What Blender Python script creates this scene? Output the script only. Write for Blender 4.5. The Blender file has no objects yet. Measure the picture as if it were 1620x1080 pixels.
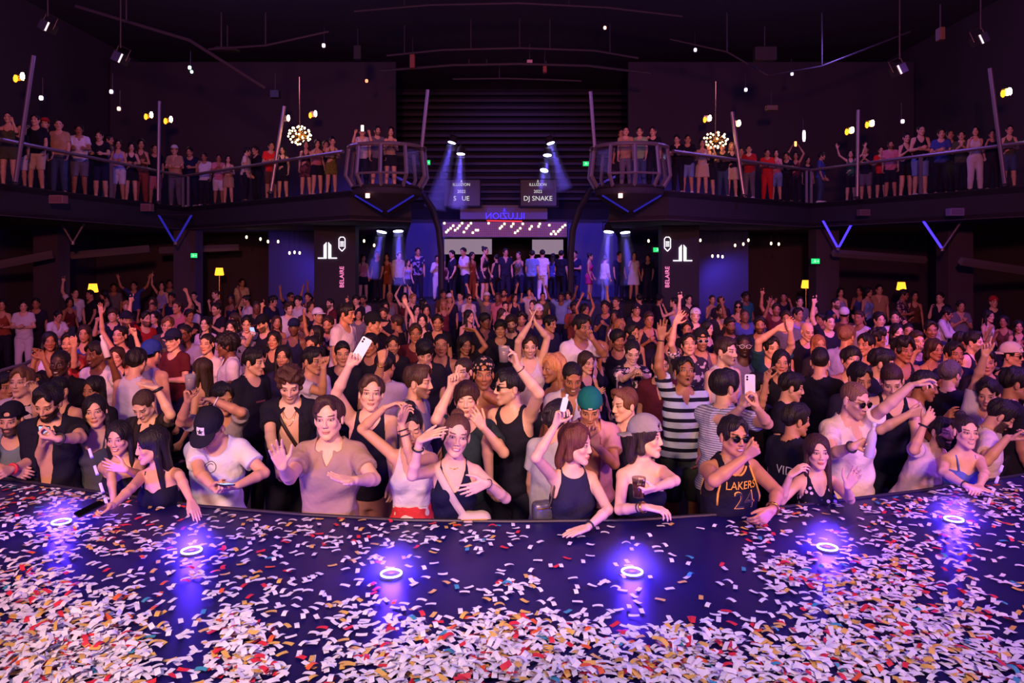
import bpy, math, random
import numpy as np
from mathutils import Vector, Matrix
from mathutils.bvhtree import BVHTree

# ------------------------------------------------------------------ camera model
F, CX, HY, CAMZ = 1200.0, 810.0, 414.0, 2.60
SC = bpy.context.scene
COL = SC.collection
RAD = math.radians


def P3(x, y, d):
    """point at distance d (metres along y) seen at photo position x, y"""
    return np.array([(x - CX) / F * d, d, CAMZ + (HY - y) / F * d])


def nrm(v):
    v = np.asarray(v, float)
    return v / (np.linalg.norm(v) + 1e-12)


# ------------------------------------------------------------------ surfaces from distance fields
class Grid:
    def __init__(s, lo, hi, h, fine=()):
        """rectilinear grid; fine = [(axis, a, b, spacing)]"""
        s.ax = []
        for i in range(3):
            c = [lo[i]]
            while c[-1] < hi[i]:
                st = h
                for (ax, a, b, q) in fine:
                    if ax == i and a <= c[-1] <= b:
                        st = q if q > h else min(st, q)
                c.append(c[-1] + st)
            s.ax.append(np.array(c, np.float32))
        s.shape = tuple(len(a) for a in s.ax)

    def new(s):
        return np.full(s.shape, 1.0, np.float32)

    def win(s, lo, hi):
        sl = []
        for i in range(3):
            a = max(0, int(np.searchsorted(s.ax[i], lo[i])) - 1)
            b = min(s.shape[i], int(np.searchsorted(s.ax[i], hi[i])) + 1)
            if b <= a:
                return None
            sl.append(slice(a, b))
        sl = tuple(sl)
        X = s.ax[0][sl[0]][:, None, None]
        Y = s.ax[1][sl[1]][None, :, None]
        Z = s.ax[2][sl[2]][None, None, :]
        return sl, X, Y, Z


def smin(a, b, k):
    if k <= 0:
        return np.minimum(a, b)
    h = np.clip(0.5 + 0.5 * (b - a) / k, 0, 1)
    return b + (a - b) * h - k * h * (1 - h)


def d_cap(X, Y, Z, a, b, ra, rb, flat=None, fl=1.0):
    a = np.asarray(a, np.float32); b = np.asarray(b, np.float32)
    ba = b - a
    px, py, pz = X - a[0], Y - a[1], Z - a[2]
    t = np.clip((px * ba[0] + py * ba[1] + pz * ba[2]) / (float(ba @ ba) + 1e-9), 0, 1)
    qx, qy, qz = px - ba[0] * t, py - ba[1] * t, pz - ba[2] * t
    q = qx * qx + qy * qy + qz * qz
    if flat is not None:
        c = qx * flat[0] + qy * flat[1] + qz * flat[2]
        q = q + c * c * (1 / fl ** 2 - 1)
    return np.sqrt(q) - (ra + (rb - ra) * t)


def d_ell(X, Y, Z, c, ax, r):
    px, py, pz = X - c[0], Y - c[1], Z - c[2]
    k0 = 0; k1 = 0
    for e, ri in zip(ax, r):
        u = (px * e[0] + py * e[1] + pz * e[2]) / ri
        k0 = k0 + u * u
        k1 = k1 + (u / ri) ** 2
    k0 = np.sqrt(k0) + 1e-9; k1 = np.sqrt(k1) + 1e-9
    return k0 * (k0 - 1) / k1


def cap(g, d, a, b, ra, rb, k=0.02, flat=None, fl=1.0):
    m = max(ra, rb) + k + 0.03
    w = g.win(np.minimum(a, b) - m, np.maximum(a, b) + m)
    if w is None:
        return
    sl, X, Y, Z = w
    d[sl] = smin(d[sl], d_cap(X, Y, Z, a, b, ra, rb, flat, fl), k)


def ell(g, d, c, ax, r, k=0.02, sub=False):
    m = max(r) + k + 0.03
    c = np.asarray(c, float)
    w = g.win(c - m, c + m)
    if w is None:
        return
    sl, X, Y, Z = w
    e = d_ell(X, Y, Z, c, ax, r)
    d[sl] = -smin(-d[sl], e, k) if sub else smin(d[sl], e, k)


def surfnet(g, d):
    xs, ys, zs = g.ax
    s = d < 0
    c = np.zeros(tuple(n - 1 for n in d.shape), np.int8)
    for ox in (0, 1):
        for oy in (0, 1):
            for oz in (0, 1):
                c += s[ox:ox + c.shape[0], oy:oy + c.shape[1], oz:oz + c.shape[2]]
    act = (c > 0) & (c < 8)
    I, J, K = np.nonzero(act)
    n = len(I)
    vid = np.full(c.shape, -1, np.int32)
    vid[I, J, K] = np.arange(n)
    off = [(x, y, z) for x in (0, 1) for y in (0, 1) for z in (0, 1)]
    val = [d[I + o[0], J + o[1], K + o[2]] for o in off]
    acc = np.zeros((n, 3)); cnt = np.zeros(n)
    for a in range(8):
        for b in range(a + 1, 8):
            df = [off[b][i] - off[a][i] for i in range(3)]
            if sum(abs(q) for q in df) != 1:
                continue
            va, vb = val[a], val[b]
            m = (va < 0) != (vb < 0)
            t = np.where(m, va / np.where(m, va - vb, 1), 0)
            for i in range(3):
                acc[:, i] += np.where(m, off[a][i] + df[i] * t, 0)
            cnt += m
    acc /= np.maximum(cnt, 1)[:, None]
    co = np.empty((n, 3), np.float32)
    for i, (base, arr) in enumerate(zip((I, J, K), (xs, ys, zs))):
        co[:, i] = arr[base] + acc[:, i] * (arr[base + 1] - arr[base])
    quads = []
    for ax in range(3):
        u, v = (ax + 1) % 3, (ax + 2) % 3
        A = s.swapaxes(0, 0)
        slA = [slice(None)] * 3; slB = [slice(None)] * 3
        slA[ax] = slice(0, -1); slB[ax] = slice(1, None)
        for q in (u, v):
            slA[q] = slice(1, -1); slB[q] = slice(1, -1)
        a, b = s[tuple(slA)], s[tuple(slB)]
        p = np.argwhere(a != b)
        if not len(p):
            continue
        flip = a[tuple(p.T)]
        p[:, u] += 1; p[:, v] += 1

        def cell(du, dv):
            q = p.copy(); q[:, u] += du; q[:, v] += dv
            return vid[tuple(q.T)]
        f = np.stack([cell(-1, -1), cell(0, -1), cell(0, 0), cell(-1, 0)], 1)
        f[~flip] = f[~flip][:, ::-1]
        quads.append(f)
    quads = np.concatenate(quads) if quads else np.zeros((0, 4), np.int32)
    return co, quads


def mesh_np(name, co, quads, mats=(), smooth=True, k=4):
    me = bpy.data.meshes.new(name)
    n, m = len(co), len(quads)
    me.vertices.add(n); me.vertices.foreach_set('co', np.asarray(co, np.float32).ravel())
    me.loops.add(m * k); me.loops.foreach_set('vertex_index', np.asarray(quads, np.int32).ravel())
    me.polygons.add(m); me.polygons.foreach_set('loop_start', np.arange(0, m * k, k, dtype=np.int32))
    me.update(calc_edges=True)
    me.validate()
    if smooth:
        me.shade_smooth()
    for q in mats:
        me.materials.append(q)
    return me


def smoothing(co, quads, it=1, lam=0.5):
    """light smoothing of a quad mesh"""
    n = len(co)
    e = np.concatenate([quads[:, [0, 1]], quads[:, [1, 2]], quads[:, [2, 3]], quads[:, [3, 0]]])
    for _ in range(it):
        acc = np.zeros((n, 3)); cnt = np.zeros(n)
        for i in range(3):
            acc[:, i] = np.bincount(e[:, 0], co[e[:, 1], i], n) + np.bincount(e[:, 1], co[e[:, 0], i], n)
        cnt = np.bincount(e[:, 0], None, n) + np.bincount(e[:, 1], None, n)
        co = co * (1 - lam) + lam * acc / np.maximum(cnt, 1)[:, None]
    return co


# ------------------------------------------------------------------ ordinary mesh building
class MB:
    def __init__(s):
        s.v = []; s.f = []; s.m = []

    def add(s, v, f, m=0):
        b = len(s.v)
        s.v.extend([tuple(map(float, q)) for q in v])
        s.f.extend([tuple(b + i for i in q) for q in f])
        s.m.extend([m] * len(f))

    def box(s, lo, hi, m=0, T=None):
        x0, y0, z0 = lo; x1, y1, z1 = hi
        v = [(x0, y0, z0), (x1, y0, z0), (x1, y1, z0), (x0, y1, z0), (x0, y0, z1), (x1, y0, z1), (x1, y1, z1), (x0, y1, z1)]
        if T is not None:
            v = [tuple(T @ Vector(q)) for q in v]
        s.add(v, [(3, 2, 1, 0), (4, 5, 6, 7), (0, 1, 5, 4), (1, 2, 6, 5), (2, 3, 7, 6), (3, 0, 4, 7)], m)

    def tube(s, pts, r, n=10, m=0, closed=False, caps=True):
        pts = [np.asarray(p, float) for p in pts]
        N = len(pts)
        rr = r if hasattr(r, '__len__') else [r] * N
        rings = []
        up = None
        for i, p in enumerate(pts):
            a = pts[(i - 1) % N] if (closed or i > 0) else p
            b = pts[(i + 1) % N] if (closed or i < N - 1) else p
            t = nrm(b - a)
            if up is None:
                up = np.array([0, 0, 1.0]) if abs(t[2]) < 0.9 else np.array([1.0, 0, 0])
            x = nrm(np.cross(t, up)); y = np.cross(x, t); up = y
            rings.append([p + rr[i] * (math.cos(q) * x + math.sin(q) * y) for q in np.linspace(0, 2 * math.pi, n, endpoint=False)])
        v = [q for R in rings for q in R]
        f = []
        for i in range(N if closed else N - 1):
            a, b = i * n, ((i + 1) % N) * n
            for j in range(n):
                k = (j + 1) % n
                f.append((a + j, a + k, b + k, b + j))
        if caps and not closed:
            f.append(tuple(range(n))[::-1]); f.append(tuple((N - 1) * n + j for j in range(n)))
        s.add(v, f, m)

    def lathe(s, c, prof, n=20, m=0, T=None):
        """prof [(r,z)] about vertical axis at c"""
        v = []; f = []
        for (r, z) in prof:
            for q in np.linspace(0, 2 * math.pi, n, endpoint=False):
                p = (r * math.cos(q), r * math.sin(q), z)
                if T is not None:
                    p = tuple(T @ Vector(p))
                v.append((p[0] + c[0], p[1] + c[1], p[2] + c[2]))
        for i in range(len(prof) - 1):
            for j in range(n):
                k = (j + 1) % n
                f.append((i * n + j, i * n + k, (i + 1) * n + k, (i + 1) * n + j))
        f.append(tuple(range(n))[::-1]); f.append(tuple((len(prof) - 1) * n + j for j in range(n)))
        s.add(v, f, m)

    def prism(s, poly, z0, z1, m=0, T=None):
        n = len(poly)
        v = [(x, y, z0) for x, y in poly] + [(x, y, z1) for x, y in poly]
        if T is not None:
            v = [tuple(T @ Vector(q)) for q in v]
        f = [tuple(range(n))[::-1], tuple(range(n, 2 * n))] + [(i, (i + 1) % n, n + (i + 1) % n, n + i) for i in range(n)]
        s.add(v, f, m)

    def mesh(s, name, mats, smooth=False):
        me = bpy.data.meshes.new(name)
        me.from_pydata(s.v, [], s.f)
        for q in (mats if isinstance(mats, (list, tuple)) else [mats]):
            me.materials.append(q)
        me.polygons.foreach_set('material_index', s.m)
        if smooth:
            me.shade_smooth()
        me.update()
        return me

    def obj(s, name, mats, parent=None, smooth=False, loc=None, **kw):
        if loc is not None:
            s.v = [(x - loc[0], y - loc[1], z - loc[2]) for x, y, z in s.v]
        return link(name, s.mesh(name, mats, smooth), parent, loc, **kw)


def link(name, data, parent=None, loc=None, label=None, cat=None, group=None, kind=None):
    o = bpy.data.objects.new(name, data)
    COL.objects.link(o)
    if parent is not None:
        o.parent = parent
    if loc is not None:
        o.location = tuple(float(q) for q in loc)
    return tag(o, label, cat, group, kind)


def tag(o, label=None, cat=None, group=None, kind=None):
    if label: o['label'] = label
    if cat: o['category'] = cat
    if group: o['group'] = group
    if kind: o['kind'] = kind
    return o


def bevel(o, w=0.01, n=2):
    b = o.modifiers.new('bevel', 'BEVEL'); b.width = w; b.segments = n; b.limit_method = 'ANGLE'
    return o


# ------------------------------------------------------------------ materials
def lin(c):
    """sRGB 0-255 triple to linear"""
    out = []
    for q in c[:3]:
        q = q / 255.0
        out.append(q / 12.92 if q <= 0.04045 else ((q + 0.055) / 1.055) ** 2.4)
    return (out[0], out[1], out[2], 1.0)


class NT:
    def __init__(s, name):
        s.mat = bpy.data.materials.new(name)
        s.mat.use_nodes = True
        s.t = s.mat.node_tree
        s.b = s.t.nodes['Principled BSDF']
        s.out = s.t.nodes['Material Output']

    def n(s, typ, **kw):
        o = s.t.nodes.new(typ)
        for k, v in kw.items():
            setattr(o, k, v)
        return o

    def put(s, sock, v):
        if isinstance(v, bpy.types.NodeSocket):
            s.t.links.new(v, sock)
        else:
            sock.default_value = v

    def m(s, op, a, b=0.0, c=None, clamp=False):
        o = s.n('ShaderNodeMath', operation=op, use_clamp=clamp)
        s.put(o.inputs[0], a); s.put(o.inputs[1], b)
        if c is not None:
            s.put(o.inputs[2], c)
        return o.outputs[0]

    def step(s, v, lo, hi):
        o = s.n('ShaderNodeMapRange', interpolation_type='SMOOTHSTEP')
        s.put(o.inputs[0], v); o.inputs[1].default_value = lo; o.inputs[2].default_value = hi
        return o.outputs[0]

    def mix(s, f, a, b):
        o = s.n('ShaderNodeMix', data_type='RGBA')
        s.put(o.inputs[0], f); s.put(o.inputs[6], a); s.put(o.inputs[7], b)
        return o.outputs[2]

    def noise(s, scale, detail=2.0, vec=None, out=0):
        o = s.n('ShaderNodeTexNoise')
        o.inputs['Scale'].default_value = scale; o.inputs['Detail'].default_value = detail
        if vec is not None:
            s.put(o.inputs['Vector'], vec)
        return o.outputs[out]

    def bump(s, h, strength, dist=0.01):
        o = s.n('ShaderNodeBump')
        o.inputs['Strength'].default_value = strength; o.inputs['Distance'].default_value = dist
        s.put(o.inputs['Height'], h)
        s.put(s.b.inputs['Normal'], o.outputs[0])


def simple(name, col, rough=0.6, metal=0.0, emit=0.0, ecol=None, spec=0.5, alpha=None):
    t = NT(name)
    c = lin(col)
    t.b.inputs['Base Color'].default_value = c
    t.b.inputs['Roughness'].default_value = rough
    t.b.inputs['Metallic'].default_value = metal
    t.b.inputs['Specular IOR Level'].default_value = spec
    if emit:
        t.b.inputs['Emission Color'].default_value = lin(ecol or col)
        t.b.inputs['Emission Strength'].default_value = emit
    if alpha is not None:
        t.b.inputs['Alpha'].default_value = alpha
    return t.mat


def emis(name, col, st):
    t = NT(name)
    t.t.nodes.remove(t.b)
    e = t.n('ShaderNodeEmission')
    e.inputs[0].default_value = lin(col); e.inputs[1].default_value = st
    t.t.links.new(e.outputs[0], t.out.inputs[0])
    return t.mat


_cloth = {}


def cloth(col, pat='', col2=(20, 20, 30)):
    key = (tuple(col), pat, tuple(col2))
    if key in _cloth:
        return _cloth[key]
    t = NT('fabric')
    tc = t.n('ShaderNodeTexCoord').outputs['Object']
    a, b = lin(col), lin(col2)
    if pat == '':
        nz = t.noise(9.0, 3.0, tc)
        c = t.mix(nz, tuple(q * 0.86 for q in a[:3]) + (1,), tuple(min(1, q * 1.08) for q in a[:3]) + (1,))
    else:
        sep = t.n('ShaderNodeSeparateXYZ'); t.put(sep.inputs[0], tc)
        if pat == 'hstripe':
            f = t.m('FRACT', t.m('MULTIPLY', sep.outputs[2], 11.5))
            f = t.step(t.m('ABSOLUTE', t.m('SUBTRACT', f, 0.5)), 0.29, 0.32)
        elif pat == 'fine':
            f = t.m('FRACT', t.m('MULTIPLY', sep.outputs[2], 60.0))
            f = t.step(t.m('ABSOLUTE', t.m('SUBTRACT', f, 0.5)), 0.2, 0.3)
        elif pat == 'vstripe':
            f = t.m('FRACT', t.m('MULTIPLY', sep.outputs[0], 22.0))
            f = t.step(t.m('ABSOLUTE', t.m('SUBTRACT', f, 0.5)), 0.34, 0.4)
        elif pat == 'floral':
            v = t.n('ShaderNodeTexVoronoi', feature='F1'); v.inputs['Scale'].default_value = 16.0
            nz = t.noise(14.0, 2.0, tc, 1)
            ad = t.n('ShaderNodeMix', data_type='VECTOR'); ad.inputs[0].default_value = 0.12
            t.put(ad.inputs[4], tc); t.put(ad.inputs[5], nz)
            t.put(v.inputs['Vector'], ad.outputs[1])
            f = t.step(v.outputs['Distance'], 0.40, 0.46)
        elif pat == 'spots':
            nz = t.noise(11.0, 1.0, tc)
            f = t.step(nz, 0.53, 0.56)
        elif pat == 'cobra':
            v = t.n('ShaderNodeTexVoronoi'); v.inputs['Scale'].default_value = 30.0
            t.put(v.inputs['Vector'], tc)
            f = t.step(v.outputs['Distance'], 0.3, 0.36)
        c = t.mix(f, a, b)
    t.put(t.b.inputs['Base Color'], c)
    t.b.inputs['Roughness'].default_value = 0.85
    t.b.inputs['Specular IOR Level'].default_value = 0.2
    w1 = t.noise(13.0, 2.0, tc)
    t.bump(t.m('ADD', t.m('MULTIPLY', w1, 1.0), t.m('MULTIPLY', t.noise(240.0, 1.0, tc), 0.05)), 0.55, 0.03)
    _cloth[key] = t.mat
    return t.mat


_hair = {}


def hairmat(col):
    key = tuple(col)
    if key in _hair:
        return _hair[key]
    t = NT('hair')
    tc = t.n('ShaderNodeTexCoord').outputs['Object']
    mp = t.n('ShaderNodeMapping'); mp.inputs['Scale'].default_value = (110, 110, 12)
    t.put(mp.inputs[0], tc)
    nz = t.noise(1.0, 3.0, mp.outputs[0])
    a = lin(col)
    c = t.mix(nz, tuple(q * 0.35 for q in a[:3]) + (1,), tuple(min(1, q * 1.9) for q in a[:3]) + (1,))
    t.put(t.b.inputs['Base Color'], c)
    t.b.inputs['Roughness'].default_value = 0.5
    t.b.inputs['Specular IOR Level'].default_value = 0.35
    t.bump(nz, 0.85, 0.012)
    _hair[key] = t.mat
    return t.mat


SKIN = {'f': (236, 186, 160), 'l': (222, 168, 138), 'm': (200, 142, 108), 't': (172, 114, 82), 'b': (122, 76, 54), 'd': (74, 46, 36)}
_skin = {}


def skinmat(tone, hair=(30, 20, 18), beard=0.0, eyes=1.0, lip=0.0, mouth=0.0):
    """face features (brows, eyes, lips, beard) in head coordinates stored on the mesh"""
    key = (tone, tuple(hair), beard, eyes, lip, mouth)
    if key in _skin:
        return _skin[key]
    t = NT('skin')
    at = t.n('ShaderNodeAttribute', attribute_name='hc')
    sep = t.n('ShaderNodeSeparateXYZ'); t.put(sep.inputs[0], at.outputs['Vector'])
    x, y, z = sep.outputs
    ax = t.m('ABSOLUTE', x)
    front = t.m('MULTIPLY', t.step(y, 0.045, 0.06), t.step(y, 0.14, 0.125))
    base = lin(SKIN[tone])
    hr = lin(hair)
    nz = t.noise(22.0, 3.0, at.outputs['Vector'])
    c = t.mix(nz, tuple(q * 0.84 for q in base[:3]) + (1,), tuple(min(1, q * 1.1) for q in base[:3]) + (1,))

    def el(cx, cz, rx, rz, lo=0.8, hi=1.2, zz=z, xx=None):
        xx = ax if xx is None else xx
        u = t.m('DIVIDE', t.m('SUBTRACT', xx, cx), rx)
        v = t.m('DIVIDE', t.m('SUBTRACT', zz, cz), rz)
        q = t.m('ADD', t.m('MULTIPLY', u, u), t.m('MULTIPLY', v, v))
        return t.m('MULTIPLY', t.step(q, hi, lo), front)
    # cheeks
    c = t.mix(t.m('MULTIPLY', el(0.04, -0.035, 0.026, 0.022, 0.0, 1.2), 0.35), c, (base[0] * 0.95, base[1] * 0.62, base[2] * 0.55, 1))
    if beard > 0:
        # beard: lower face behind a curved line, clear of the mouth
        lim = t.m('ADD', -0.046, t.m('MULTIPLY', t.m('MULTIPLY', ax, ax), 5.5))
        bz = t.step(t.m('SUBTRACT', lim, z), -0.006, 0.006)
        neck = t.step(z, -0.135, -0.12)
        yy = t.m('MULTIPLY', t.m('MULTIPLY', t.step(y, 0.0, 0.014), t.step(y, 0.14, 0.125)), t.step(ax, 0.1, 0.09))
        bn = t.noise(170.0, 2.0, at.outputs['Vector'])
        f = t.m('MULTIPLY', t.m('MULTIPLY', bz, neck), yy)
        f = t.m('MULTIPLY', f, t.m('MULTIPLY', t.m('ADD', 0.75, t.m('MULTIPLY', bn, 0.5)), beard), clamp=True)
        c = t.mix(f, c, hr)
    lc = (min(1, base[0] * 0.80 + lip * 0.15), base[1] * (0.60 - 0.34 * lip), base[2] * (0.60 - 0.26 * lip), 1)
    c = t.mix(el(0.0, -0.068, 0.024, 0.0105), c, lc)
    if mouth > 0:      # smile with teeth
        c = t.mix(el(0.0, -0.0685, 0.019, 0.0045), c, (0.75, 0.68, 0.62, 1))
    elif mouth < 0:    # open
        c = t.mix(el(0.0, -0.071, 0.013, 0.010), c, (0.03, 0.008, 0.008, 1))
    else:
        c = t.mix(el(0.0, -0.068, 0.021, 0.0016), c, (base[0] * 0.25, base[1] * 0.12, base[2] * 0.12, 1))
    c = t.mix(el(0.008, -0.047, 0.0045, 0.0028), c, (base[0] * 0.22, base[1] * 0.12, base[2] * 0.1, 1))
    # brows
    zb = t.m('SUBTRACT', z, t.m('MULTIPLY', t.m('SUBTRACT', ax, 0.02), 0.10))
    c = t.mix(t.m('MULTIPLY', el(0.033, 0.0205, 0.021, 0.0048, 0.5, 1.2, zb), 0.92), c, tuple(q * 0.8 for q in hr[:3]) + (1,))
    if eyes > 0:
        c = t.mix(t.m('MULTIPLY', el(0.0315, 0.001, 0.0195, 0.0098, 0.75, 1.15), 0.75), c, (base[0] * 0.20, base[1] * 0.12, base[2] * 0.12, 1))
        c = t.mix(el(0.0315, -0.0012, 0.0128, 0.0042), c, (0.50, 0.45, 0.43, 1))
        c = t.mix(el(0.0315, -0.0006, 0.0060, 0.0052, 0.85, 1.1), c, (0.02, 0.012, 0.01, 1))
    else:
        c = t.mix(t.m('MULTIPLY', el(0.0315, -0.004, 0.0165, 0.0028), 0.9), c, (base[0] * 0.15, base[1] * 0.08, base[2] * 0.08, 1))
    t.put(t.b.inputs['Base Color'], c)
    t.b.inputs['Roughness'].default_value = 0.48
    t.b.inputs['Specular IOR Level'].default_value = 0.4
    _skin[key] = t.mat
    return t.mat
# ------------------------------------------------------------------ people
UP = np.array([0, 0, 1.0])
ST = {  # torso stations: height, half width, half depth, forward offset
    'm': np.array([(.80, .138, .100, 0), (.88, .155, .112, -.005), (.95, .155, .116, -.005), (1.05, .137, .102, .003), (1.15, .140, .102, .005), (1.27, .155, .112, .004),
                   (1.36, .157, .108, 0), (1.42, .135, .086, -.008), (1.465, .085, .068, -.014), (1.50, .056, .056, -.012)]),
    'f': np.array([(.80, .152, .104, 0), (.88, .168, .118, -.008), (.94, .166, .118, -.008), (1.05, .124, .092, .002), (1.12, .116, .086, .004), (1.24, .130, .096, .004),
                   (1.33, .134, .092, 0), (1.40, .118, .076, -.008), (1.45, .074, .060, -.012), (1.49, .048, .050, -.010)]),
}
HANDS = {  # per finger curl (3 joints), spread; thumb (side, along, palm)
    'open': ([(8, 8, 5)] * 4, 9, (.85, .6, .15)),
    'flat': ([(4, 6, 4)] * 4, 2, (.45, .9, .1)),
    'relax': ([(20, 28, 18), (25, 32, 20), (30, 36, 20), (34, 40, 22)], 4, (.5, .85, .35)),
    'fist': ([(75, 95, 55), (80, 98, 55), (82, 98, 55), (82, 95, 50)], 0, (.25, .75, .75)),
    'point': ([(6, 6, 5), (62, 85, 45), (72, 90, 50), (76, 90, 50)], 1, (.3, .8, .6)),
    'grip': ([(48, 58, 35), (52, 60, 36), (55, 62, 38), (58, 64, 40)], 2, (.35, .6, .85)),
    'claw': ([(10, 30, 20), (22, 34, 22), (34, 40, 25), (44, 46, 28)], 8, (.7, .6, .4)),
    'pinch': ([(40, 45, 30), (30, 30, 20), (22, 24, 16), (16, 18, 12)], 7, (.35, .8, .75)),
}


def rot(v, ax, a):
    c, s = math.cos(a), math.sin(a)
    return v * c + np.cross(ax, v) * s + ax * (ax @ v) * (1 - c)


class Body:
    """joint positions and frames of one figure; origin on the floor between the feet"""

    def __init__(s, sp, S=None):
        s.sp = sp
        s.sex = sp.get('sex', 'm')
        s.S = S = sp.get('S', 1.0) if S is None else S
        ps = RAD(sp.get('yaw', 0))
        s.fwd = np.array([math.sin(ps), -math.cos(ps), 0]); s.right = np.cross(s.fwd, UP)
        lf, ls = sp.get('lean', (3, 0))
        s.t = nrm(UP + math.tan(RAD(lf)) * s.fwd - math.tan(RAD(ls)) * np.array([-1, 0, 0.0]))
        s.tf = nrm(s.fwd - (s.fwd @ s.t) * s.t); s.tr = np.cross(s.tf, s.t)
        s.P0 = np.array([0, 0, .93 * S])
        s.bw = sp.get('bw', 1.0)
        # head
        hy, hp, hr = sp.get('head', (sp.get('yaw', 0), 0, 0))
        hy, hp, hr = RAD(hy), RAD(hp), RAD(hr)
        hf = np.array([math.sin(hy), -math.cos(hy), 0])
        s.Fw = hf * math.cos(hp) + UP * math.sin(hp)
        U = UP * math.cos(hp) - hf * math.sin(hp)
        R = np.cross(s.Fw, U)
        s.U = U * math.cos(hr) - R * math.sin(hr); s.R = np.cross(s.Fw, s.U)
        s.hs = S * sp.get('hs', 1.08)
        s.neck = s.T(0, -.012, 1.485)
        s.hc = s.T(0, .004, 1.553) + s.hs * (.082 * s.U + .018 * s.Fw)

    def T(s, u, v, h):
        return s.P0 + s.S * (s.tr * u + s.tf * v + s.t * (h - .93))

    def H(s, r, f, u):
        return s.hc + s.hs * (s.R * r + s.Fw * f + s.U * u)

    def arms(s, origin):
        """joints; origin = world position of the feet"""
        s.arm = {}
        S = s.S; fem = s.sex == 'f'
        sw = (.138 if fem else .158) * (.6 + .4 * s.bw)
        Lu, Lf = .285 * S, .25 * S
        for side, sg in (('R', 1), ('L', -1)):
            a = dict(s.sp.get(side) or {'v': ((.16, .02, -1), (.05, .35, -1))})
            sh = s.T(sg * sw, -.005, 1.418 if not fem else 1.395)

            def vec(q):
                return nrm(s.right * q[0] * sg + s.fwd * q[1] + UP * q[2])
            if 'v' in a:
                e1, e2 = vec(a['v'][0]), vec(a['v'][1])
                el = sh + e1 * Lu; wr = el + e2 * Lf
            else:
                sh0 = sh
                for _ in range(2):
                    el = s.solve(sh0, a['px'][0:2], Lu, a.get('n', 'nn')[0], origin)
                    up = nrm(el - sh0)[2]
                    sh0 = sh + UP * max(0, up + .1) * .045 * S - s.tr * sg * max(0, up) * .02 * S
                sh = sh0
                wr = s.solve(el, a['px'][2:4], Lf, a.get('n', 'nn')[1], origin)
                if 'wz' in a:
                    wr = el + nrm(np.array([wr[0], wr[1], max(wr[2], a['wz'] - .05)]) - el) * Lf
            if 'v' in a:
                up = nrm(el - sh)[2]
                dl = UP * max(0, up + .1) * .045 * S
                sh = sh + dl; el = el + dl; wr = wr + dl
            d = nrm(wr - el)
            hd = a.get('hd')
            d = nrm(np.array(hd, float)) if hd is not None else d
            if 'pn' in a:
                n = np.array(a['pn'], float)
            elif wr[2] > sh[2]:
                n = s.fwd
            else:
                n = s.T(0, 0, 1.2) - wr + s.fwd * .1
            n = n - (n @ d) * d
            if np.linalg.norm(n) < 1e-3:
                n = np.cross(d, s.right)
            n = nrm(n)
            th = np.cross(d, n) * sg
            s.arm[side] = dict(sh=sh, el=el, wr=wr, d=d, n=n, th=th, pose=a.get('hand', 'relax'), sg=sg)

    def solve(s, A, p, L, side, origin):
        C = np.array([0, 0, CAMZ]) - origin
        v = np.array([(p[0] - CX) / F, 1.0, (HY - p[1]) / F])
        m = C - A
        a, b, c = v @ v, 2 * (v @ m), m @ m - L * L
        q = b * b - 4 * a * c
        if q <= 0:
            t = -b / (2 * a)
            return A + nrm(C + v * t - A) * L
        q = math.sqrt(q)
        t = (-b - q) / (2 * a) if side == 'n' else (-b + q) / (2 * a)
        return C + v * t

    # ---------------------------------------------------------------- fields
    def grid(s, h, hf, parts='all'):
        pts = [s.T(.2, 0, .8), s.T(-.2, 0, .8), s.H(0, 0, .13), s.H(0, .13, 0), s.H(0, -.12, 0)]
        for a in s.arm.values():
            pts += [a['sh'], a['el'], a['wr'], a['wr'] + a['d'] * .2 * s.S]
        pts = np.array(pts)
        lo = pts.min(0) - .14; hi = pts.max(0) + .14
        lo[2] = -.02
        fine = [(2, -1, .78 * s.S, max(h * 2.2, .02))]
        rr = .115 * s.hs
        for i in range(3):
            fine.append((i, s.hc[i] - (rr if i < 2 else .135 * s.hs), s.hc[i] + (rr if i < 2 else .13 * s.hs), hf))
        for a in s.arm.values():
            c = a['wr'] + a['d'] * .09
            for i in range(3):
                e = .05 + abs(a['d'][i]) * .06
                fine.append((i, c[i] - e, c[i] + e, hf))
        return Grid(lo, hi, h, fine)

    def station(s):
        st = ST[s.sex].copy()
        st[:, 1] *= s.bw; st[:, 2] *= (.5 + .5 * s.bw)
        be = s.sp.get('belly', 0)
        k = np.exp(-((st[:, 0] - 1.08) / .11) ** 2)
        st[:, 2] += be * k; st[:, 3] += be * k * .7; st[:, 1] += be * k * .6
        return st

    def torso_uvh(s, X, Y, Z):
        q = (X - s.P0[0], Y - s.P0[1], Z - s.P0[2])
        f = lambda e: (q[0] * e[0] + q[1] * e[1] + q[2] * e[2]) / s.S
        return f(s.tr), f(s.tf), f(s.t) + .93

    def torso(s, g, off=0.0, loose=0.0, hlo=.80, hhi=1.50, wr=0.0, seed=0):
        pts = np.array([s.T(a, b, c) for a in (-.27, .27) for b in (-.2, .22) for c in (hlo, hhi)])
        w = g.win(pts.min(0) - .03, pts.max(0) + .03)
        d = g.new()
        if w is None:
            return d, None
        sl, X, Y, Z = w
        u, v, h = s.torso_uvh(X, Y, Z)
        st = s.station()
        A, B = st[:, 1].copy(), st[:, 2].copy()
        if loose:
            m = (st[:, 0] < 1.33)
            A[m] = np.maximum(A[m], A[m] + loose * (.95 * st[6, 1] - A[m]).clip(0) + .015 * loose)
            B[m] = np.maximum(B[m], B[m] + loose * (1.0 * st[6, 2] - B[m]).clip(0) + .02 * loose)
        a = np.interp(h, st[:, 0], A).astype(np.float32) + off
        b = np.interp(h, st[:, 0], B).astype(np.float32) + off
        o = np.interp(h, st[:, 0], st[:, 3]).astype(np.float32)
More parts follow.
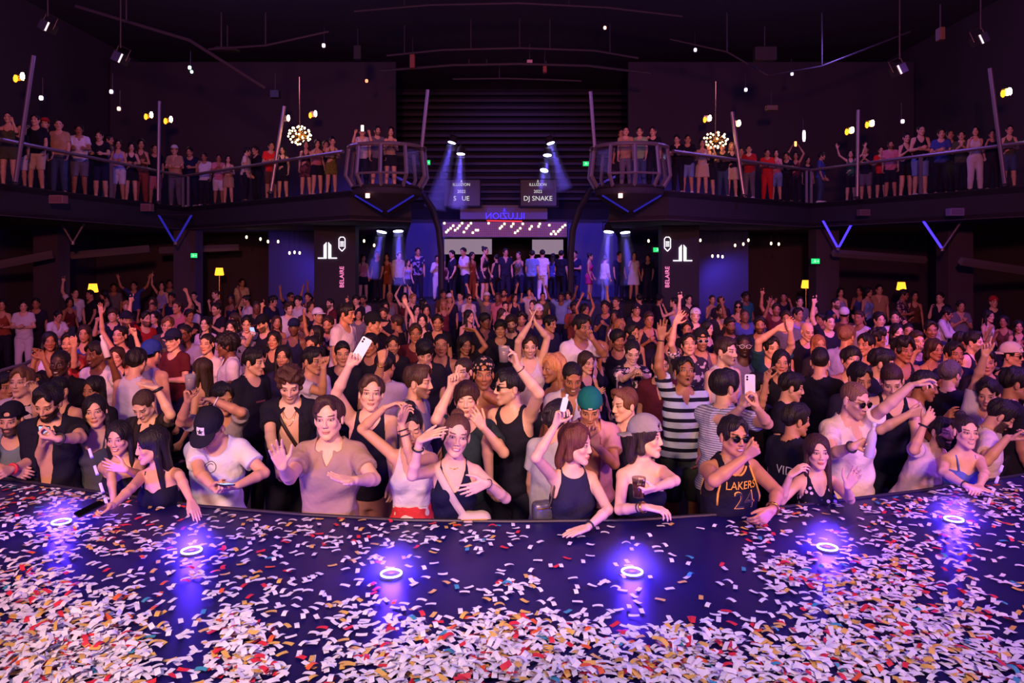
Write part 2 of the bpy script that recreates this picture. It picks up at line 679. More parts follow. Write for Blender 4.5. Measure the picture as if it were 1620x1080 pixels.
        vv = (v - o) / b; uu = u / a
        r = np.power(np.power(np.abs(uu), 2.25) + np.power(np.abs(vv), 2.25), 1 / 2.25)
        e = (r - 1) * np.minimum(a, b) * .9
        if s.sex == 'f' and hhi > 1.3:
            bx = s.sp.get('bust', 1.0)
            for q in (-1, 1):
                c = np.array([q * .064, .072, 1.268])
                rr = (.062 * bx + off, .056 * bx + off, .06 * bx + off)
                k0 = np.sqrt(((u - c[0]) / rr[0]) ** 2 + ((v - c[1]) / rr[1]) ** 2 + ((h - c[2]) / rr[2]) ** 2)
                e = smin(e, (k0 - 1) * min(rr), .03)
        if wr:
            rg = np.random.RandomState(seed)
            nz = 0
            for i in range(5):
                k = rg.uniform(-1, 1, 3) * np.array([26, 26, 17])
                nz = nz + np.sin(u * k[0] + v * k[1] + h * k[2] * 1.4 + rg.uniform(0, 6) + 1.5 * np.sin(h * 19 + i * 2 + u * 7))
            e = e + wr * nz * (.5 + .7 * np.clip((1.35 - h) / .3, 0, 1))
        e = np.maximum(e, np.maximum(hlo - h, h - hhi)) * s.S
        d[sl] = e
        return d, (sl, u, v, h)

    def hand(s, g, d, a):
        S = s.S * s.sp.get('hand', 1.06)
        fem = .9 if s.sex == 'f' else 1.0
        W, D, N, Th = a['wr'], a['d'], a['n'], a['th']
        fings, spread, thb = HANDS[a['pose']]
        f = g.new()
        offs = [.030, .010, -.010, -.028]; lens = [.074, .082, .076, .060]; base = [.088, .092, .087, .078]
        for i in range(4):
            kn = W + S * (D * base[i] + Th * offs[i] * fem)
            m = g.new()
            cap(g, f, W + S * (D * .008 + Th * offs[i] * .55), kn, .0145 * S * fem, .0125 * S * fem, .006)
            sp_ = RAD(spread) * (offs[i] / .03)
            dd = nrm(D * math.cos(sp_) + Th * math.sin(sp_))
            ax = nrm(np.cross(dd, N))
            p = kn; ang = 0
            rad = [.0096, .0087, .0078, .0066]
            for j in range(3):
                ang += RAD(fings[i][j])
                q = p + rot(dd, ax, ang) * lens[i] * S * (.45, .31, .24)[j]
                cap(g, f, p, q, rad[j] * S * fem * (.9 if i == 3 else 1), rad[j + 1] * S * fem * (.9 if i == 3 else 1), .0025)
                p = q
        tb = W + S * (D * .022 + Th * .020)
        td = nrm(Th * thb[0] + D * thb[1] + N * thb[2])
        t1 = tb + td * .044 * S
        td2 = nrm(td + D * .55 - Th * .15)
        t2 = t1 + td2 * .034 * S
        t3 = t2 + nrm(td2 + D * .3) * .024 * S
        cap(g, f, tb, t1, .0155 * S * fem, .0115 * S * fem, .006)
        cap(g, f, t1, t2, .0108 * S * fem, .0096 * S * fem, .003)
        cap(g, f, t2, t3, .0096 * S * fem, .0075 * S * fem, .003)
        a['knuckle'] = W + S * D * .085
        a['grip'] = W + S * (D * .095 + N * .032)
        np.copyto(d, smin(d, f, .010))

    def armfield(s, g, a, off=0.0):
        S = s.S; d = g.new()
        if s.sex == 'f':
            r = (.042, .033, .034, .029, .0215)
        else:
            k = (.55 + .45 * s.bw) * s.sp.get('arm', 1.0)
            r = (.050 * k, .039 * k, .041 * k, .035 * k, .026)
        r = [(q + off) * S for q in r]
        cap(g, d, a['sh'], a['el'], r[0], r[1], .01)
        mid = a['el'] + (a['wr'] - a['el']) * .3
        cap(g, d, a['el'], mid, r[1] * .97, r[2] * .97, .012)
        cap(g, d, mid, a['wr'], r[2] * .97, r[4], .012)
        return d, r

    def legs(s, g, d, off=0.0, zcut=None, k=.03):
        S = s.S; L = {}
        w = (.092 if s.sex == 'f' else .09) * (.5 + .5 * s.bw)
        st = s.sp.get('stance', 1.0)
        for sg in (1, -1):
            hip = np.array([0, 0, .86 * S]) + s.right * sg * w * S
            kn = np.array([0, 0, .47 * S]) + s.right * sg * (w + .012 * st) * S + s.fwd * .03 * S
            an = np.array([0, 0, .085 * S]) + s.right * sg * (w + .03 * st) * S - s.fwd * .02 * S
            if s.sp.get('kick') and sg == 1:
                kn = kn + s.fwd * .1 * S; 
            fat = (.5 + .5 * s.bw)
            cap(g, d, hip, kn, (.088 * fat + off) * S, (.056 + off) * S, k * S)
            mid = kn + (an - kn) * .3
            cap(g, d, kn, mid, (.054 + off) * S, (.056 + off) * S, k * S)
            cap(g, d, mid, an, (.056 + off) * S, (.036 + off) * S, k * S)
            L[sg] = (hip, kn, an)
        return L

    def body(s, vox, vf):
        g = s.g = s.grid(vox, vf)
        S = s.S
        d, _ = s.torso(g)
        # shoulders
        for a in s.arm.values():
            cap(g, d, s.T(a['sg'] * .05, -.012, 1.445 if s.sex == 'm' else 1.425), a['sh'], .05 * S, (.049 if s.sex == 'm' else .041) * S, .045 * S)
        L = s.legs(g, d)
        for sg in (1, -1):
            an = L[sg][2]
            toe = np.array([an[0], an[1], .03 * S]) + s.fwd * .17 * S
            heel = np.array([an[0], an[1], .03 * S]) - s.fwd * .045 * S
            cap(g, d, an, heel, .035 * S, .03 * S, .02); cap(g, d, heel, toe, .032 * S, .028 * S, .02); cap(g, d, an, toe, .034 * S, .024 * S, .02)
        # neck
        nr = (.044 if s.sex == 'f' else .053) * S
        cap(g, d, s.neck, s.H(0, -.022, -.035), nr * 1.08, nr * .98, .028 * S)
        # head
        h = g.new(); q = s.hs; ax = (s.R, s.Fw, s.U)
        E = lambda c, r, k, sub=False: ell(g, h, s.H(*c), ax, [v * q for v in r], k * q, sub)
        C = lambda a, b, ra, rb, k: cap(g, h, s.H(*a), s.H(*b), ra * q, rb * q, k * q)
        jw = .93 if s.sex == 'f' else 1.0
        E((0, -.014, .036), (.074, .094, .080), .02)
        E((0, .022, -.028), (.060 * jw, .064, .086), .02)
        for m in (-1, 1):
            C((m * .050 * jw, .0, -.052), (m * .014, .064, -.100), .020, .015, .02)
            E((m * .040, .060, -.026), (.020, .018, .018), .018)
        E((0, .066, -.102), (.020 * jw, .016, .015), .016)
        C((-.034, .073, .021), (.034, .073, .021), .0125 if s.sex == 'm' else .010, .0125 if s.sex == 'm' else .010, .014)
        for m in (-1, 1):
            E((m * .0315, .094, -.001), (.018, .014, .0105), .008, True)
            E((m * .0315, .0735, -.001), (.0145, .0125, .0105), .004)
        C((0, .082, .014), (0, .103 if s.sex == 'm' else .099, -.032), .0075, .0105 if s.sex == 'm' else .0088, .010)
        for m in (-1, 1):
            E((m * .0105, .092, -.038), (.0085, .011, .0075), .006)
        E((0, .083, -.063), (.024, .010, .007), .006); E((0, .081, -.073), (.019, .010, .0075), .006)
        if s.sp.get('mouth', 0) < 0:
            E((0, .098, -.069), (.013, .022, .0085), .004, True)
        for m in (-1, 1):
            E((m * .077, -.010, -.012), (.009, .019, .032), .006)
        np.copyto(d, smin(d, h, .016 * q))
        for a in s.arm.values():
            f, r = s.armfield(g, a)
            s.hand(g, f, a)
            np.copyto(d, smin(d, f, .018 * S))
        co, quads = surfnet(g, d)
        co = smoothing(co, quads, 1, .35)
        me = mesh_np('body', co, quads)
        at = me.attributes.new('hc', 'FLOAT_VECTOR', 'POINT')
        rel = (co - s.hc) / q
        at.data.foreach_set('vector', np.stack([rel @ s.R, rel @ s.Fw, rel @ s.U], 1).astype(np.float32).ravel())
        return me

    # ---------------------------------------------------------------- clothing
    def top(s, kind, vox, seed=0):
        S = s.S
        low = {'crop': 1.10, 'tube': .98, 'cami': .95, 'dress': .62, 'tubedress': .62}.get(kind, .87)
        low = s.sp.get('hem', low)
        pts = [s.T(a, b, c) for a in (-.24, .24) for b in (-.2, .2) for c in (low, 1.55)] + [np.array([x, y, low * S]) for x in (-.2, .2) for y in (-.2, .2)]
        for a in s.arm.values():
            pts += [a['sh'], a['el']] + ([a['wr']] if kind == 'long' else [])
        pts = np.array(pts)
        lo, hi = pts.min(0) - .08, pts.max(0) + .08
        g = Grid(lo, hi, vox)
        fem = s.sex == 'f'
        off = {'tee': .016, 'polo': .015, 'shirt': .017, 'open': .02, 'tank': .011, 'jersey': .016, 'long': .016}.get(kind, .009)
        loose = {'tee': .75, 'polo': .6, 'shirt': .85, 'open': .9, 'tank': .35, 'jersey': .8, 'long': .7}.get(kind, .05)
        if fem and kind in ('tank', 'crop'):
            loose = .15
        loose = s.sp.get('loose', loose)
        wr = {'tube': .0012, 'cami': .0014, 'crop': .0012}.get(kind, .0036)
        d, w = s.torso(g, off, loose, max(low, .80), 1.52, wr, seed)
        sl, u, v, h = w
        sleeves = kind in ('tee', 'polo', 'shirt', 'open', 'long')
        for a in s.arm.values():
            if kind in ('tube', 'cami', 'tubedress'):
                continue
            cap(g, d, s.T(a['sg'] * .05, -.012, 1.447 if not fem else 1.427), a['sh'], .05 * S + off * S, ((.049 if not fem else .041) + off) * S, .045 * S)
        if low < .8:
            sk = g.new()
            wl = .092
            for sg in (1, -1):
                cap(g, sk, np.array([0, 0, .9 * S]) + s.right * sg * .07 * S, np.array([0, 0, low * S]) + s.right * sg * .085 * S, .115 * S, .12 * S, .05)
            w2 = g.win(lo, hi)
            sk = np.maximum(sk, (low * S - w2[3]))
            np.copyto(d, smin(d, sk, .03))
        e = d[sl]
        # armhole / neckline cuts (torso coordinates)
        if kind in ('tank', 'crop', 'jersey', 'dress'):
            uo = np.interp(h, [1.20, 1.30, 1.40, 1.5], [.26, .150 if not fem else .128, .115 if not fem else .095, .10 if not fem else .08]).astype(np.float32)
            e = np.maximum(e, (np.abs(u) - uo * (.5 + .5 * s.bw)) * S)
        nd = {'tee': .055, 'polo': .03, 'shirt': .03, 'open': .03, 'long': .05, 'tank': .12, 'jersey': .16, 'crop': .14, 'dress': .14}.get(kind, .05)
        nd = s.sp.get('neckd', nd)
        nw = {'tank': .078, 'crop': .07, 'dress': .07, 'jersey': .075}.get(kind, .082)
        if kind in ('tube', 'cami', 'tubedress'):
            top = 1.335 if kind != 'cami' else 1.34
            sw = top - .03 * np.exp(-(u / .03) ** 2) * (v > 0) - .06 * (v < 0) + s.sp.get('slant', 0) * u
            e = np.maximum(e, (h - sw) * S)
        else:
            hn = np.where(v > -.01, 1.455 - nd * np.clip(1 - (np.abs(u) / nw) ** 2, 0, 1), 1.468)
            cut = np.maximum(hn - h, np.sqrt(u * u + np.where(v > 0, 0, (v + .01) ** 2)) - nw)
            e = np.maximum(e, -cut * S)
        if kind in ('polo', 'shirt', 'open', 'jersey'):
            hv = s.sp.get('vneck', {'polo': 1.36, 'shirt': 1.27, 'open': .70, 'jersey': 1.27}[kind])
            wv = {'open': .085}.get(kind, .052)
            wd = np.clip((h - hv) / (1.46 - hv), 0, 1) * wv if kind != 'open' else np.interp(h, [.8, 1.2, 1.45], [.03, .075, .07]).astype(np.float32) * s.sp.get('gap', 1.0)
            cut = np.maximum(np.abs(u) - wd, np.maximum(.0 - v, hv - h))
            e = np.maximum(e, -cut * S)
        d[sl] = e
        if sleeves:
            fr = s.sp.get('sleeve', .62)
            for a in s.arm.values():
                f = g.new()
                r0 = ((.052 if not fem else .044) * (.6 + .4 * s.bw) + off * .9) * S
                end = a['sh'] + (a['el'] - a['sh']) * (fr if kind != 'long' else 1)
                cap(g, f, a['sh'], end, r0, r0 * .98 + .006, 0)
                dr = nrm(a['el'] - a['sh'])
                if kind == 'long':
                    cap(g, f, a['el'], a['wr'], r0 * .95, .045 * S, .02); end = a['wr']; dr = nrm(a['wr'] - a['el'])
                w3 = g.win(end - .2, end + .2)
                if w3:
                    s3, X, Y, Z = w3
                    pl = (X - end[0]) * dr[0] + (Y - end[1]) * dr[1] + (Z - end[2]) * dr[2]
                    near = (np.sqrt((X - end[0]) ** 2 + (Y - end[1]) ** 2 + (Z - end[2]) ** 2) < .15)
                    f[s3] = np.where(near, np.maximum(f[s3], pl), f[s3])
                np.copyto(d, smin(d, f, .025))
        if kind in ('cami', 'tank2'):
            for q in (-1, 1):
                ar = [s.T(q * .074, .100, 1.31), s.T(q * .076, .078, 1.385), s.T(q * .076, .035, 1.448), s.T(q * .074, -.025, 1.462), s.T(q * .070, -.085, 1.40), s.T(q * .066, -.115, 1.27)]
                for i in range(5):
                    cap(g, d, ar[i], ar[i + 1], .0085 * S, .0085 * S, .004)
        if kind in ('polo', 'shirt', 'open'):
            pr = []
            for th in np.linspace(-150, 150, 13):
                t = RAD(th + 180)   # 0 = front
                t = RAD(th)
                pr.append(s.T(.072 * math.sin(t), -.012 - .07 * math.cos(t) * 1.0, 1.462 - .012 * (1 - math.cos(t)) * .8))
            for i in range(len(pr) - 1):
                cap(g, d, pr[i], pr[i + 1], .015 * S, .015 * S, .004)
            for q, i in ((-1, 0), (1, -1)):
                p = pr[i]
                lap = s.T((-1 if i == 0 else 1) * (.052 if kind != 'open' else .086), .092, 1.405)
                cap(g, d, p, lap, .016 * S, .012 * S, .004)
        co, quads = surfnet(g, d)
        if not len(co):
            return None
        return mesh_np('top', smoothing(co, quads, 1, .3), quads)

    def bottom(s, kind, vox):
        S = s.S
        zc = {'pants': .09, 'shorts': .50, 'skirt': .58, 'jeans': .09, 'miniskirt': .66}[kind] * S
        g = Grid(np.array([-.34, -.34, zc - .03]), np.array([.34, .34, 1.16 * S]), vox)
        wt = s.sp.get('waist', .985)
        d, w = s.torso(g, .013, 0, .80, wt)
        off = {'pants': .022, 'shorts': .026, 'jeans': .018}.get(kind, .02)
        if 'skirt' in kind:
            for sg in (1, -1):
                cap(g, d, np.array([0, 0, .88 * S]) + s.right * sg * .08 * S, np.array([0, 0, zc]) + s.right * sg * .10 * S, .108 * S, .13 * S, .05)
        else:
            s.legs(g, d, off, None, .02)
        _, X, Y, Z = g.win(np.array([-9, -9, -9.]), np.array([9, 9, 9.]))
        d = np.maximum(d, zc - Z)
        u, v, h = s.torso_uvh(X, Y, Z)
        d = np.maximum(d, (h - wt) * S)
        co, quads = surfnet(g, d)
        return mesh_np('bottom', smoothing(co, quads, 1, .3), quads)

    def shoes(s, vox=.014):
        S = s.S
        g = Grid(np.array([-.34, -.34, -.02]), np.array([.34, .34, .16]), vox)
        d = g.new(); e = g.new(); L = s.legs(g, e)
        for sg in (1, -1):
            an = L[sg][2]
            toe = np.array([an[0], an[1], .036 * S]) + s.fwd * .18 * S
            heel = np.array([an[0], an[1], .04 * S]) - s.fwd * .05 * S
            cap(g, d, heel, toe, .046 * S, .042 * S, .02); cap(g, d, an - UP * .02, heel, .048 * S, .044 * S, .02)
        w = g.win(np.array([-9, -9, -9.]), np.array([9, 9, 9.]))
        d = np.maximum(d, .002 - w[3])
        co, quads = surfnet(g, d)
        return mesh_np('shoes', co, quads)

    def headmat(s):
        M = Matrix.Identity(4)
        for i, e in enumerate((s.R, s.Fw, s.U)):
            for j in range(3):
                M[j][i] = float(e[j] * s.hs)
            M[i][3] = float(s.hc[i])
        return M


def hair_mesh(style, vox=.006, seed=0):
    """hair in head coordinates (right, forward, up)"""
    long_ = style in ('long', 'wavy', 'bob', 'pony', 'longside')
    lo = np.array([-.16, -.19, -.36 if style in ('long', 'wavy', 'longside', 'pony') else (-.22 if style == 'bob' else -.13)])
    g = Grid(lo, np.array([.16, .15, .22]), vox)
    d = g.new(); I = np.eye(3)
    rg = np.random.RandomState(seed + hash(len(style)) % 7)
    th = {'buzz': .0035, 'short': .012, 'quiff': .013, 'curly': .022, 'fade': .007, 'slick': .006, 'bun': .006, 'pony': .007, 'afro': .04, 'bowl': .02, 'under': .004}.get(style, .013)
    ell(g, d, (0, -.014, .036), I, (.074 + th, .094 + th, .080 + th), 0)
    if style in ('short', 'quiff', 'fade', 'bowl'):
        ell(g, d, (0, .01, .075), I, (.070, .088, .056 if style != 'fade' else .05), .012)
    if style == 'quiff':
        ell(g, d, (.012, .045, .108), I, (.052, .045, .026), .015)
    if style == 'fade':
        ell(g, d, (0, .005, .085), I, (.062, .085, .05), .01)
    if style == 'curly':
        ell(g, d, (0, .02, .088), I, (.082, .088, .062), .015)
    _, X, Y, Z = g.win(np.array([-9, -9, -9.]), np.array([9, 9, 9.]))
    # cuts: face, ears, nape
    fx, fy, fz = (.067, .085, .118)
    fr = {'long': .058, 'bob': .060, 'wavy': .058, 'longside': .056, 'bowl': .068}.get(style, .070)
    hl = {'bowl': .042, 'bob': .078, 'short': .087, 'quiff': .092, 'fade': .084, 'buzz': .084, 'bun': .084, 'curly': .080}.get(style, .074)   # hairline height
    face = np.sqrt((X / fr) ** 2 + ((Y - .105) / .085) ** 2 + ((Z + .045) / (hl + .045)) ** 2) - 1
    d = np.maximum(d, -face * .05)
    nape = {'short': -.055, 'quiff': -.05, 'buzz': -.055, 'fade': -.045, 'curly': -.06, 'bun': -.05, 'slick': -.055, 'afro': -.06, 'bowl': -.055, 'pony': -.05, 'under': -.05}.get(style, -.2)
    d = np.maximum(d, (nape + np.clip(Y + .02, 0, .2) * .75) - Z)
    if style in ('short', 'quiff', 'buzz', 'fade', 'slick', 'bun', 'pony', 'curly', 'afro', 'bowl', 'under'):
        for m in (-1, 1):
            e = np.sqrt(((X - m * .085) / .035) ** 2 + ((Y + .008) / .026) ** 2 + ((Z + .02) / .042) ** 2) - 1
            d = np.maximum(d, -e * .026)
        d = np.maximum(d, np.minimum(Y - .05, .045 - Z) if style not in ('bowl',) else d * 0 - 1)
    if long_:
        l = g.new()
        bot = {'bob': -.125, 'long': -.30, 'wavy': -.27, 'longside': -.30, 'pony': -.0}.get(style)
        if style == 'pony':
            cap(g, l, (0, -.10, .05), (0, -.135, -.05), .026, .034, .01); cap(g, l, (0, -.135, -.05), (0, -.12, -.26), .034, .012, .01)
        else:
            cap(g, l, (0, -.055, 0), (0, -.085, bot + .03), .082, .070, .02, (0, 1, 0), .55)
            for m in (-1, 1):
                if style == 'longside' and m == 1:
                    pass
                fw = .02 if style != 'bob' else .03
                cap(g, l, (m * .070, -.012, .03), (m * .076, -.008, -.08), .020, .024, .012)
                cap(g, l, (m * .076, -.008, -.08), (m * .078, .022 if style in ('long', 'longside') and m == (1 if seed % 2 else -1) else -.02, bot + (.05 if m == 1 else .0)), .024, .015, .012)
        f2 = np.sqrt((X / (fr * .98)) ** 2 + ((Y - .11) / .10) ** 2 + ((Z + .05) / .15) ** 2) - 1
        l = np.maximum(l, -f2 * .05)
        # neck stays clear
        d = smin(d, l, .015)
    if style == 'under':
        d = np.maximum(d, Z - .05)
    if style == 'bun':
        ell(g, d, (0, -.085, .105), I, (.042, .04, .04), .01)
    am = {'curly': .006, 'afro': .005, 'wavy': .0045, 'short': .0034, 'quiff': .0036, 'long': .0022, 'bob': .0032, 'longside': .0024, 'bowl': .0028, 'fade': .0016}.get(style, .0006)
    fq = {'curly': 95, 'afro': 110, 'wavy': 45, 'short': 80}.get(style, 60)
    nz = 0
    for i in range(4):
        k = rg.uniform(-1, 1, 3); k = k / np.linalg.norm(k) * fq * rg.uniform(.6, 1.4)
        if long_:
            k = k * np.array([1.3, 1.3, .35])
        nz = nz + np.sin(X * k[0] + Y * k[1] + Z * k[2] + rg.uniform(0, 6) + 1.6 * np.sin(Y * 31 + i) + 1.2 * np.sin(X * 37 + i))
    d = d + am * nz * .8
    co, quads = surfnet(g, d.astype(np.float32))
    return mesh_np('hair', smoothing(co, quads, 1, .3), quads)


def cap_mesh(back=False, brim=True, gap=True):
    """baseball cap in head coordinates: crown, brim, opening with strap when worn backwards"""
    vox = .006
    g = Grid(np.array([-.14, -.24, -.02]), np.array([.14, .24, .17]), vox)
    d = g.new(); I = np.eye(3)
    ell(g, d, (0, -.008, .055), I, (.090, .108, .096), 0)
    _, X, Y, Z = g.win(np.array([-9, -9, -9.]), np.array([9, 9, 9.]))
    tilt = .035 + (.02 * np.sign(1) * (Y / .1) if not back else .012 * (Y / .1))
    d = np.maximum(d, tilt - Z)
    sg = -1 if back else 1
    if back and gap:   # half moon gap over the forehead
        e = np.sqrt((X / .036) ** 2 + ((Y - .11) / .05) ** 2 + ((Z - .066) / .026) ** 2) - 1
        d = np.maximum(d, -e * .03)
        cap(g, d, (-.04, .088, .046), (.04, .088, .046), .008, .008, .004)
    if brim:
        e = np.sqrt((X / .082) ** 2 + ((Y - sg * .09) / .095) ** 2) - 1
        zz = .045 + (.02 if not back else -.012) * 1.0 - (X / .08) ** 2 * .018 - np.clip(sg * Y - .1, 0, 1) * .18
        b = np.maximum(e * .085, np.abs(Z - zz) - .005)
        d = smin(d, np.maximum(b, .03 - sg * Y), .006)
    co, quads = surfnet(g, d.astype(np.float32))
    return mesh_np('cap', smoothing(co, quads, 1, .3), quads)


_hm = {}


def hair(style, seed=0, vox=.006):
    k = (style, seed, vox)
    if k not in _hm:
        if style == 'capf': _hm[k] = cap_mesh(False)
        elif style == 'capb': _hm[k] = cap_mesh(True)
        elif style == 'capn': _hm[k] = cap_mesh(True, True, False)
        else: _hm[k] = hair_mesh(style, vox, seed)
    return _hm[k]


def glasses_mesh(dark=True):
    m = MB()
    for s in (-1, 1):
        v = [(s * .034 + .025 * math.cos(a), .098 - .004 * abs(math.cos(a)) , -.003 + .020 * math.sin(a)) for a in np.linspace(0, 2 * math.pi, 20, endpoint=False)]
        if dark:
            n = len(v)
            vv = v + [(x, y - .003, z) for x, y, z in v]
            m.add(vv, [tuple(range(n))[::-1] if s < 0 else tuple(range(n))[::-1], tuple(range(n, 2 * n))] + [(i, (i + 1) % n, n + (i + 1) % n, n + i) for i in range(n)], 0)
        m.tube(v, .0022, 6, 1, closed=True, caps=False)
        m.tube([(s * .058, .095, .004), (s * .076, .07, .006), (s * .080, -.01, .006)], .0022, 6, 1)
    m.tube([(-.011, .100, .0), (0, .104, .003), (.011, .100, .0)], .0022, 6, 1)
    return m


def set_mats(o, mats):
    """per-object materials so that copies can share their mesh"""
    while len(o.data.materials) < len(mats):
        o.data.materials.append(None)
    for i, q in enumerate(mats):
        o.material_slots[i].link = 'OBJECT'
        o.material_slots[i].material = q
# ------------------------------------------------------------------ the people at the front, one by one
M_PHONE_W = simple('phone_white', (225, 222, 230), 0.3)
M_PHONE_K = simple('phone_black', (18, 18, 24), 0.25)
M_LENS = simple('lens', (12, 12, 18), 0.08, 0.2)
M_FRAME = simple('frame_metal', (60, 50, 40), 0.3, 0.8)
M_BAND = simple('band', (30, 30, 38), 0.5)
M_WHITE = simple('white_plastic', (230, 228, 235), 0.35)
M_LEATHER = simple('leather_dark', (52, 36, 34), 0.5)
M_CREAM = simple('cream_canvas', (215, 190, 165), 0.75)
M_GOLD = simple('gold', (210, 160, 80), 0.25, 1.0)
SHOE = [simple('shoe_white', (215, 210, 210), 0.6), simple('shoe_dark', (30, 28, 32), 0.6), simple('shoe_tan', (120, 85, 60), 0.6)]
BK = (28, 26, 42)
PEOPLE = []          # (root, origin, head position)


def frame_mat(c, x, y, z):
    M = Matrix.Identity(4)
    for i, e in enumerate((x, y, z)):
        for j in range(3):
            M[j][i] = float(e[j])
        M[i][3] = float(c[i])
    return M


def ortho(n, up):
    n = nrm(n); up = np.asarray(up, float); up = nrm(up - (up @ n) * n)
    return np.cross(up, n), up, n


def rounded(w, h, r, n=4):
    pts = []
    for cx, cy, a0 in ((w / 2 - r, h / 2 - r, 0), (-w / 2 + r, h / 2 - r, 90), (-w / 2 + r, -h / 2 + r, 180), (w / 2 - r, -h / 2 + r, 270)):
        for k in range(n + 1):
            a = RAD(a0 + 90 * k / n)
            pts.append((cx + r * math.cos(a), cy + r * math.sin(a)))
    return pts


def phone(c, normal, up, dark=False, label='', screen=None):
    """normal = direction the screen looks away from (camera side of the phone)"""
    x, y, z = ortho(normal, up)
    m = MB()
    m.prism(rounded(.074, .152, .011), -.004, .004, 0)
    o = m.obj('phone', [M_PHONE_K if dark else M_PHONE_W], None, label=label, cat='phone')
    o.matrix_world = frame_mat(c, x, y, z)
    b = MB()
    for (px_, py_) in ((-.020, .058), (-.020, .040)):
        b.lathe((px_, py_, .004), [(.0075, 0), (.0075, .0015), (.005, .0018)], 12)
    b.obj('camera_lens', [M_LENS], o)
    s = MB(); s.prism(rounded(.068, .145, .009), -.0048, -.0040, 0)
    s.obj('screen', [screen or M_LENS], o)
    return o


def bottle(c, axis, label, glass):
    x, y, z = ortho(axis, (0, 1, .2))
    m = MB()
    m.lathe((0, 0, 0), [(.028, -.10), (.031, -.095), (.031, .03), (.026, .06), (.013, .085), (.012, .115)], 18)
    o = m.obj('bottle', [glass], None, smooth=True, label=label, cat='bottle')
    o.matrix_world = frame_mat(c, x, y, z)
    k = MB(); k.lathe((0, 0, 0), [(.0145, .112), (.0145, .132), (.012, .134)], 14); k.obj('cap', [M_WHITE], o)
    return o


def cup(c, label, col=(200, 190, 195)):
    m = MB()
    m.lathe((0, 0, 0), [(.030, -.055), (.040, .055), (.0375, .055), (.028, -.050)], 20)
    o = m.obj('drink_cup', [simple('cup_plastic', tuple(int(q * .8) for q in col), 0.15, alpha=0.42)], None, smooth=True, label=label, cat='cup')
    o.location = tuple(map(float, c))
    k = MB(); k.lathe((0, 0, 0), [(.001, -.045), (.0305, -.045), (.0355, .025), (.001, .028)], 18); k.obj('drink', [simple('drink', (120, 60, 40), 0.1)], o, smooth=True)
    return o


def ringband(person, a, where, r, th, mat, name):
    """bracelet or watch strap round a forearm"""
    p = a['wr'] + (a['el'] - a['wr']) * where
    d = nrm(a['wr'] - a['el'])
    x, y, z = ortho(d, UP if abs(d[2]) < .9 else (1, 0, 0))
    m = MB()
    m.tube([p + r * (math.cos(q) * x + math.sin(q) * y) for q in np.linspace(0, 2 * math.pi, 20, endpoint=False)], th, 6, 0, True, False)
    return m.obj(name, [mat], person, True)


SKIPH = globals().get('SKIPH', False)


def spawn(b, origin, sp, label, group=None, vox=(.0095, .0056), parts=True):
    me = b.body(*vox)
    r = link('person', me, None, origin, label, 'person', group)
    set_mats(r, [skinmat(sp['skin'], sp.get('hcol', (30, 22, 18)), sp.get('beard', 0), sp.get('eyes', 1), sp.get('lip', 0), sp.get('mouth', 0))])
    hm = b.headmat()
    for st in ([sp['hair']] if isinstance(sp['hair'], str) else sp['hair']):
        if not st:
            continue
        iscap = st.startswith('cap')
        o = link('cap' if iscap else 'hair', hair(st, sp.get('seed', 1)), r)
        o.matrix_local = hm
        set_mats(o, [cloth(*sp.get('capcol', ((30, 30, 40),))) if iscap else hairmat(sp.get('hcol', (30, 22, 18)))])
    if sp.get('top'):
        tm = b.top(sp['top'], vox[0] * .95, sp.get('seed', 1))
        if tm is not None:
            nm = {'tee': 't_shirt', 'polo': 'polo_shirt', 'shirt': 'shirt', 'open': 'shirt', 'tank': 'tank_top', 'crop': 'top', 'tube': 'top', 'cami': 'top', 'dress': 'dress', 'tubedress': 'dress', 'jersey': 'jersey', 'long': 'shirt'}[sp['top']]
            o = link(nm, tm, r); set_mats(o, [cloth(*sp['tcol'])]); b.topobj = o
    if sp.get('bot', 'jeans'):
        bm = b.bottom(sp.get('bot', 'jeans'), .016)
        o = link({'jeans': 'jeans', 'pants': 'trousers', 'shorts': 'shorts', 'skirt': 'skirt', 'miniskirt': 'skirt'}[sp.get('bot', 'jeans')], bm, r); set_mats(o, [cloth(*sp.get('bcol', ((40, 42, 60),)))]); b.botobj = o
    o = link('shoes', b.shoes(), r); set_mats(o, [SHOE[sp.get('shoe', 1)]])
    if sp.get('glasses'):
        o = glasses_mesh(sp['glasses'] == 'dark').obj('sunglasses' if sp['glasses'] == 'dark' else 'glasses', [M_LENS, sp.get('gfr', M_FRAME)], r, True)
        o.matrix_local = hm
    return r


def hero(x, y, d, sex, skin, hr, hcol, top, tcol, label, yaw=0, head=None, R=None, L=None, hz=None, floor=0.0, **kw):
    sp = dict(sex=sex, skin=skin, hair=hr, hcol=hcol, top=top, tcol=tcol if isinstance(tcol[0], tuple) else (tcol,), yaw=yaw, head=head or (yaw, 0, 0), **kw)
    if R: sp['R'] = R
    if L: sp['L'] = L
    if d is None:
        d = F * (CAMZ - (hz or (1.63 if sex == 'm' else 1.55))) / (y - HY)
    else:
        d *= 1.15 if 'S' in kw else 1.12
    tgt = P3(x, y, d)
    b1 = Body(sp, 1.0)
    S = sp.get('S') or (tgt[2] - floor) / b1.hc[2]
    b = Body(sp, S)
    origin = tgt - b.hc
    origin[2] = floor if 'S' not in kw else tgt[2] - b.hc[2]
    b.arms(origin)
    vf = .0056 if d < 6.1 else .0068
    r = spawn(b, origin, sp, label, kw.get('group'), (.0095 if d < 6.1 else .012, vf))
    b.o = origin; b.r = r
    PEOPLE.append((r, origin, tgt, b))
    return b


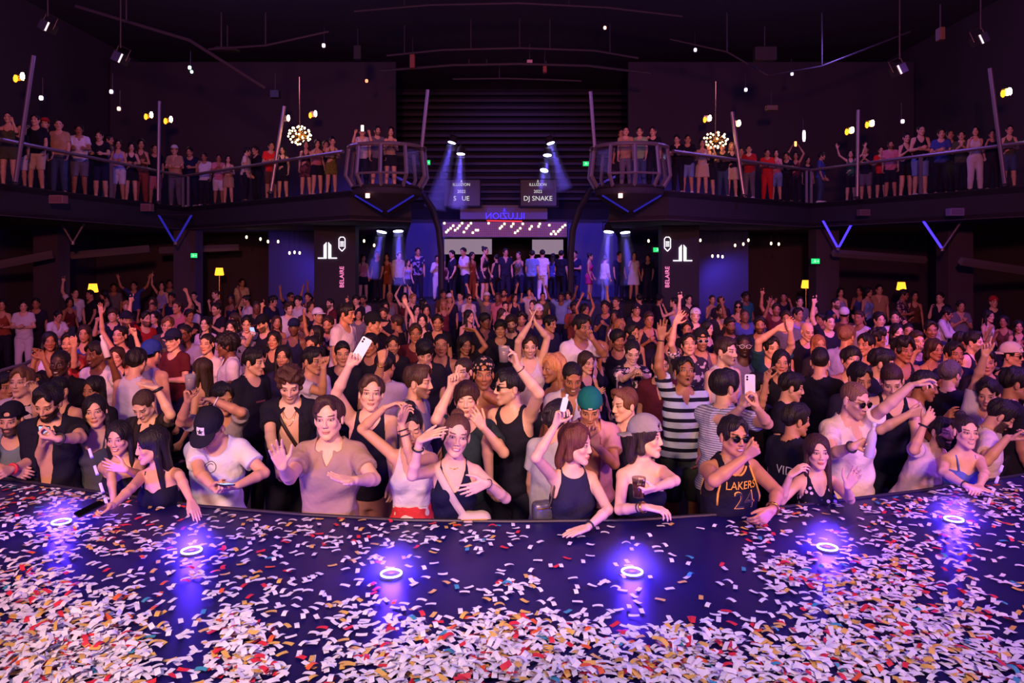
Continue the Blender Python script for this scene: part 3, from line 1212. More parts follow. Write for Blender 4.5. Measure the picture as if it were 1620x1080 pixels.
def A(ex, ey, wx, wy, hand='relax', n='nn', hd=None, pn=None, wz=None):
    a = dict(px=(ex, ey, wx, wy), hand=hand, n=n)
    if hd is not None: a['hd'] = hd
    if pn is not None: a['pn'] = pn
    if wz is not None: a['wz'] = wz
    return a


CAMV = (0, -1, 0)
BR = (52, 34, 26); DK = (24, 18, 18); LB = (104, 70, 46); BLD = (190, 140, 90)
STZ = 1.13   # wrists that rest on the stage

if not SKIPH:
    # ---- first row, from the photo's left to its right
    h01 = hero(18, 664, 5.0, 'm', 'l', ['under', 'capb'], DK, 'tee', (120, 140, 160), 'bearded man in a blue-grey tee and dark backwards cap leaning on the stage', 15, (10, -5, 0),
               A(-20, 735, 20, 745, 'relax'), A(52, 728, 18, 742, 'relax', wz=1.14), beard=.9, bot='jeans', capcol=((28, 26, 42),), lean=(8, 0))
    h02 = hero(76, 636, 4.9, 'm', 'l', 'quiff', DK, 'open', BK, 'bearded man in an open black shirt looking down at his phone by the stage', 12, (5, -24, 4),
               A(58, 738, 66, 704, 'grip', hd=(.35, -.2, .9), pn=(.7, -.1, -.1)), A(128, 692, 92, 694, 'grip', hd=(-.9, -.3, .15), pn=(0, .4, .9)), beard=1.0, bot='pants', bcol=(BK,), gap=.7)
    h03 = hero(151, 650, 5.1, 'f', 'l', 'wavy', DK, 'cami', (78, 80, 92), 'long-haired woman in a grey camisole with white edging behind the phone filmer', 8, (18, 2, -6), lip=.4, mouth=0)
    h04 = hero(188, 692, 4.62, 'f', 'l', 'long', DK, 'tube', BK, 'smiling long-haired woman in a black strapless top with a hand on her chest', 5, (5, -4, -4),
               A(176, 752, 180, 792, 'flat'), A(222, 752, 200, 742, 'open', hd=(-.85, -.2, .25), pn=(.2, .9, 0)), lip=.6, mouth=1, seed=2)
    h05 = hero(240, 704, 4.33, 'f', 'l', 'longside', DK, 'cami', (24, 22, 40), 'laughing black-haired woman reaching across the stage with her phone', -8, (-52, -6, -3),
               A(208, 772, 178, 800, 'grip', hd=(-.5, -.6, .1), pn=(.3, -.5, -.6), wz=1.15), A(284, 752, 302, 792, 'flat', wz=1.12), lip=.6, mouth=1, lean=(6, -4))
    h06 = hero(228, 640, 5.3, 'm', 'f', 'buzz', (70, 50, 40), 'open', ((44, 36, 40), 'vstripe', (24, 20, 26)), 'shaven-headed man looking down with a hand on top of his head', -5, (-8, -34, 0),
               A(190, 730, 200, 790), A(270, 656, 246, 610, 'flat', hd=(-.85, .05, .25), pn=(-.1, .1, -1)), gap=.5, bot='pants', bcol=((40, 36, 50),))
    h07 = hero(334, 676, 4.52, 'm', 'l', ['under', 'capf'], DK, 'tee', (226, 224, 236), 'man in a white tee and black starred cap bent over his phone', 10, (-14, -46, 8),
               A(316, 748, 338, 770, 'grip', hd=(.6, -.5, -.1), pn=(.1, .1, 1)), A(418, 748, 376, 768, 'grip', hd=(-.9, -.3, -.1), pn=(.1, -.1, 1)), capcol=((27, 26, 44),), bot='pants', bcol=((200, 195, 205),), lean=(8, 0))
    h08 = hero(352, 630, 5.3, 'm', 'm', 'short', DK, 'tee', (150, 140, 148), 'man in a grey tee hiding his face behind a bent arm and fist', 30, (40, -10, 0),
               A(286, 668, 297, 634, 'grip', hd=(.1, -.2, 1), pn=(.8, -.3, 0)), A(382, 652, 322, 626, 'fist', hd=(-1, -.1, .1), pn=(0, -.3, -1)), bot='jeans')
    h09 = hero(459, 607, 5.25, 'm', 'f', 'curly', (72, 44, 30), 'open', BK, 'curly-haired man in an open black shirt with bare chest and a strap across it', 8, (12, -24, 0),
               A(428, 690, 440, 735, 'relax'), A(520, 680, 505, 735, 'relax'), beard=.35, gap=1.0, bot='pants', bcol=(BK,), seed=3)
    h10 = hero(520, 661, 4.22, 'm', 'f', 'quiff', (58, 36, 28), 'polo', (172, 142, 132), 'man in a taupe polo at the stage edge with both palms turned up', 0, (0, 3, -3),
               A(458, 756, 447, 738, 'open', hd=(-.2, -.35, .9), pn=(.45, -.75, .1)), A(592, 758, 562, 760, 'open', hd=(-.75, -.5, .25), pn=(-.15, -.35, .9)), mouth=0, bot='pants', bcol=((176, 150, 142),), bw=1.02)
    h11 = hero(587, 622, 5.0, 'm', 'f', 'quiff', (70, 46, 32), 'tank', (26, 26, 46), 'young man in a navy vest looking up while his raised arm holds a white phone', 5, (12, 8, 4),
               A(532, 622, 553, 578, 'grip', hd=(.45, -.1, .8), pn=(.3, -.9, .1)), A(618, 700, 622, 760), bot='pants', bcol=((190, 150, 140),), neckd=.07)
    h12 = hero(650, 676, 4.32, 'f', 'l', 'bun', DK, 'crop', (238, 226, 214), 'woman in a white vest top dancing with both forearms crossed over her head', 0, (10, -12, -4),
               A(573, 678, 608, 645, 'relax', hd=(.9, 0, .35), pn=(.2, -.2, -1)), A(652, 730, 634, 668, 'claw', hd=(.25, -.1, .9), pn=(.6, -.5, .1)), bot='skirt', bcol=((214, 60, 70), 'spots', (236, 220, 224)), lip=.3, eyes=0, hem=1.10, waist=1.115)
    h13 = hero(722, 688, 4.12, 'f', 'f', 'bun', (92, 58, 44), 'tank', (24, 24, 50), 'smiling woman in a black vest shading her brow with a raised hand', 4, (10, 2, 9),
               A(652, 752, 664, 696, 'open', hd=(.75, -.15, .35), pn=(.1, .5, -.9)), A(800, 788, 770, 764, 'open', hd=(-.85, -.25, -.25), pn=(.2, .7, .1)), lip=.5, mouth=1, bot='pants', bcol=((200, 180, 160),), neckd=.16, hs=1.1)
    h14 = hero(662, 604, 5.35, 'm', 'l', 'quiff', (70, 46, 34), 'tee', (128, 122, 140), 'bearded brown-haired man in a grey tee seen from the side', 75, (78, -3, 0), None, None, beard=.7, bot='jeans', sleeve=.2)
    h15 = hero(738, 632, 4.95, 'm', 'f', 'bowl', (60, 36, 26), 'tee', (44, 58, 66), 'man with closed eyes and a hand at his lips, other arm pointing up', 2, (0, 2, 0),
               A(690, 664, 720, 598, 'point', hd=(.15, -.1, 1), pn=(.7, -.6, 0)), A(797, 716, 764, 676, 'claw', hd=(-.5, -.2, .85), pn=(-.5, .75, .2)), eyes=0, bot='jeans')
    h16 = hero(765, 592, None, 'm', 't', ['under', 'capb'], DK, None, (0, 0, 0), 'bare-chested man in a flowered backwards cap', 8, (5, 2, 0),
               A(740, 680, 750, 740), A(770, 625, 822, 655, 'claw', hd=(.8, -.5, -.2), pn=(0, -.2, -1)), capcol=((190, 150, 130), 'cobra', (26, 24, 32)), beard=.4, bot='jeans')
    h17 = hero(806, 612, 5.0, 'm', 'f', 'short', DK, 'tank', (27, 26, 44), 'man in a black vest and dark glasses holding a drink overhead', -30, (-68, 2, -4),
               A(770, 700, 775, 760), A(852, 622, 818, 578, 'claw', hd=(-.3, -.1, .9), pn=(-.8, -.4, .2)), glasses='dark', beard=.3, mouth=1, bot='jeans', neckd=.06)
    h18 = hero(882, 664, 4.75, 'm', 'l', 'curly', (34, 26, 34), 'tee', (196, 196, 198), 'curly-haired man in a white tee with his back to the stage', 150, (140, -8, 0), None, None, bot='pants', bcol=((200, 190, 196),), seed=5)
    h19 = hero(911, 702, 4.12, 'f', 'f', 'bob', (96, 52, 42), 'tank', (40, 36, 66), 'brown-haired woman in a dark sleeveless top resting one hand on the stage', 18, (62, -2, 4),
               A(848, 724, 886, 660, 'grip', hd=(.3, -.2, .9), pn=(.5, -.7, .2)), A(962, 806, 930, 834, 'flat', n='nn', hd=(-.9, -.55, -.1), pn=(0, .1, -1), wz=1.135), lip=.3, neckd=.03, bot='pants', bcol=(BK,), hs=1.1, bw=1.08)
    h20 = hero(933, 644, 4.9, 'm', 'm', ['under', 'capn'], DK, 'open', (206, 150, 160), 'man in a teal cap and open pink shirt holding his chin', 0, (-4, -26, 0),
               A(905, 725, 925, 690), A(972, 734, 942, 704, 'point', hd=(-.2, -.1, .9), pn=(0, .9, .2)), capcol=((20, 110, 106),), bot='jeans', beard=.25)
    h21 = hero(905, 597, None, 'm', 't', 'buzz', DK, 'shirt', (216, 208, 220), 'crop-haired man in a white shirt smiling downwards', 0, (5, -22, 0), beard=.45, mouth=1, bot='jeans')
    h22 = hero(988, 640, 5.05, 'm', 'f', 'quiff', (104, 62, 42), 'tee', (27, 26, 46), 'brown-haired young man in a black tee looking to one side', -40, (-62, -4, -4), bot='jeans', seed=4)
    h23 = hero(1022, 692, 4.16, 'f', 'f', ['bob', 'capb'], (44, 28, 36), 'tube', (20, 20, 46), 'woman in a grey backwards cap and black one-shouldered top', 12, (62, 4, 6),
               A(980, 806, 1022, 802, 'relax', hd=(.95, -.25, -.1), pn=(0, .1, -1), wz=1.14), A(1068, 760, 1036, 772, 'grip', hd=(-.85, -.45, -.1), pn=(.2, .6, .5)), capcol=((150, 142, 150),), lip=.3, hs=1.08, slant=.25, bot='pants', bcol=(BK,))
    h24 = hero(1083, 588, 6.0, 'm', 't', 'short', DK, 'polo', ((196, 208, 226), 'hstripe', (26, 26, 44)), 'man in a striped polo shouting with one open hand thrown up', 4, (6, 14, 5),
               A(1042, 580, 1047, 528, 'open', hd=(.0, -.1, 1), pn=(0, -1, 0)), A(1114, 676, 1108, 718), mouth=-1, beard=.25, bot='shorts', bcol=((60, 70, 66),), bw=1.05)
    h25 = hero(1148, 612, 5.15, 'm', 'l', 'bowl', DK, 'tee', ((190, 190, 206), 'fine', (120, 120, 150)), 'dark-haired man in a grey striped tee filming with a white phone overhead', 140, (110, 2, 0),
               A(1214, 670, 1198, 646, 'grip', hd=(-.15, -.05, 1), pn=(-.9, .2, 0)), A(1150, 668, 1172, 645, 'grip', hd=(.35, 0, .9), pn=(.8, .3, 0)), bot='jeans')
    h26 = hero(1160, 690, 4.22, 'm', 'm', 'short', DK, 'jersey', (24, 20, 38), 'man in sunglasses and a black basketball jersey with yellow trim', 14, (16, 3, 5),
               A(1130, 760, 1186, 718, 'fist', hd=(.55, -.4, .65), pn=(.1, .8, .3)), A(1230, 778, 1222, 806, 'relax', hd=(-.7, -.2, -.5), pn=(.1, .9, .2)), glasses='dark', mouth=1, bw=1.12, bot='shorts', bcol=((40, 34, 60),), hs=1.08, neckd=.05, vneck=1.39)
    h27 = hero(1259, 664, 4.85, 'm', 'm', 'short', DK, 'tee', (27, 26, 44), 'man in a black tee turned away towards the crowd', 120, (98, -4, 0), None, None, bot='jeans')
    h28 = hero(1293, 714, 4.4, 'f', 'f', 'long', (58, 34, 30), 'crop', ((226, 200, 214), 'cobra', (26, 22, 44)), 'dark-haired woman in a flowered top staring at the stage, hand at her shoulder', 2, (-4, 4, 0),
               A(1236, 792, 1250, 752, 'relax', hd=(.6, -.1, .5), pn=(.4, .3, -.8)), A(1345, 790, 1340, 770, 'open', hd=(.35, -.2, .7), pn=(-.4, -.7, .2)), lip=.6, seed=2)
    h29 = hero(1352, 632, 4.9, 'm', 'f', 'buzz', (120, 84, 66), 'shirt', (244, 226, 214), 'crop-haired man in sunglasses and a beige shirt holding a clear bottle', 15, (28, -12, 4),
               A(1316, 718, 1350, 706, 'grip', hd=(.75, -.2, .35), pn=(.1, -.4, -.2)), A(1398, 646, 1440, 610, 'claw', n='nn', hd=(.8, -.2, .35), pn=(0, -.3, -1)), glasses='dark', beard=.5, bot='pants', bcol=((90, 90, 110),), bw=1.08)
    h30 = hero(1411, 602, 5.55, 'm', 'f', 'fade', (60, 36, 30), 'tank', (26, 25, 50), 'man with a fade haircut in a black vest with a thumb up', -10, (-22, -26, -4),
               A(1392, 680, 1438, 655, 'fist', hd=(.8, -.3, .3), pn=(0, .9, .2)), A(1450, 690, 1440, 740), bot='jeans')
    h31 = hero(1462, 610, 5.75, 'm', 't', 'fade', DK, 'tank', (222, 206, 222), 'man in a white vest leaning in and talking, seen from the side', 62, (70, -12, 6),
               A(1470, 690, 1494, 664, 'claw'), None, bot='jeans', lean=(10, 0))
    h32 = hero(1490, 684, 5.05, 'm', 'l', 'short', DK, 'shirt', (226, 198, 210), 'bearded man in a white shirt leaning over with a hand across his brow', 10, (16, 4, 12),
               A(1446, 712, 1466, 660, 'claw', hd=(.55, 0, .7), pn=(.3, .8, -.2)), A(1512, 770, 1490, 800, 'relax', n='ff'), beard=1.0, mouth=1, bot='shorts', bcol=((170, 60, 80),), lean=(4, 22))
    h33 = hero(1528, 682, 4.72, 'f', 'f', 'bun', (40, 26, 30), 'cami', (96, 110, 190), 'smiling woman in a blue strappy top leaning on the stage', 0, (-4, 2, 2),
               A(1492, 746, 1528, 768, 'flat', hd=(.85, -.4, -.1), pn=(0, 0, -1), wz=1.14), A(1558, 748, 1550, 768, 'flat', hd=(-.6, -.6, -.1), pn=(0, 0, -1), wz=1.14), lip=.5, mouth=1, lean=(8, 0))
    h34 = hero(1583, 657, 5.1, 'm', 'l', 'short', DK, 'tee', (232, 208, 206), 'bearded man in a white tee looking down at glasses in his hands', 62, (70, -34, 0),
               A(1560, 730, 1596, 690, 'grip', hd=(.8, -.3, .1), pn=(0, -.2, .9)), None, beard=.9, bot='shorts', bcol=((120, 80, 90),), lean=(12, 0))
    h35 = hero(1503, 592, 6.2, 'm', 'f', 'short', (96, 84, 88), 'tee', (26, 25, 42), 'grey-haired man in a black tee with his back half turned', 130, (118, 0, 0), None, None, bot='jeans')
    h36 = hero(1563, 622, 5.5, 'm', 'l', 'short', DK, 'tee', (200, 190, 214), 'man in a pale tee stretching one arm straight up', -30, (-40, -14, 0),
               A(1546, 598, 1558, 562, 'point', hd=(.1, 0, 1), pn=(0, -1, 0)), None, bot='jeans')
    h37 = hero(1606, 606, 5.5, 'm', 'm', 'short', DK, 'tee', (28, 26, 42), 'dark-haired man in a black tee at the edge of the crowd', 80, (75, -6, 0), None, None, bot='jeans')
    # ---- second band
    h40 = hero(8, 612, 5.9, 'm', 'm', 'short', DK, 'tee', ((210, 190, 190), 'hstripe', (120, 50, 60)), 'man in a red and white striped tee turned to the rail side', 60, (60, 0, 0), bot='jeans')
    h41 = hero(35, 604, 5.75, 'm', 'f', 'short', LB, 'shirt', ((30, 26, 36), 'floral', (210, 190, 190)), 'fair-haired man in an open patterned shirt with one hand raised', 5, (2, 4, 0),
               None, A(60, 660, 55, 622, 'pinch'), bot='jeans', vneck=1.2)
    h42 = hero(92, 617, 5.8, 'm', 'l', 'buzz', DK, 'tank', (24, 24, 34), 'man in dark sunglasses and a black vest behind the phone filmer', -5, (-12, 0, 0), glasses='dark', bot='jeans')
    h43 = hero(66, 606, 6.6, 'm', 't', 'short', DK, 'tee', (40, 34, 44), 'dark-haired person making a heart with both hands overhead', 0, (0, -5, 0),
               A(46, 606, 55, 566, 'claw', hd=(.4, 0, .8)), A(86, 600, 68, 566, 'claw', hd=(-.4, 0, .8)), bot='jeans')
    h44 = hero(148, 616, 6.0, 'f', 't', 'long', DK, 'tee', (26, 24, 34), 'long-haired woman in black peering out behind the grey camisole', 6, (-8, -4, 0), seed=2)
    h45 = hero(95, 575, None, 'm', 'd', 'buzz', DK, 'tee', (20, 20, 28), 'dark-skinned man in a black tee with a small chest print', 8, (8, 0, 0), mouth=1, bot='jeans', bw=1.15)
    h46 = hero(152, 560, None, 'm', 'b', 'short', DK, 'tee', (230, 220, 236), 'laughing man in a white tee with a black figure print', -10, (-22, -6, -6),
               None, A(188, 606, 176, 572, 'grip', hd=(-.2, -.2, .9)), mouth=1, bot='jeans', beard=.4)
    h47 = hero(110, 543, None, 'm', 'l', 'short', DK, 'shirt', ((150, 40, 44), 'spots', (190, 90, 80)), 'man in a red patterned shirt taking a picture with his phone', 0, (10, 0, 0),
               None, A(116, 578, 117, 548, 'grip', hd=(0, -.2, 1), pn=(-.6, .6, 0)), beard=.5, bot='jeans')
    h48 = hero(216, 572, None, 'm', 'l', 'short', DK, 'tank', (214, 200, 220), 'dark-haired man in a white vest facing the back of the room', 170, (178, -4, 0), bot='jeans')
    h49 = hero(240, 560, None, 'm', 'l', ['under', 'capb'], DK, 'tank', (180, 170, 200), 'man in a blue backwards cap and pale vest seen from behind', 170, (165, 0, 0), capcol=((40, 60, 150),), bot='jeans')
    h50 = hero(265, 514, None, 'm', 'l', 'short', LB, 'tee', (66, 60, 78), 'man with a black bag strap over a grey tee looking down sideways', 12, (20, -6, 6), bot='jeans')
    h51 = hero(292, 528, None, 'm', 'b', 'buzz', DK, 'tee', (150, 140, 186), 'smiling bald man in a lilac tee', 0, (-6, -4, 0), mouth=1, bot='jeans')
    h52 = hero(325, 512, None, 'f', 'f', 'long', DK, 'long', (206, 180, 206), 'long-haired woman with an open pale overshirt', 0, (2, 2, 0), lip=.6, mouth=1, bot='jeans')
    h53 = hero(366, 518, None, 'f', 'f', 'bob', DK, 'tee', (70, 60, 110), 'pale-faced dark-haired woman looking straight at the stage', 0, (0, 0, 0), lip=.4)
    h54 = hero(358, 546, None, 'm', 'b', 'afro', DK, 'tee', (216, 206, 226), 'dark-skinned man with full hair in a white tee, arms folded', -60, (-70, -4, 0), bot='jeans')
    h55 = hero(402, 572, None, 'm', 'l', 'short', DK, 'tee', (28, 25, 40), 'man in a black tee facing sideways with a sharp profile', 62, (76, -6, 0), bot='jeans')
    h56 = hero(416, 512, None, 'm', 'l', ['under', 'capf'], DK, 'tee', (28, 25, 40), 'bearded man in a black cap and black tee looking down', -20, (-40, -16, 0), beard=.8, bot='jeans', capcol=((22, 20, 28),))
    h57 = hero(391, 512, None, 'm', 'l', 'short', DK, 'shirt', ((30, 26, 36), 'floral', (120, 110, 130)), 'man in a dark spotted shirt checking a phone', 10, (10, -12, 0),
               A(390, 545, 398, 530, 'grip'), None, bot='jeans')
    h58 = hero(433, 538, None, 'f', 'm', 'bob', DK, 'tank', (26, 24, 36), 'woman with a fringe in a low-cut black top', 0, (0, 4, 0), lip=.6)
    h59 = hero(448, 564, None, 'f', 'm', 'long', DK, 'tee', (50, 44, 80), 'dark-haired woman half hidden behind the curly-haired man', 0, (5, 0, 0))
    h60 = hero(495, 570, None, 'm', 'm', 'short', DK, 'tee', (206, 190, 214), 'man in a pale tee with a fist held to his mouth', 50, (62, -4, 0),
               A(510, 620, 512, 582, 'fist', hd=(-.1, -.1, 1)), None, bot='jeans')
    h61 = hero(548, 496, 9.0, 'm', 'm', 'short', DK, 'tee', (214, 196, 216), 'tall man in a white tee seen from the side', 68, (78, -4, 0), S=1.08, bot='jeans')
    h62 = hero(590, 512, 8.6, 'm', 'm', ['under', 'capf'], DK, 'tee', (44, 40, 58), 'man in a dark cap and dark shirt with grey shoulders turned sideways', 80, (82, -6, 0), S=1.03, capcol=((20, 20, 30),), bot='jeans')
    h63 = hero(586, 545, None, 'm', 't', 'fade', DK, 'tee', (26, 22, 34), 'man with lit forehead behind the white phone', -10, (-14, -6, 0), bot='jeans')
    h64 = hero(610, 578, None, 'm', 'm', 'short', DK, 'tee', (170, 150, 180), 'person in a pale top raising a fist with a watch', 170, (160, 0, 0),
               None, A(598, 600, 604, 572, 'fist', hd=(0, 0, 1)), bot='jeans')
    h65 = hero(668, 507, None, 'f', 'f', 'long', DK, 'tube', (60, 30, 46), 'long-haired woman in a strapless top with one arm up', 0, (4, 2, 0),
               A(652, 500, 637, 470, 'relax'), None, lip=.6, mouth=1)
    h66 = hero(692, 510, None, 'm', 'm', 'short', DK, 'tee', (20, 18, 28), 'dark-haired man in a black v-neck looking ahead', 0, (8, -4, 0), bot='jeans', neckd=.12, beard=.3)
    h67 = hero(672, 557, None, 'm', 'l', 'bowl', DK, 'tee', (30, 26, 38), 'man with a dark fringe bowing his head', 10, (14, -26, 0), bot='jeans')
    h68 = hero(742, 500, None, 'f', 'l', 'long', DK, 'tank', (28, 26, 42), 'woman in a black top turning her face aside', 30, (52, 0, 0), lip=.7)
    h69 = hero(735, 545, None, 'f', 't', 'long', DK, 'tee', (26, 22, 32), 'dark-haired person lifting a bent hand to the face', 20, (30, -10, 0),
               None, A(768, 548, 752, 522, 'flat', hd=(-.8, 0, .2), pn=(0, -.5, -.8)))
    h70 = hero(792, 520, None, 'm', 'm', 'bowl', DK, 'tee', (30, 26, 40), 'young man with thick dark hair standing upright behind the clapper', 0, (-4, 0, 0), bot='jeans')
    h71 = hero(838, 548, None, 'm', 'f', 'short', BR, 'tank', (226, 206, 220), 'man in a white vest clapping both hands over his head', 0, (2, -4, 0),
               A(820, 540, 838, 512, 'flat', hd=(.35, 0, .9), pn=(.9, 0, -.3)), A(866, 534, 848, 512, 'flat', hd=(-.35, 0, .9), pn=(-.9, 0, -.3)), beard=.4, bot='jeans')
    h72 = hero(870, 512, None, 'm', 'm', 'short', DK, 'tee', (34, 32, 60), 'man in a dark blue shirt with a full round face in profile', 40, (52, -6, 0), bot='jeans', bw=1.1)
    h73 = hero(921, 517, 7.6, 'm', 't', 'short', DK, 'tee', (232, 212, 226), 'tall man in a white tee with a hand to his chin', 22, (32, -6, 4),
               None, A(955, 560, 937, 536, 'fist', hd=(-.5, 0, .8)), S=1.08, bot='jeans', beard=.2)
    h74 = hero(950, 556, None, 'f', 'l', 'long', (176, 112, 70), 'tank', (28, 25, 40), 'blonde woman in a black vest leaning her face into a hug', 60, (96, -10, -8))
    h75 = hero(876, 582, 6.1, 'f', 't', 'wavy', (190, 130, 84), 'tube', (90, 40, 44), 'curly blonde woman with a tanned face turned away', -60, (-66, -4, 0))
    h76 = hero(1000, 556, 7.2, 'f', 'f', 'bun', DK, 'shirt', ((226, 200, 206), 'floral', (40, 34, 56)), 'woman in a white flowered blouse smiling down at her hands', 0, (2, -22, 0),
               A(985, 600, 1003, 590), A(1026, 600, 1012, 590), mouth=1, lip=.4, S=1.0)
    h77 = hero(1090, 545, None, 'm', 'l', 'short', DK, 'shirt', ((226, 206, 210), 'floral', (60, 50, 70)), 'man in a white printed shirt with one arm reaching high', 0, (-6, 12, 0),
               A(1062, 545, 1068, 510, 'open', hd=(.55, 0, .85), pn=(0, -1, .2)), None, bot='jeans')
    h78 = hero(1109, 538, None, 'm', 'm', ['under', 'capb'], DK, 'tank', (110, 84, 110), 'man in mirrored sunglasses and a backwards cap', 4, (4, 0, 0), glasses='dark', beard=.5, bot='jeans', gfr=M_WHITE)
    h79 = hero(1148, 556, 6.7, 'm', 'f', 'fade', (50, 30, 26), 'tank', (226, 206, 222), 'man in a white vest and black strap singing to one side', 30, (44, 2, 4), beard=.5, mouth=-1, bot='jeans', bw=1.08)
    h80 = hero(1177, 546, None, 'm', 'd', 'buzz', DK, 'tee', (150, 140, 196), 'dark-skinned man in glasses and a lilac tee', -6, (-8, 0, 0), glasses='clear', beard=.6, mouth=-1, bot='jeans', gfr=M_WHITE)
    h81 = hero(1220, 550, None, 'm', 'l', 'short', DK, 'tee', (26, 62, 70), 'man in a green tee with both hands joined overhead', 4, (10, -2, 0),
               A(1200, 540, 1229, 520, 'relax', hd=(.8, 0, .3)), A(1252, 548, 1250, 522, 'relax', hd=(0, 0, 1)), bot='jeans')
    h82 = hero(1236, 573, 6.9, 'f', 'm', 'wavy', DK, 'tee', (26, 24, 36), 'dark-haired woman with a glowing face gazing ahead', -8, (-14, 2, 4), lip=.5)
    h83 = hero(1277, 524, None, 'm', 'l', '', DK, 'tee', (22, 20, 28), 'bald man in a black tee looking down', 0, (8, -12, 0), bot='jeans')
    h84 = hero(1295, 545, None, 'f', 'm', 'long', (150, 96, 60), 'tee', (40, 34, 48), 'fair-haired woman with straight long hair facing the stage', 0, (0, 0, 0), lip=.3)
    h85 = hero(1297, 572, 6.6, 'm', 'l', 'fade', DK, 'tee', (24, 22, 36), 'man with shaved sides in a black tee seen from behind', 150, (160, 0, 0), bot='jeans')
    h86 = hero(1347, 570, None, 'm', 'l', 'bowl', DK, 'tee', (196, 130, 160), 'young man with a black fringe in a pink top tilting his head back', -10, (-4, 12, 8), bot='jeans')
    h87 = hero(1340, 532, 7.9, 'm', 'm', 'short', (120, 80, 60), 'tee', (170, 156, 226), 'man in a lilac shirt seen from behind', 140, (120, 0, 0), S=1.02, bot='jeans')
    h88 = hero(1370, 545, None, 'm', 'm', 'short', DK, 'tee', (30, 26, 46), 'man in a dark shirt looking aside next to the lilac shirt', -40, (-60, 0, 0), bot='jeans')
    h89 = hero(1395, 574, 6.3, 'm', 'l', 'short', DK, 'open', (28, 26, 42), 'bearded man in glasses and an open black shirt', 40, (64, -8, 0), glasses='clear', beard=.9, bot='jeans', gap=.8)
    h90 = hero(1360, 598, 5.7, 'm', 'm', 'short', DK, 'tee', (40, 34, 60), 'man with only his dark brow showing behind the beige shirt', 0, (6, -16, 0), bot='jeans')
    h91 = hero(1200, 612, 5.9, 'f', 'm', 'short', DK, 'tee', (30, 26, 44), 'dark-haired person clasping fingers behind the raised phone', 20, (40, -4, 0),
               A(1205, 640, 1212, 602, 'claw'), None)
    h92 = hero(1252, 612, 5.8, 'm', 'l', 'short', DK, 'tee', (28, 26, 44), 'man leaning in behind the woman with the glowing face', 50, (80, -10, 0), bot='jeans')
# ------------------------------------------------------------------ the hall
M_FLOOR = simple('floor_dark', (26, 22, 30), 0.35)
M_BLACK = simple('black_paint', (40, 34, 46), 0.8)
M_WALL = NT('wall_paint')
_n = M_WALL.noise(1.2, 3.0)
M_WALL.put(M_WALL.b.inputs['Base Color'], M_WALL.mix(_n, lin((62, 50, 62)), lin((84, 68, 82)))); M_WALL.b.inputs['Roughness'].default_value = .9
M_WALL = M_WALL.mat
M_CEIL = simple('ceiling_black', (66, 56, 70), 0.9)
M_STEEL = simple('brushed_steel', (150, 132, 142), 0.38, 0.6)
M_DSTEEL = simple('dark_steel', (58, 50, 60), 0.45, 0.5)
M_TRIM = simple('soffit_paint', (112, 98, 104), 0.8)
M_GLASS = simple('acrylic', (60, 60, 76), 0.08, alpha=0.07, spec=.25)
M_BLUELIT = simple('blue_wall', (70, 66, 110), 0.8)  # blue light and haze put into the wall colour
M_BULB = emis('bulb_warm', (255, 205, 150), 14.0)
M_BULBHOT = emis('bulb_hot', (255, 232, 196), 22.0)
M_AMBER = emis('amber_shade', (255, 160, 40), 2.6)
M_GREEN = emis('exit_green', (40, 225, 120), 1.3)
M_WSIGN = emis('sign_white', (250, 236, 255), 2.4)
M_PINK = emis('sign_pink', (255, 130, 190), 1.5)
M_BLUEGLOW = emis('glow_blue', (60, 40, 255), 3.0)
M_BLUEDIM = emis('glow_blue_dim', (58, 46, 200), 0.55)
M_RING = emis('ring_led', (170, 145, 255), 10.0)
M_SCREENLIT = emis('lit_panel', (190, 160, 185), 0.55)
M_SPOTFACE = emis('spot_face', (190, 190, 255), 14.0)
BALZ = 4.35

# stage: edge follows the curve of the stage front
EDGE = [(-520, 700), (-260, 724), (0, 756), (160, 778), (320, 800), (480, 813), (640, 822), (810, 824), (1000, 822), (1150, 812), (1300, 794), (1450, 776), (1620, 750), (1880, 722), (2140, 700)]
STAGEZ = 1.05


def stage_pt(x, y, z=STAGEZ):
    d = F * (CAMZ - z) / (y - HY)
    return ((x - CX) / F * d, d)


edge = [stage_pt(*p) for p in EDGE]
_t = NT('stage_top')
_nz = _t.noise(3.0, 4.0)
_t.put(_t.b.inputs['Base Color'], _t.mix(_nz, lin((11, 7, 64)), lin((17, 11, 88))))
_t.put(_t.b.inputs['Roughness'], _t.m('ADD', 0.30, _t.m('MULTIPLY', _nz, 0.22)))
m = MB()
poly = edge + [(edge[-1][0] + 1.5, -2.5), (edge[0][0] - 1.5, -2.5)]
m.prism(poly, 0.0, STAGEZ)
m.obj('stage', [_t.mat], kind='structure')
# slim lip along the stage edge
m = MB()
m.tube([(x, y - .02, STAGEZ + .004) for x, y in edge], .012, 8)
m.obj('trim_1', [M_DSTEEL], kind='structure')

m = MB(); m.box((-16, -3, -.1), (16, 38, 0)); m.obj('floor', [M_FLOOR], kind='structure')
m = MB(); m.box((-16, -3, 11.2), (16, 38, 11.4)); m.obj('ceiling', [M_CEIL], kind='structure')
m = MB(); m.box((-16.2, 6, 0), (-16, 38, 11.3)); m.obj('wall_left', [M_WALL], kind='structure')
m = MB(); m.box((16, 6, 0), (16.2, 38, 11.3)); m.obj('wall_right', [M_WALL], kind='structure')
m = MB(); m.box((-16, 37.8, 0), (16, 38, 11.3)); m.obj('wall_back', [M_BLACK], kind='structure')


def bal(px_, d):
    return ((px_ - CX) / F * d, d)


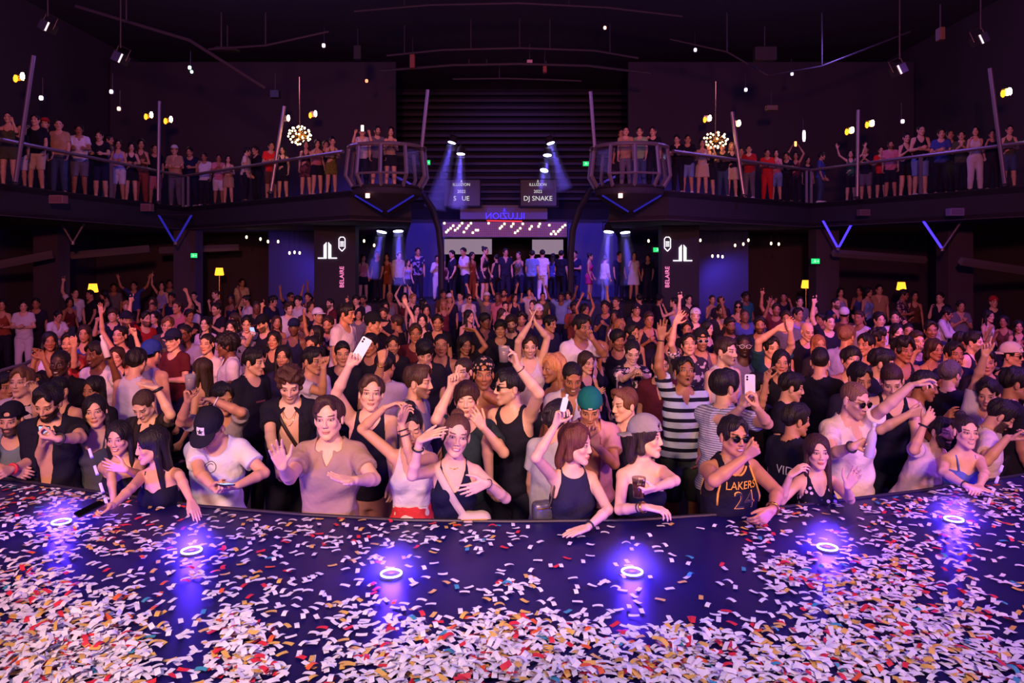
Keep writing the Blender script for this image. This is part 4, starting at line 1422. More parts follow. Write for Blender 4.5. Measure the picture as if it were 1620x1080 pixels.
LB_ = [(-12.6, 10.5), bal(0, 16.9), bal(290, 24.2), bal(553, 18.6)]
RB_ = [(13.0, 10.5), bal(1620, 17.4), bal(1283, 22.6), bal(1057, 18.6)]
INL = (-2.6, 19.6); INR = (2.5, 19.6)
for nm, B, sx, inn in (('left', LB_, -1, INL), ('right', RB_, 1, INR)):
    poly = B + [inn, (sx * 4.6, 33.0), (sx * 15.9, 33.0), (sx * 15.9, 10.5)]
    if sx < 0:
        poly = poly[::-1]
    m = MB(); m.prism(poly[::-1] if False else poly, BALZ - .16, BALZ)
    m.obj('floor_balcony_' + nm, [M_BLACK], kind='structure')
    # fascia band below the rail
    m = MB()
    for a, b in zip(B + [inn], (B + [inn])[1:]):
        a3, b3 = np.array(a), np.array(b); t = nrm(b3 - a3); n_ = np.array([-t[1], t[0]]) * (1 if sx < 0 else -1)
        q = [a3, b3, b3 + n_ * .25, a3 + n_ * .25]
        if sx > 0: q = q[::-1]
        m.prism([tuple(v) for v in q], 3.65, BALZ - .02)
    m.obj('wall_fascia_' + nm, [M_BLACK], kind='structure')
    m = MB(); m.prism(poly, 3.63, 3.75); m.obj('ceiling_under_balcony_' + nm, [M_WALL], kind='structure')
    # low wall at the back of the balcony
    m = MB(); m.box((min(sx * 4.6, sx * 15.9), 30.0, BALZ), (max(sx * 4.6, sx * 15.9), 30.2, 10.5)); m.obj('wall_balcony_' + nm, [M_WALL], kind='structure')
    m = MB(); m.box((min(sx * 6.9, sx * 15.9), 29.0, 0), (max(sx * 6.9, sx * 15.9), 29.2, 3.62)); m.obj('wall_lounge_' + nm, [M_WALL], kind='structure')
    # columns under the balcony
    for k, (pxx, d, w) in enumerate(((82, 22.0, .7), (298, 24.6, .7)) if sx < 0 else ((1303, 23.4, .7), (1510, 21.5, .7))):
        X = (pxx - CX) / F * d
        m = MB(); m.box((X - w / 2, d - .3, 0), (X + w / 2, d + .3, 3.62)); m.obj('column_%s_%d' % (nm, k + 1), [M_WALL], kind='structure')
    # soffit beams, the light on their edges put into a paler colour
    for k, (x0, y0, x1, y1, d) in enumerate(((-30, 424, 84, 402, 20.5), (112, 404, 236, 393, 23.0), (252, 396, 378, 391, 26.0)) if sx < 0 else ((1318, 400, 1464, 411, 22.5), (1520, 413, 1660, 434, 20.0))):
        a, b = P3(x0, y0, d - .3), P3(x1, y1, d + .3)
        m = MB()
        m.tube([a, b], .11, 4); m.obj('beam_%s_%d' % (nm, k + 1), [M_TRIM], kind='structure')

# back of the room: platform, mezzanine, louvred wall
m = MB(); m.box((-6.4, 26.2, 0), (6.4, 37.7, 1.15)); m.obj('platform_back', [M_BLACK], kind='structure')
m = MB(); m.box((-4.4, 31.5, 4.2), (4.4, 37.7, 4.35)); m.obj('floor_mezzanine', [M_BLACK], kind='structure')
m = MB()
for k in range(16):
    z = 5.6 + k * .34
    m.box((-9, 36.8, z), (9, 37.1, z + .12))
m.obj('wall_louvre', [simple('louvre', (58, 48, 62), .6)], kind='structure')
for nm, x0, x1 in (('left', -6.9, -2.75), ('right', 2.3, 6.9)):  # added walls, their blue stands in for haze behind the platform
    m = MB(); m.box((x0, 31.4, 0), (x1, 31.5, 4.2)); m.obj('wall_platform_' + nm, [M_BLUELIT], kind='structure')
# side walls by the sign columns, blue light put into their colour
for sx, x0, x1 in ((-1, 425, 500), (1, 1100, 1184)):
    d = 25.5
    a, b = (x0 - CX) / F * d, (x1 - CX) / F * d
    m = MB(); m.box((a, d, 0), (b, d + .15, 3.62)); m.obj('wall_blue_lit_' + ('left' if sx < 0 else 'right'), [M_BLUELIT], kind='structure')


# ------------------------------------------------------------------ lettering
_fontc = {}


def text_mesh(body, size, ext=.004, mat=None, align='CENTER'):
    c = bpy.data.curves.new('lettering', 'FONT')
    c.body = body; c.size = size; c.extrude = ext; c.align_x = align; c.align_y = 'CENTER'; c.resolution_u = 3
    o = bpy.data.objects.new('lettering', c); COL.objects.link(o)
    dg = bpy.context.evaluated_depsgraph_get()
    me = bpy.data.meshes.new_from_object(o.evaluated_get(dg))
    bpy.data.objects.remove(o); bpy.data.curves.remove(c)
    me.materials.clear()
    if mat: me.materials.append(mat)
    return me


def sign_text(body, size, c, mat, parent, rotz=0.0, mirror=False, name='lettering', sx=1.0):
    me = text_mesh(body, size, .004, mat)
    o = bpy.data.objects.new(name, me); COL.objects.link(o)
    M = Matrix.Rotation(RAD(90), 4, 'X') @ Matrix.Rotation(rotz, 4, 'Z')
    if mirror:
        me.transform(Matrix.Scale(-1, 4, (1, 0, 0))); me.flip_normals()
    me.transform(M)
    if sx != 1: me.transform(Matrix.Scale(sx, 4, (1, 0, 0)))
    o.parent = parent; o.location = tuple(map(float, c))
    return o


def logo(c, h, mat, parent):
    """two upright pointed bars with outward feet"""
    m = MB()
    w = h * .17; g = h * .055
    for s in (-1, 1):
        bar = [(s * g, 0), (s * (g + w), 0), (s * (g + w), h * .82), (s * g, h)] if s > 0 else [(s * g, 0), (s * g, h), (s * (g + w), h * .82), (s * (g + w), 0)]
        foot = [(s * g, 0), (s * (g + w), 0)]
        T = Matrix.Rotation(RAD(90), 4, 'X')
        m.prism(bar, -.01, .01, 0, T)
        x0, x1 = sorted((s * (g + w * .9), s * (g + h * .52)))
        m.prism([(x0, 0), (x1, 0), (x1, h * .065), (x0, h * .065)], -.01, .01, 0, T)
    o = m.obj('logo', [mat], parent); o.location = tuple(map(float, c))
    return o


# sign columns either side of the floor
for side, X0, X1, lx, ly, bx in (('left', 497, 562, 518, 398, 541), ('right', 1047, 1106, 1080, 402, 1056)):
    d = 21.5
    a = P3(X0, 0, d)[0]; b = P3(X1, 0, d)[0]
    root = link('sign_column', None, None, (0, 0, 0), 'dark column with a white bar logo and pink upright lettering on the ' + side + ' of the hall', 'sign')
    m = MB(); m.box((a, d, 0), (b, d + .5, 3.62)); m.obj('pillar', [M_BLACK], root)
    logo(P3(lx, ly + 11, d - .02), 26 / F * d, M_WSIGN, root)
    p = P3(bx, 438, d - .02)
    sign_text('BELAIRE', .17, p, M_PINK, root, RAD(90), sx=1.0)
    # lantern shaped badge above the letters
    m = MB(); c = P3(bx, 386, d - .03); w, h = .085, .20
    out = [(-w, -h * .55), (0, -h), (w, -h * .55), (w, h * .75), (w * .5, h), (-w * .5, h), (-w, h * .75)]
    T = Matrix.Translation(Vector(c)) @ Matrix.Rotation(RAD(90), 4, 'X')
    for i in range(len(out)):
        a_, b_ = out[i], out[(i + 1) % len(out)]
        m.tube([T @ Vector((*a_, 0)), T @ Vector((*b_, 0))], .011, 6)
    for k in range(3):
        z = -.05 + k * .055
        m.tube([T @ Vector((-w * .6, z, 0)), T @ Vector((w * .6, z, 0))], .016, 6)
    m.obj('badge', [M_WSIGN], root)


def green_sign(x, y, w, h, d, label, mat=M_GREEN, txt=None):
    c = P3(x, y, d)
    r = link('exit_sign', None, None, c, label, 'sign')
    W, H_ = w / F * d, h / F * d
    m = MB(); m.box((-W / 2 - .03, 0, -H_ / 2 - .03), (W / 2 + .03, .06, H_ / 2 + .03)); m.obj('housing', [M_BLACK], r)
    m = MB(); m.box((-W / 2, -.012, -H_ / 2), (W / 2, 0, H_ / 2)); m.obj('lit_face', [mat], r)
    # running figure and arrow in white
    m = MB(); k = H_ * .4
    m.lathe((-W * .12, -.02, k * .62), [(k * .2, -k * .2), (k * .2, k * .2)], 8)
    for p, q in (((-.14, .3), (-.1, -.1)), ((-.1, -.1), (.02, -.6)), ((-.1, -.1), (-.26, -.55)), ((-.13, .25), (.05, .05)), ((.18, 0), (.38, 0)), ((.3, .25), (.4, 0)), ((.3, -.25), (.4, 0))):
        m.tube([(W * p[0], -.02, k * p[1] * 1.2), (W * q[0], -.02, k * q[1] * 1.2)], k * .1, 5)
    m.obj('pictogram', [emis('sign_pale', (200, 255, 225), 1.6)], r)
    return r


green_sign(307, 404, 10, 7, 24.0, 'small green exit sign on the column beside the amber lamp')
green_sign(431, 397, 8, 7, 28.0, 'tiny green exit sign beyond the blue wall')
green_sign(675, 257, 11, 7, 20.5, 'green exit sign behind the pod with the man filming')
green_sign(928, 259, 11, 7, 20.5, 'green exit sign by the pod with the man in the pale green shirt')
green_sign(1290, 413, 13, 8, 22.9, 'bright green exit sign above the lounge with the fair bald man')
green_sign(555, 391, 18, 7, 22.5, 'green lit sign beside the badge with the man in the lit white shirt below')
green_sign(1042, 395, 17, 7, 22.5, 'green lit sign beside the other badge, above the white dress')

# ------------------------------------------------------------------ balcony rails
def railing(pts, label, posts):
    root = link('balcony_railing', None, None, (0, 0, 0), label, 'railing')
    m = MB(); m.tube([(x, y, BALZ + .98) for x, y in pts], .045, 8); m.obj('handrail', [M_STEEL], root)
    for x, y in posts:
        m = MB(); m.box((x - .035, y - .035, BALZ), (x + .035, y + .035, BALZ + .95)); m.obj('post', [M_STEEL], root)
    for a, b in zip(pts, pts[1:]):
        n = max(1, int(math.dist(a, b) / 2.2))
        for k in range(n):
            p = [a[0] + (b[0] - a[0]) * (k + .03) / n, a[1] + (b[1] - a[1]) * (k + .03) / n]
            q = [a[0] + (b[0] - a[0]) * (k + .97) / n, a[1] + (b[1] - a[1]) * (k + .97) / n]
            m = MB(); m.add([(*p, BALZ + .06), (*q, BALZ + .06), (*q, BALZ + .88), (*p, BALZ + .88)], [(0, 1, 2, 3)])
            o = m.obj('glass_panel', [M_GLASS], root); s = o.modifiers.new('s', 'SOLIDIFY'); s.thickness = .012
    return root


def lerp2(a, b, t):
    return (a[0] + (b[0] - a[0]) * t, a[1] + (b[1] - a[1]) * t)


railing([LB_[0], LB_[1], LB_[2]], 'grey balcony railing along the side the man in the white polo leans on', [lerp2(LB_[1], LB_[2], .52), LB_[2]])
railing([lerp2(LB_[2], LB_[3], .012), lerp2(LB_[2], LB_[3], .97)], 'pale balcony railing under the chandelier beside the red shirt', [lerp2(LB_[2], LB_[3], .04)])
railing([RB_[0], RB_[1], RB_[2]], 'grey balcony railing below the man in the black sleeveless vest', [lerp2(RB_[1], RB_[2], .42), RB_[2]])
railing([lerp2(RB_[2], RB_[3], .012), lerp2(RB_[2], RB_[3], .97)], 'pale balcony railing in front of the two bright red outfits', [lerp2(RB_[2], RB_[3], .04)])

# tall poles standing at the rails
for k, (x0, y0, x1, y1, d, lab) in enumerate(((24, 300, 53, 88, 17.2, 'leaning steel pole beside the men in white shorts on the balcony'), (250, 325, 252, 160, 22.6, 'upright steel pole beside the man in the white cap on the balcony'),
                                  (428, 306, 450, 168, 21.0, 'slanting steel pole beside the red shirt'), (667, 236, 677, 142, 18.0, 'thin steel pole rising from the pod with the man filming'),
                                  (941, 240, 934, 145, 18.0, 'thin steel pole rising from the pod with the pale green shirt'), (1177, 316, 1158, 177, 20.3, 'slanting steel pole beside the woman in the white skirt'),
                                  (1356, 322, 1358, 174, 21.0, 'upright steel pole beside the raised arms on the balcony'), (1590, 322, 1566, 108, 17.6, 'leaning steel pole beside the woman in white trousers'))):
    r = link('pole', None, None, (0, 0, 0), lab, 'pole')
    a, b = P3(x0, y0, d), P3(x1, y1, d)
    a[2] = max(a[2], BALZ) if k not in (3, 4) else BALZ + .9
    m = MB(); m.tube([a, b], .05 if k not in (3, 4) else .042, 10); m.obj('tube', [M_STEEL], r)
    m = MB(); m.lathe(a, [(.09, 0), (.09, .03), (.055, .06)], 12); m.obj('foot_flange', [M_DSTEEL], r)

# pods: round cages hanging over the floor
def pod(cx, cy, R, label):
    root = link('balcony_pod', None, None, (cx, cy, BALZ), label, 'pod')
    ang = np.linspace(0, 2 * math.pi, 10, endpoint=False) + math.pi / 10
    Rt, Rm, Rb = R * .98, R * 1.06, R * .88
    ring = lambda r, z, th, nm, mt: None
    m = MB(); m.tube([(Rt * math.cos(a), Rt * math.sin(a), .98) for a in np.linspace(0, 2 * math.pi, 40, endpoint=False)], .05, 8, 0, True, False); m.obj('top_rail', [M_STEEL], root)
    m = MB(); m.lathe((0, 0, 0), [(.02, -.62), (Rb * .35, -.50), (Rb * .98, -.16), (Rb, -.12), (Rb, 0.0)], 40); m.obj('base', [M_BLACK], root)
    m = MB(); m.tube([(Rb * 1.01 * math.cos(a), Rb * 1.01 * math.sin(a), .02) for a in np.linspace(0, 2 * math.pi, 40, endpoint=False)], .035, 8, 0, True, False); m.obj('base_rim', [M_DSTEEL], root)
    for a in ang:
        c, s = math.cos(a), math.sin(a)
        m = MB()
        p = [(Rt * c, Rt * s, .98), (Rm * c, Rm * s, .30), (Rb * c, Rb * s, .02)]
        m.tube(p, .048, 6); m.obj('post', [M_STEEL], root)
    for a, b in zip(ang, np.roll(ang, -1)):
        m = MB()
        v = [(Rt * math.cos(q) * .99, Rt * math.sin(q) * .99, .92) for q in (a, b)] + [(Rm * math.cos(q) * .99, Rm * math.sin(q) * .99, .30) for q in (b, a)]
        m.add(v, [(3, 2, 1, 0)])
        o = m.obj('glass_panel', [M_GLASS], root); s = o.modifiers.new('s', 'SOLIDIFY'); s.thickness = .012
    for i in (6, 7):
        a, b = ang[i], ang[(i + 1) % 10]
        m = MB(); m.tube([(Rm * math.cos(q), Rm * math.sin(q), .30) for q in (a, b)], .03, 6); m.obj('cross_bar', [M_STEEL], root)
    for s in (-1, 1):
        m = MB(); m.tube([(s * .06, -Rb * .38, -.56), (s * Rb * .85, -Rb * .5, -.18)], .022, 6); m.obj('led_strip', [M_BLUEDIM], root)
    m = MB(); m.lathe((-.32, -Rb * .98, -.22), [(.05, -.05), (.05, .05)], 12); m.obj('down_light', [emis('lamp_pink', (255, 190, 180), 3.0)], root)
    return root


pod(-3.02, 18.35, .93, 'round railed balcony pod holding the man filming on his phone')
pod(2.83, 18.35, .93, 'round railed balcony pod holding the man in the pale green shirt')

# brackets, boxes and lamps along the fascia
for x, y, w, d, lit, lab in ((115, 362, 26, 20.5, 0, 'dim v-shaped bracket below the balcony over the lounge column'), (277, 362, 26, 22.5, 1, 'bluish v-shaped bracket below the balcony corner by the man in the white cap'),
                             (1326, 371, 24, 21.5, 2, 'bright blue v-shaped bracket over the green exit sign'), (1491, 372, 30, 19.5, 3, 'blue and steel v-shaped bracket over the lounge with the red cap')):
    r = link('mounting_bracket', None, None, P3(x, y, d), lab, 'bracket')
    W, H_ = w / F * d, 22 / F * d
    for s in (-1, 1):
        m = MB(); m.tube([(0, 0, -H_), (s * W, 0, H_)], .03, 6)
        m.obj('arm', [M_BLUEGLOW if lit == 2 or (lit == 3 and s < 0) else (M_BLUEDIM if lit == 1 else M_STEEL)], r)  # blue arms emit in place of LED light falling on the tubes
    m = MB(); m.tube([(-W, 0, H_), (W, 0, H_)], .025, 6); m.obj('cross_bar', [M_DSTEEL], r)
    m = MB(); m.lathe((0, 0, -H_), [(.05, -.05), (.05, .04)], 10); m.obj('joint', [M_STEEL], r)
for x, y, w, h, d, col, lab in ((88, 315, 22, 13, 17.9, (150, 105, 112), 'pinkish box on the fascia below the man in the white polo'), (230, 328, 16, 12, 21.6, (140, 96, 104), 'pinkish box on the fascia below the brown trousers'),
                                (1369, 336, 16, 10, 20.6, (120, 90, 108), 'mauve box on the fascia below the raised arms'), (1515, 335, 22, 12, 18.4, (130, 110, 170), 'lavender box on the fascia below the white trousers')):
    r = link('control_box', None, None, P3(x, y, d - .3), lab, 'box')
    W, H_ = w / F * d, h / F * d
    m = MB(); m.box((-W / 2, 0, -H_ / 2), (W / 2, .22, H_ / 2)); bevel(m.obj('case', [simple('box_paint', col, .6)], r), .01)
    m = MB(); m.box((-W / 2 + .03, -.012, -H_ / 2 + .03), (W / 2 - .03, 0, H_ / 2 - .03)); m.obj('cover', [simple('box_cover', tuple(int(q * .85) for q in col), .5)], r)

# wall lamps
for i, (x, y, d, lab) in enumerate(((30, 121, 20, 'golden twin wall lamp nearest the leaning pole with the white shorts'), (235, 182, 25, 'golden twin wall lamp just before the upright pole'), (266, 189, 25, 'golden twin wall lamp just past the upright pole'),
                         (452, 187, 26, 'dim golden wall lamp touching the slanting pole'), (495, 180, 26, 'golden wall lamp above the chandelier with the red shirt'), (1119, 187, 26, 'golden wall lamp above the blue lit corner'),
                         (1165, 195, 25, 'golden wall lamp touching the slanting pole with the white skirt'), (1344, 206, 24, 'golden twin wall lamp just before the pole of the raised arms'), (1376, 195, 24, 'golden twin wall lamp just past the pole of the raised arms'),
                         (1592, 145, 20, 'golden wall lamp beside the leaning pole with the white trousers'))):
    r = link('wall_lamp', None, None, P3(x, y, d), lab, 'lamp')
    m = MB(); m.box((-.10, .05, -.10), (.10, .10, .10)); m.obj('back_plate', [M_GOLD], r)
    for s, q in ((-1, M_AMBER), (1, M_BULBHOT)):
        if i in (3, 6) and s < 0: continue
        m = MB(); m.lathe((s * .09, 0, -.02 + .03 * s), [(.02, -.10), (.05, -.06), (.055, .02), (.03, .09)], 12)
        m.obj('shade', [q], r, True)
    m = MB(); m.tube([(-.1, .03, -.05), (0, .06, 0), (.1, .03, .02)], .012, 6); m.obj('arm', [M_GOLD], r)

# chandeliers
bulb = None
for x, y, rx, rz, n, lab in ((474, 214, .30, .25, 44, 'glowing round chandelier of many small bulbs near the red shirt'), (1132, 222, .32, .22, 30, 'glowing half-round chandelier of small bulbs before the blue corner')):
    d = 20.8 if x < 800 else 20.6
    c = P3(x, y, d)
    r = link('chandelier', None, None, c, lab, 'chandelier')
    m = MB(); m.tube([(0, 0, 0), (0, 0, 1.6)], .012, 6); m.obj('stem', [M_GOLD], r)
    m = MB(); m.lathe((0, 0, 0), [(.02, -.05), (.05, 0), (.02, .05)], 12); m.obj('hub', [M_GOLD], r, True)
    if bulb is None:
        mb = MB(); mb.lathe((0, 0, 0), [(.006, -.026), (.022, -.014), (.026, 0), (.022, .014), (.006, .026)], 8); bulb = mb.mesh('bulb', [M_BULB], True)
    rods = MB()
    for k in range(n):
        z = 1 - 2 * (k + .5) / n; a = k * 2.39996
        q = math.sqrt(1 - z * z)
        p = np.array([rx * q * math.cos(a), rx * q * math.sin(a), rz * z * (1 if x < 800 else (1 if z > -.1 else .9))])
        rods.tube([(0, 0, 0), p], .005, 4)
        o = link('bulb', bulb, r, p)
    rods.obj('spokes', [M_GOLD], r)

# amber lamps in the lounges
for x, y, d, lab in ((147, 456, 23, 'amber lamp partly hidden by a raised arm'), (347, 430, 26, 'amber lamp by the column with the small green sign'), (1275, 450, 24.5, 'amber lamp above the raised forearm beside the bright exit sign'), (1426, 453, 24.5, 'amber lamp in the middle of the lounge opposite')):
    c = P3(x, y, d)
    r = link('floor_lamp', None, None, (c[0], c[1], 0), lab, 'lamp')
    m = MB(); m.lathe((0, 0, c[2]), [(.12, -.12), (.15, -.1), (.11, .14), (.09, .14)], 18); m.obj('lamp_shade', [M_AMBER], r, True)
    m = MB(); m.tube([(0, 0, .03), (0, 0, c[2] - .1)], .018, 8); m.obj('stem', [M_GOLD], r)
    m = MB(); m.lathe((0, 0, 0), [(.16, 0), (.16, .02), (.03, .04)], 18); m.obj('foot', [M_GOLD], r)

# pendant lamps over the side bars
for i, (x, y) in enumerate(((390, 375), (412, 378), (424, 382), (440, 382), (458, 400), (466, 399), (474, 400), (576, 381), (592, 388), (1026, 381), (1108, 380), (1163, 388), (1176, 386), (1184, 380), (1127, 405), (1136, 405), (1143, 406), (1220, 385), (1232, 386))):
    d = 24.0
    c = P3(x, y, d)
    grp = 'small pendant bulbs over the side bar'
    r = link('pendant_lamp', None, None, c, 'tiny warm pendant bulb hanging over the side bar', 'lamp', grp)
    m = MB(); m.lathe((0, 0, 0), [(.01, -.05), (.035, -.02), (.03, .03), (.012, .05)], 10); m.obj('bulb', [emis('pendant_glow', (255, 200, 160), 5.0)] if i == 0 else [bpy.data.materials['pendant_glow']], r, True)
    m = MB(); m.tube([(0, 0, .05), (0, 0, max(.1, 3.62 - c[2]))], .006, 5); m.obj('cord', [M_BLACK], r)

# ------------------------------------------------------------------ DJ / bar backdrop
r = link('marquee', None, None, (0, 0, 0), 'long light-bulb marquee panel above the back bar', 'sign')
d = 30.0
a, b = P3(700, 375, d), P3(897, 351, d)
m = MB(); m.box((a[0], d, a[2]), (b[0], d + .2, b[2])); m.obj('panel', [simple('marquee_panel', (96, 62, 74), .5)], r)
bm_hot = MB(); bm_hot.lathe((0, 0, 0), [(.01, -.03), (.045, 0), (.01, .03)], 8, 0, Matrix.Rotation(RAD(90), 4, 'X')); bm_hot = bm_hot.mesh('bulb', [emis('marquee_bulb', (255, 214, 150), 9.0)], True)
chev = [(703, 353), (706, 367), (709, 364), (713, 361), (717, 357), (720, 364), (724, 361), (727, 357), (731, 353), (734, 367), (738, 361), (741, 357), (745, 353), (748, 368), (753, 364), (756, 364), (773, 353), (791, 361), (794, 358), (798, 354), (809, 358), (812, 354), (815, 368), (819, 365), (823, 361), (827, 354), (838, 362), (841, 358), (852, 358), (854, 354), (869, 356), (872, 370), (876, 366), (879, 370), (883, 366), (886, 363), (890, 359), (894, 356)]
for x, y in chev:
    link('bulb', bm_hot, r, P3(x, y, d - .02))
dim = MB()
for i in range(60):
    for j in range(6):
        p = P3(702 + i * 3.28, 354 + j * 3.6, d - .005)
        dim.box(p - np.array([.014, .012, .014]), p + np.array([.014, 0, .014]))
o = dim.obj('dim_bulbs', [emis('marquee_dim', (230, 120, 130), .45)], r); o['kind'] = 'stuff'  # the whole bulb grid is given a weak glow
# lit wall panels below
for x0, x1, y0, y1, lab in ((703, 778, 378, 402, 'pale lit panel behind the dark heads of the back bar'), (842, 891, 379, 402, 'dimmer pale panel at the other end of the back bar')):
    d = 31.0
    a, b = P3(x0, y1, d), P3(x1, y0, d)
    r = link('mounted_panel', None, None, (0, 0, 0), lab, 'panel')
    m = MB(); m.box((a[0], d, a[2]), (b[0], d + .1, b[2])); m.obj('lit_face', [M_SCREENLIT], r)
    m = MB(); m.tube([(a[0], d, b[2] + .03), (b[0], d, b[2] + .03)], .03, 6); m.obj('top_bar', [M_DSTEEL], r)
# booth front with mirrored lettering
r = link('dj_booth', None, None, (0, 0, 0), 'wide violet booth front with reversed blue lettering', 'booth')
d = 31.2
a, b = P3(728, 352, d), P3(866, 327, d)
m = MB(); m.box((a[0], d, 4.35), (b[0], d + .6, b[2])); m.obj('front', [simple('booth_front', (70, 56, 100), .5)], r)
m = MB(); m.box((a[0] - .1, d - .05, b[2]), (b[0] + .1, d + .7, b[2] + .06)); m.obj('counter', [M_DSTEEL], r)
sign_text('ILLUZION', .37, P3(799, 342, d - .03), M_BLUEGLOW, r, 0, True)
logo(P3(798, 334.5, d - .03), .13, M_BLUEGLOW, r)
m = MB(); p, q = P3(770, 349, d - .05), P3(826, 350, d - .05); m.tube([p, q], .03, 6); m.obj('led_strip', [emis('led_red', (255, 60, 80), 1.2)], r)
# screens with the show name
M_TXT = emis('screen_text', (225, 222, 220), 1.0)
for cx_, lab, rows in ((732, 'dark screen with small white lettering hiding most of a name', (('ILLUZION', 292, .16), ('2022', 303, .17), ('S   UE', 314, .26))), (853, 'dark screen with white lettering spelling a name', (('ILLUZION', 292, .16), ('2022', 303, .17), ('DJ SNAKE', 314, .27)))):
    d = 30.6
    r = link('screen', None, None, (0, 0, 0), lab, 'screen')
    a, b = P3(cx_ - 30, 326, d), P3(cx_ + 28, 284, d)
    m = MB(); m.box((a[0], d, a[2]), (b[0], d + .12, b[2])); bevel(m.obj('panel', [simple('screen_black', (5, 4, 9), .5)], r), .02)
    m = MB(); p0, p1 = P3(cx_ - 32, 327, d), P3(cx_ + 30, 283, d)
    m.tube([(p0[0], d - .01, p0[2]), (p1[0], d - .01, p0[2]), (p1[0], d - .01, p1[2]), (p0[0], d - .01, p1[2])], .03, 6, 0, True, False); m.obj('frame', [M_BLACK], r)
    for tx, yy, sz in rows:
        sign_text(tx, sz, P3(cx_ - 2, yy, d - .03), M_TXT, r)
    logo(P3(cx_ - 2, 288, d - .03), .09, M_TXT, r)
# raking struts framing the back opening
for sx, pts, lab in ((-1, ((664, 300), (684, 330), (694, 362), (698, 400)), 'dark curved strut between the filming pod and the marquee'), (1, ((934, 300), (916, 332), (906, 364), (903, 402)), 'dark curved strut between the marquee and the green shirt pod')):
    r = link('strut', None, None, (0, 0, 0), lab, 'strut')
    d = 24.0
    m = MB(); m.tube([P3(x, y, d) for x, y in pts] + [np.array([P3(*pts[-1], d)[0], d, 0.0])], .10, 8); m.obj('beam', [M_DSTEEL], r)
    m = MB(); m.tube([P3(*pts[0], d), P3(pts[0][0] + sx * 50, pts[0][1] - 24, d)], .07, 8); m.obj('brace', [M_DSTEEL], r)

# ------------------------------------------------------------------ ceiling rig
def fixture(x, y, d, aim, label, face, size=.16, cat='spotlight'):
    c = P3(x, y, d)
    r = link('spotlight', None, None, c, label, cat)
    z = nrm(aim)
    xx, yy, zz = ortho(z, UP if abs(z[2]) < .9 else (0, 1, 0))
    T = Matrix.Identity(4)
    for i, e in enumerate((xx, yy, zz)):
        for j in range(3): T[j][i] = float(e[j])
    m = MB(); m.lathe((0, 0, 0), [(size * .5, -size * 1.6), (size * .85, -size * 1.2), (size, 0), (size * .93, .01)], 16, 0, T); m.obj('housing', [M_BLACK], r)
    m = MB(); m.lathe(tuple(z * .012), [(size * .9, 0), (size * .9, .008)], 16, 0, T); m.obj('lens', [face], r)
    m = MB(); m.tube([xx * size * 1.1, xx * size * 1.1 + UP * size * 1.6, -xx * size * 1.1 + UP * size * 1.6, -xx * size * 1.1], .015, 6); m.obj('yoke', [M_DSTEEL], r)
    m = MB(); m.tube([UP * size * 1.6, UP * size * 2.6], .02, 6); m.obj('clamp', [M_DSTEEL], r)
    return r, c, z


M_SLOT = emis('lamp_slot', (220, 190, 200), 2.0)
for x, y, lab in ((70, 40, 'box spotlight high above the leaning pole with the white shorts'), (186, 90, 'box spotlight hanging above the man in the blue shirt'), (1428, 108, 'box spotlight hanging above the man in the black sleeveless vest'), (1557, 60, 'box spotlight high above the leaning pole with the white trousers')):
    d = 13.0
    s = 1 if x < 800 else -1
    r = link('spotlight', None, None, P3(x, y, d), lab, 'spotlight')
    T = Matrix.Rotation(RAD(25 * s), 4, 'Y')
    m = MB(); m.box((-.10, -.02, -.09), (.08, .26, .09), 0, T); bevel(m.obj('housing', [M_DSTEEL], r), .012)
    m = MB(); m.box((.07 * s - .012, -.035, -.08), (.07 * s + .012, -.02, .08), 0, T); m.obj('lit_edge', [M_SLOT], r)
    m = MB(); m.tube([T @ Vector((-.12, .1, 0)), T @ Vector((-.12, .1, .2)), T @ Vector((.1, .1, .2)), T @ Vector((.1, .1, 0))], .012, 6); m.obj('yoke', [M_DSTEEL], r)
    m = MB(); m.tube([(0, .1, .18), (0, .1, 1.4)], .015, 6); m.obj('hanger', [M_DSTEEL], r)
for x, y, d, col, lab in ((300, 107, 22, (190, 255, 225), 'pale green twin lamp under the upper catwalk'), (176, 145, 20, (230, 200, 220), 'small pale lamp over the dark corner of the balcony'), (188, 172, 20, (220, 160, 150), 'small pink lamp over the man in the black tee at the rail'), (65, 155, 18, (230, 220, 230), 'pinpoint lamp over the red cap on the balcony'),
                       (957, 44, 24, (255, 190, 170), 'warm pinpoint lamp at the top of the rig'), (580, 128, 24, (255, 130, 90), 'orange pinpoint lamp at the side of the catwalk'), (1272, 215, 22, (220, 190, 220), 'slim vertical pale lamp over the phone held up with both hands'), (1180, 142, 22, (210, 200, 230), 'tiny bluish lamp on the ceiling slope'),
                       (1428, 192, 20, (225, 180, 200), 'small pink lamp over the woman with praying hands'), (512, 72, 20, (200, 170, 190), 'faint pink lamp on the ceiling slope'), (1100, 79, 22, (190, 180, 210), 'faint pale lamp above the blue corner'), (1253, 117, 24, (190, 180, 210), 'faint pinpoint lamp at the end of the cable run')):
    r = link('spotlight', None, None, P3(x, y, d), lab, 'spotlight')
    h = .16 if x == 1272 else .05
    m = MB(); m.lathe((0, 0, 0), [(.03, -h), (.045, -h * .5), (.045, h * .6), (.03, h)], 12); m.obj('lens', [emis('pin_glow', col, 3.0)], r, True)
    if x == 300:
        m = MB(); m.lathe((.06, 0, -.12), [(.03, -.04), (.045, 0), (.03, .04)], 12); m.obj('lens', [bpy.data.materials['pin_glow']], r, True)
    m = MB(); m.lathe((0, .06, 0), [(.03, -.08), (.05, -.05), (.05, .05), (.03, .08)], 10); m.obj('housing', [M_BLACK], r)
    m = MB(); m.tube([(0, .06, .06), (0, .06, .5)], .012, 6); m.obj('hanger', [M_DSTEEL], r)

